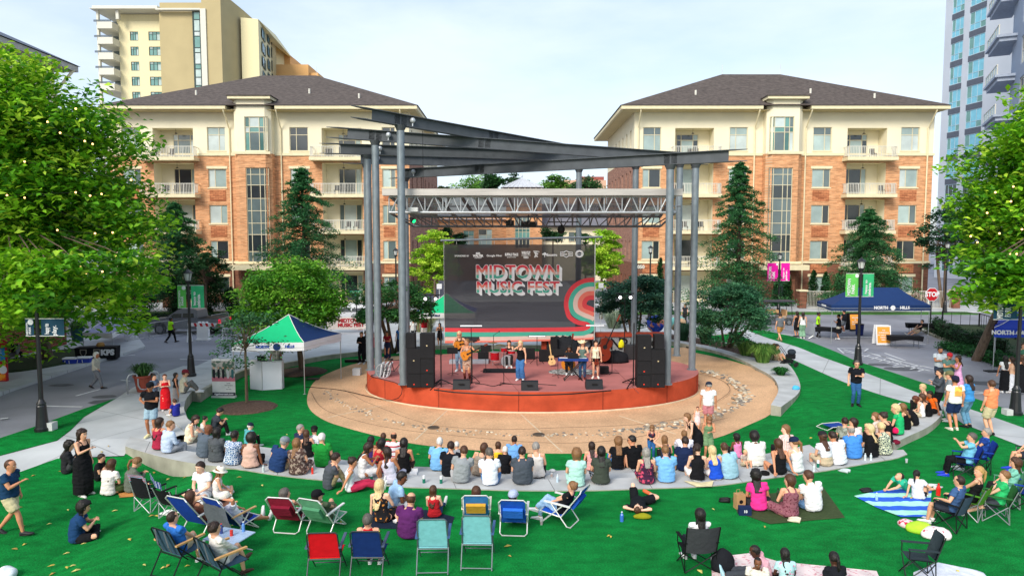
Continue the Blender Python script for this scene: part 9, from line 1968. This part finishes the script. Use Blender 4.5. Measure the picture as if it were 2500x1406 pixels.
cq('picnic_blanket','dark navy blanket with white edge under the purple tee group','blanket',[(882,1290),(905,1248),(1040,1245),(1110,1262),(1100,1290),(985,1292)],fab('#1a2536'),.02);cq('picnic_mat','pale mat at the bottom edge under the braided girl','mat',[(1735,1362),(1830,1352),(1900,1372),(2140,1395),(2160,1440),(1740,1440)],mat('pale_mat','#d9c8c6',pat='noise',col2='#c98c94',pscale=14,thr=.6),.03)
cq('towel','yellowish towel under the white skirt on the step edge','towel',[(1668,1178),(1712,1182),(1742,1180),(1738,1192),(1700,1192)],fab('#d8cba0'),.05,.05);cq('sandal_towel','orange patterned towel under the hoodie','towel',[(288,1204),(330,1200),(336,1212),(292,1216)],fab('#c98a4c'),.03)
blob('floral_cloth','white cloth with red flowers bunched on the right lawn','cloth',GO(2287,1310),(.34,.24,.16),'#fff',5,FL('#e6dedd','#c2344a',9,.62));blob('floral_bag','red and white flowered bag beside the lime cloth','bag',GO(2215,1284),(.20,.17,.12),'#fff',6,FL('#e6c8cc','#c02a44',14,.55));blob('lime_cloth','crumpled lime green cloth on the right lawn','cloth',GO(2247,1297),(.30,.20,.17),'#a8d43a',7)
blob('plastic_bag','white plastic bag at the bottom left corner','bag',GO(16,1408),(.22,.2,.16),'#dfe4e8',8);blob('plastic_bag','light blue plastic bag on the end of the planter wall',"bag",G(1943,950,.15),(.16,.13,.12),'#4fb0dc',9);blob('pink_handbag','hot pink handbag hanging by the emerald top','handbag',G(2184,1066,.25)+V((0,-.05,.15)),(.10,.08,.13),'#e01f5c',10);blob('maroon_bag','maroon bag below the pink handbag','handbag',G(2186,1078,.25)+V((0,-.05,-.05)),(.12,.1,.1),'#6f1830',11)
blob('backpack','black backpack beside the black camp chair','backpack',GO(1765,1392),(.24,.2,.32),'#1b1d22',12);blob('waist_pack','yellow and black pack used as a pillow by the lying man','bag',LY['head']+V((.08,-.22,-.14)),(.22,.09,.08),'#8a8a1c',13);blob('black_handbag','black handbag on the step edge near the swim top','handbag',Bz(1868,1160)+V((0,.05,0)),(.14,.1,.1),'#141416',14)
t=TH('paper_bag','brown paper carrier bag with a dark round stamp','bag',GO(1805,1240),R(8));m=MB();m.box(-.12,.12,-.09,.09,0,.38);m.bq('bag',mat('kraft','#b08a5e',bump=.4,bscale=10),t);m=MB();m.tq([(0,-.093,.2),(0,-.096,.2)],.05,14);m.bq('stamp',M_blk,t);m=MB();[m.tq([(-.05,y,.38),(-.04,y,.46),(.04,y,.46),(.05,y,.38)],.006,5)for y in(-.08,.08)];m.bq('handle',mat('kraft','#b08a5e'),t)
t=TH('cooler_bag','small navy bag printed 10 in front of the pink blouse','bag',GO(1818,1256),R(-5));m=MB();m.box(-.15,.15,-.07,.07,0,.22);m.bq('bag',fab('#1c2b4e'),t);text('10',.09,'lettering',M_wcl,t,V((0,-.08,.11)),bold=.003)
bt('green wine bottle in the hands of the sundress woman',GO(1907,1256)+V((-.05,.1,.32)),'#1c3a22','#15241a',.32,.038);cup('white can held beside the wine bottle',GO(1917,1256)+V((0,.1,.34)),'#d0d6da');bt('bright red drink bottle on the arm of the slate camp chair',GO(2300,1262)+V((-.12,0,.55)),'#d8281f','#c22018',.30,.05);bt('blue and white bottle beside the lying man',GO(1518,1272),'#3a6fc4','#dfe3ea',.24,.045);bt('pale bottle by the striped blanket',GO(2140,1222),'#9cc0e0')
tb=GO(562,1352);t=TH('camp_table','pale blue slatted folding table between the slate chairs and the blue ones','table',tb,R(-18));
for i in range(7):m=MB();m.box(-.42,.42,-.33+i*.095,-.25+i*.095,.40,.42);m.bq('slat',mat('pale_alu','#a9c0dc',rough=.4,metal=.2),t)
for s_ in(-1,1):m=MB();m.tq([(s_*.36,-.28,.02),(-s_*.30,.25,.39)],.014,6);m.tq([(s_*.36,.28,.02),(-s_*.30,-.25,.39)],.014,6);m.bq('leg',M_chrome,t)
bt('dark soda bottle on the slatted table',tb+V((-.22,.1,.42)),'#3a4a86','#d84a4a');bt('clear water bottle with blue label on the slatted table',tb+V((.22,.2,.42)),'#5f8fd0');m=MB();m.tq([(0,0,0),(0,0,.125)],.034,14);tag(m.bq('soda_can',mat('can_red','#d0382c',rough=.3),loc=tb+V((.05,-.02,.42))),'red soda can on the slatted table','can')
jm=JK['back'];R5=Matrix.Rotation(R(-28),3,'Z');m=MB();vs=[]
for j in range(9):
 for i in range(9):
  u=(i/8-.5)*.72;v=j/8;y=-.30-.16*(1-v)+.05*noise.noise(V((u*9,v*4,0)));vs.append(R5@V((u*(1+.15*v),y-.22,.86-.72*v*(1 if abs(u)>.15 else.72)+.03*noise.noise(V((u*6,v*6,3))))))
m.add(vs,[(j*9+i,j*9+i+1,j*9+i+10,j*9+i+9)for j in range(8)for i in range(8)]);tag(m.bq('jacket',fab('#5a5f66'),smooth=True,loc=GO(585,1296)),'dark grey jacket draped over the back of a blue beach chair','jacket')
SRP=mat('serape','#c0353a',pat='stripe_z',col2='#7fb6d4',pscale=7,thr=.5,rough=.9,bump=.3)
quad('empty camp chair with a red and blue striped towel over its high back',GO(368,1244),-20,'#1b1c20',frame='#b3b7ba',h=1.02);quad('empty black camp chair right of the striped towel chair',GO(430,1262),-25,'#17181b',frame='#b3b7ba',h=.82)
for(x,y,a,h,lab,mt)in((368,1244,-20,1.10,'red, white and blue striped towel over the empty camp chair',SRP),(418,1232,-60,.86,'blue and white striped towel on the right empty chair',mat('serape2','#2a4f9e',pat='stripe_z',col2='#d9dde2',pscale=8,thr=.5,rough=.9))):
 m=MB();vs=[];Q=Matrix.Rotation(R(a),3,'Z')
 for j in range(8):
  for i in range(6):u=(i/5-.5)*.56;v=j/7;vs.append(Q@V((u,-.46+.10*sin(v*pi)+(.24*v if v>.5 else 0)-.02*noise.noise(V((u*8,v*5,1))),h-.55*v)))
 m.add(vs,[(j*6+i,j*6+i+1,j*6+i+7,j*6+i+6)for j in range(7)for i in range(5)]);tag(m.bq('striped_towel',mt,smooth=True,loc=GO(x,y)),lab,'towel')
t=quad('folded grey and green camp chair standing at the bottom right',GO(2240,1410),80,'#2f3a3f',frame='#2a2c30',h=.95,w=.4);t['label']='grey and green camp chair at the bottom edge right of centre';cq('white_cloth','pale cloth spread at the bottom right edge','cloth',[(2230,1400),(2290,1375),(2400,1398),(2440,1440),(2230,1440)],fab('#d3d8e2'),.06)
t=TH('folding_lounger','blue and white folding chair lying flat on the inner lawn','beach chair',GI(2040,1045),R(15));m=MB();m.box(-.35,.35,-.25,.25,.10,.12);m.bq('seat',fab('#1f3f8c'),t);m=MB();m.tq([(-.6,-.28,.04),(-.35,-.28,.13),(.35,-.28,.13),(.6,-.28,.03),(.6,.28,.03),(.35,.28,.13),(-.35,.28,.13),(-.6,.28,.04)],.014,6,close=True);m.bq('frame',M_wht,t)
def at(d,k,dz=0,dy=0):return d['hand'][k]+V((0,dy,dz))
cup('amber beer held by the standing woman in the black dress',at(SW,1,-.04),'#b5561c');m=MB();m.tq([(0,0,0),(0,.05,.13)],.018,8);m.ball((0,.055,.15),.03);tag(m.bq('microphone',M_blk,loc=at(S1,1,-.05)),'black microphone in the singer\'s hand','microphone')
m=MB();m.box(-.11,.11,-.003,0,-.15,.15);o=m.bq('shirt_print',mat('orange_print','#e8a04c',pat='flower',col2='#ecd060',pscale=7,thr=.5),loc=(0,0,0));o.parent=WT['root'];o.location=WT['root'].matrix_world.inverted()@V((0,0,0))if False else V((0,-.165,1.28))
for i,(x,y,r,c,c2)in enumerate(((1600,790,22,'#2a4fc0','#e08a6a'),(1655,790,20,'#7fd0c8','#e0b48a'),(1728,812,12,'#8a4fd0','#3f8ad8'))):
 p=PY(x,y,46);t=m=MB();m.ball((0,0,0),r/F*46,0,24,16);o=m.bq('painted_globe',mat('globe',c,pat='noise',col2=c2,pscale=1.6,thr=.52,rough=.3),smooth=True,loc=p);tag(o,['large blue and orange painted globe behind the right column','pale turquoise painted globe between the right columns','small purple painted globe beside the shrub'][i],'globe','painted globes behind the stage')
t=TH('stroller','black baby stroller with canopy on the path beside the planter wall','stroller',G(1926,893,.012),R(60));m=MB();m.tq([(-.22,-.35,.12),(-.22,.1,.5),(-.22,.45,1.0),(0,.5,1.06),(.22,.45,1.0),(.22,.1,.5),(.22,-.35,.12)],.016,6);m.tq([(-.24,.3,.1),(-.22,0,.55)],.016,6);m.tq([(.24,.3,.1),(.22,0,.55)],.016,6);m.bq('frame',M_blk,t)
m=MB();m.ball((0,-.12,.76),(.19,.22,.17),0,14,9);m.bq('canopy',fab('#2a323c'),t,smooth=True);m=MB();m.box(-.2,.2,-.3,.15,.42,.62);m.box(-.18,.18,-.2,.25,.18,.34);m.bq('seat',M_bfab,t)
for x,y,r in((-.26,.3,.13),(.26,.3,.13),(-.2,-.36,.10),(.2,-.36,.10)):m=MB();m.tq([(x-.02,y,r),(x+.02,y,r)],r,14);m.bq('wheel',M_blk,t)
cam=bpy.data.cameras.new('camera');co=bpy.data.objects.new('camera',cam);scene.collection.objects.link(co)
co.location=(0,0,H);co.rotation_euler=(R(90)-PITCH,0,0);cam.sensor_width=36;cam.lens=36*F/2500;cam.clip_end=3000;cam.clip_start=.1
scene.camera=co
cam.shift_y=0
w=bpy.data.worlds.new('World');scene.world=w;w.use_nodes=True;nt=w.node_tree;L=nt.links
sky=nn(nt,'ShaderNodeTexSky',sky_type='NISHITA');sky.sun_disc=False;EL,AZ=R(36),R(208)
sky.sun_elevation=EL;sky.sun_rotation=AZ;sky.air_density=1.0;sky.dust_density=1.6;sky.ozone_density=1.2
bg=nt.nodes['Background'];bg.inputs['Strength'].default_value=.14
tc=nn(nt,'ShaderNodeTexCoord');mp=nn(nt,'ShaderNodeMapping');mp.inputs['Scale'].default_value=(1,1,3.2);L.new(tc.outputs['Generated'],mp.inputs[0])
n=nn(nt,'ShaderNodeTexNoise');n.inputs['Scale'].default_value=1.7;n.inputs['Detail'].default_value=7;n.inputs['Roughness'].default_value=.55;L.new(mp.outputs[0],n.inputs['Vector'])
rp=nn(nt,'ShaderNodeValToRGB');rp.color_ramp.elements[0].position=.34;rp.color_ramp.elements[1].position=.66;rp.color_ramp.elements[0].color=(.22,)*3+(1,);rp.color_ramp.elements[1].color=(.9,)*3+(1,);L.new(n.outputs['Fac'],rp.inputs[0])
mx=nn(nt,'ShaderNodeMix',data_type='RGBA');L.new(rp.outputs[0],mx.inputs['Factor']);L.new(sky.outputs[0],mx.inputs[6]);mx.inputs[7].default_value=(4.5,5.1,5.9,1)
L.new(mx.outputs[2],bg.inputs['Color'])
sl=bpy.data.lights.new('sun','SUN');sl.energy=2.4;sl.angle=R(24);sl.color=(1,.93,.82);so=bpy.data.objects.new('sun',sl);scene.collection.objects.link(so)
sd=V((sin(AZ)*cos(EL),cos(AZ)*cos(EL),sin(EL)));so.rotation_euler=sd.to_track_quat('Z','Y').to_euler()
scene.view_settings.view_transform='Standard';scene.view_settings.look='None';scene.view_settings.exposure=.6
scene.collection.children.link(COL)
for o in(_rm,_tx):
 if o:bpy.data.objects.remove(o)
print('SCRIPT',time.time()-T0)
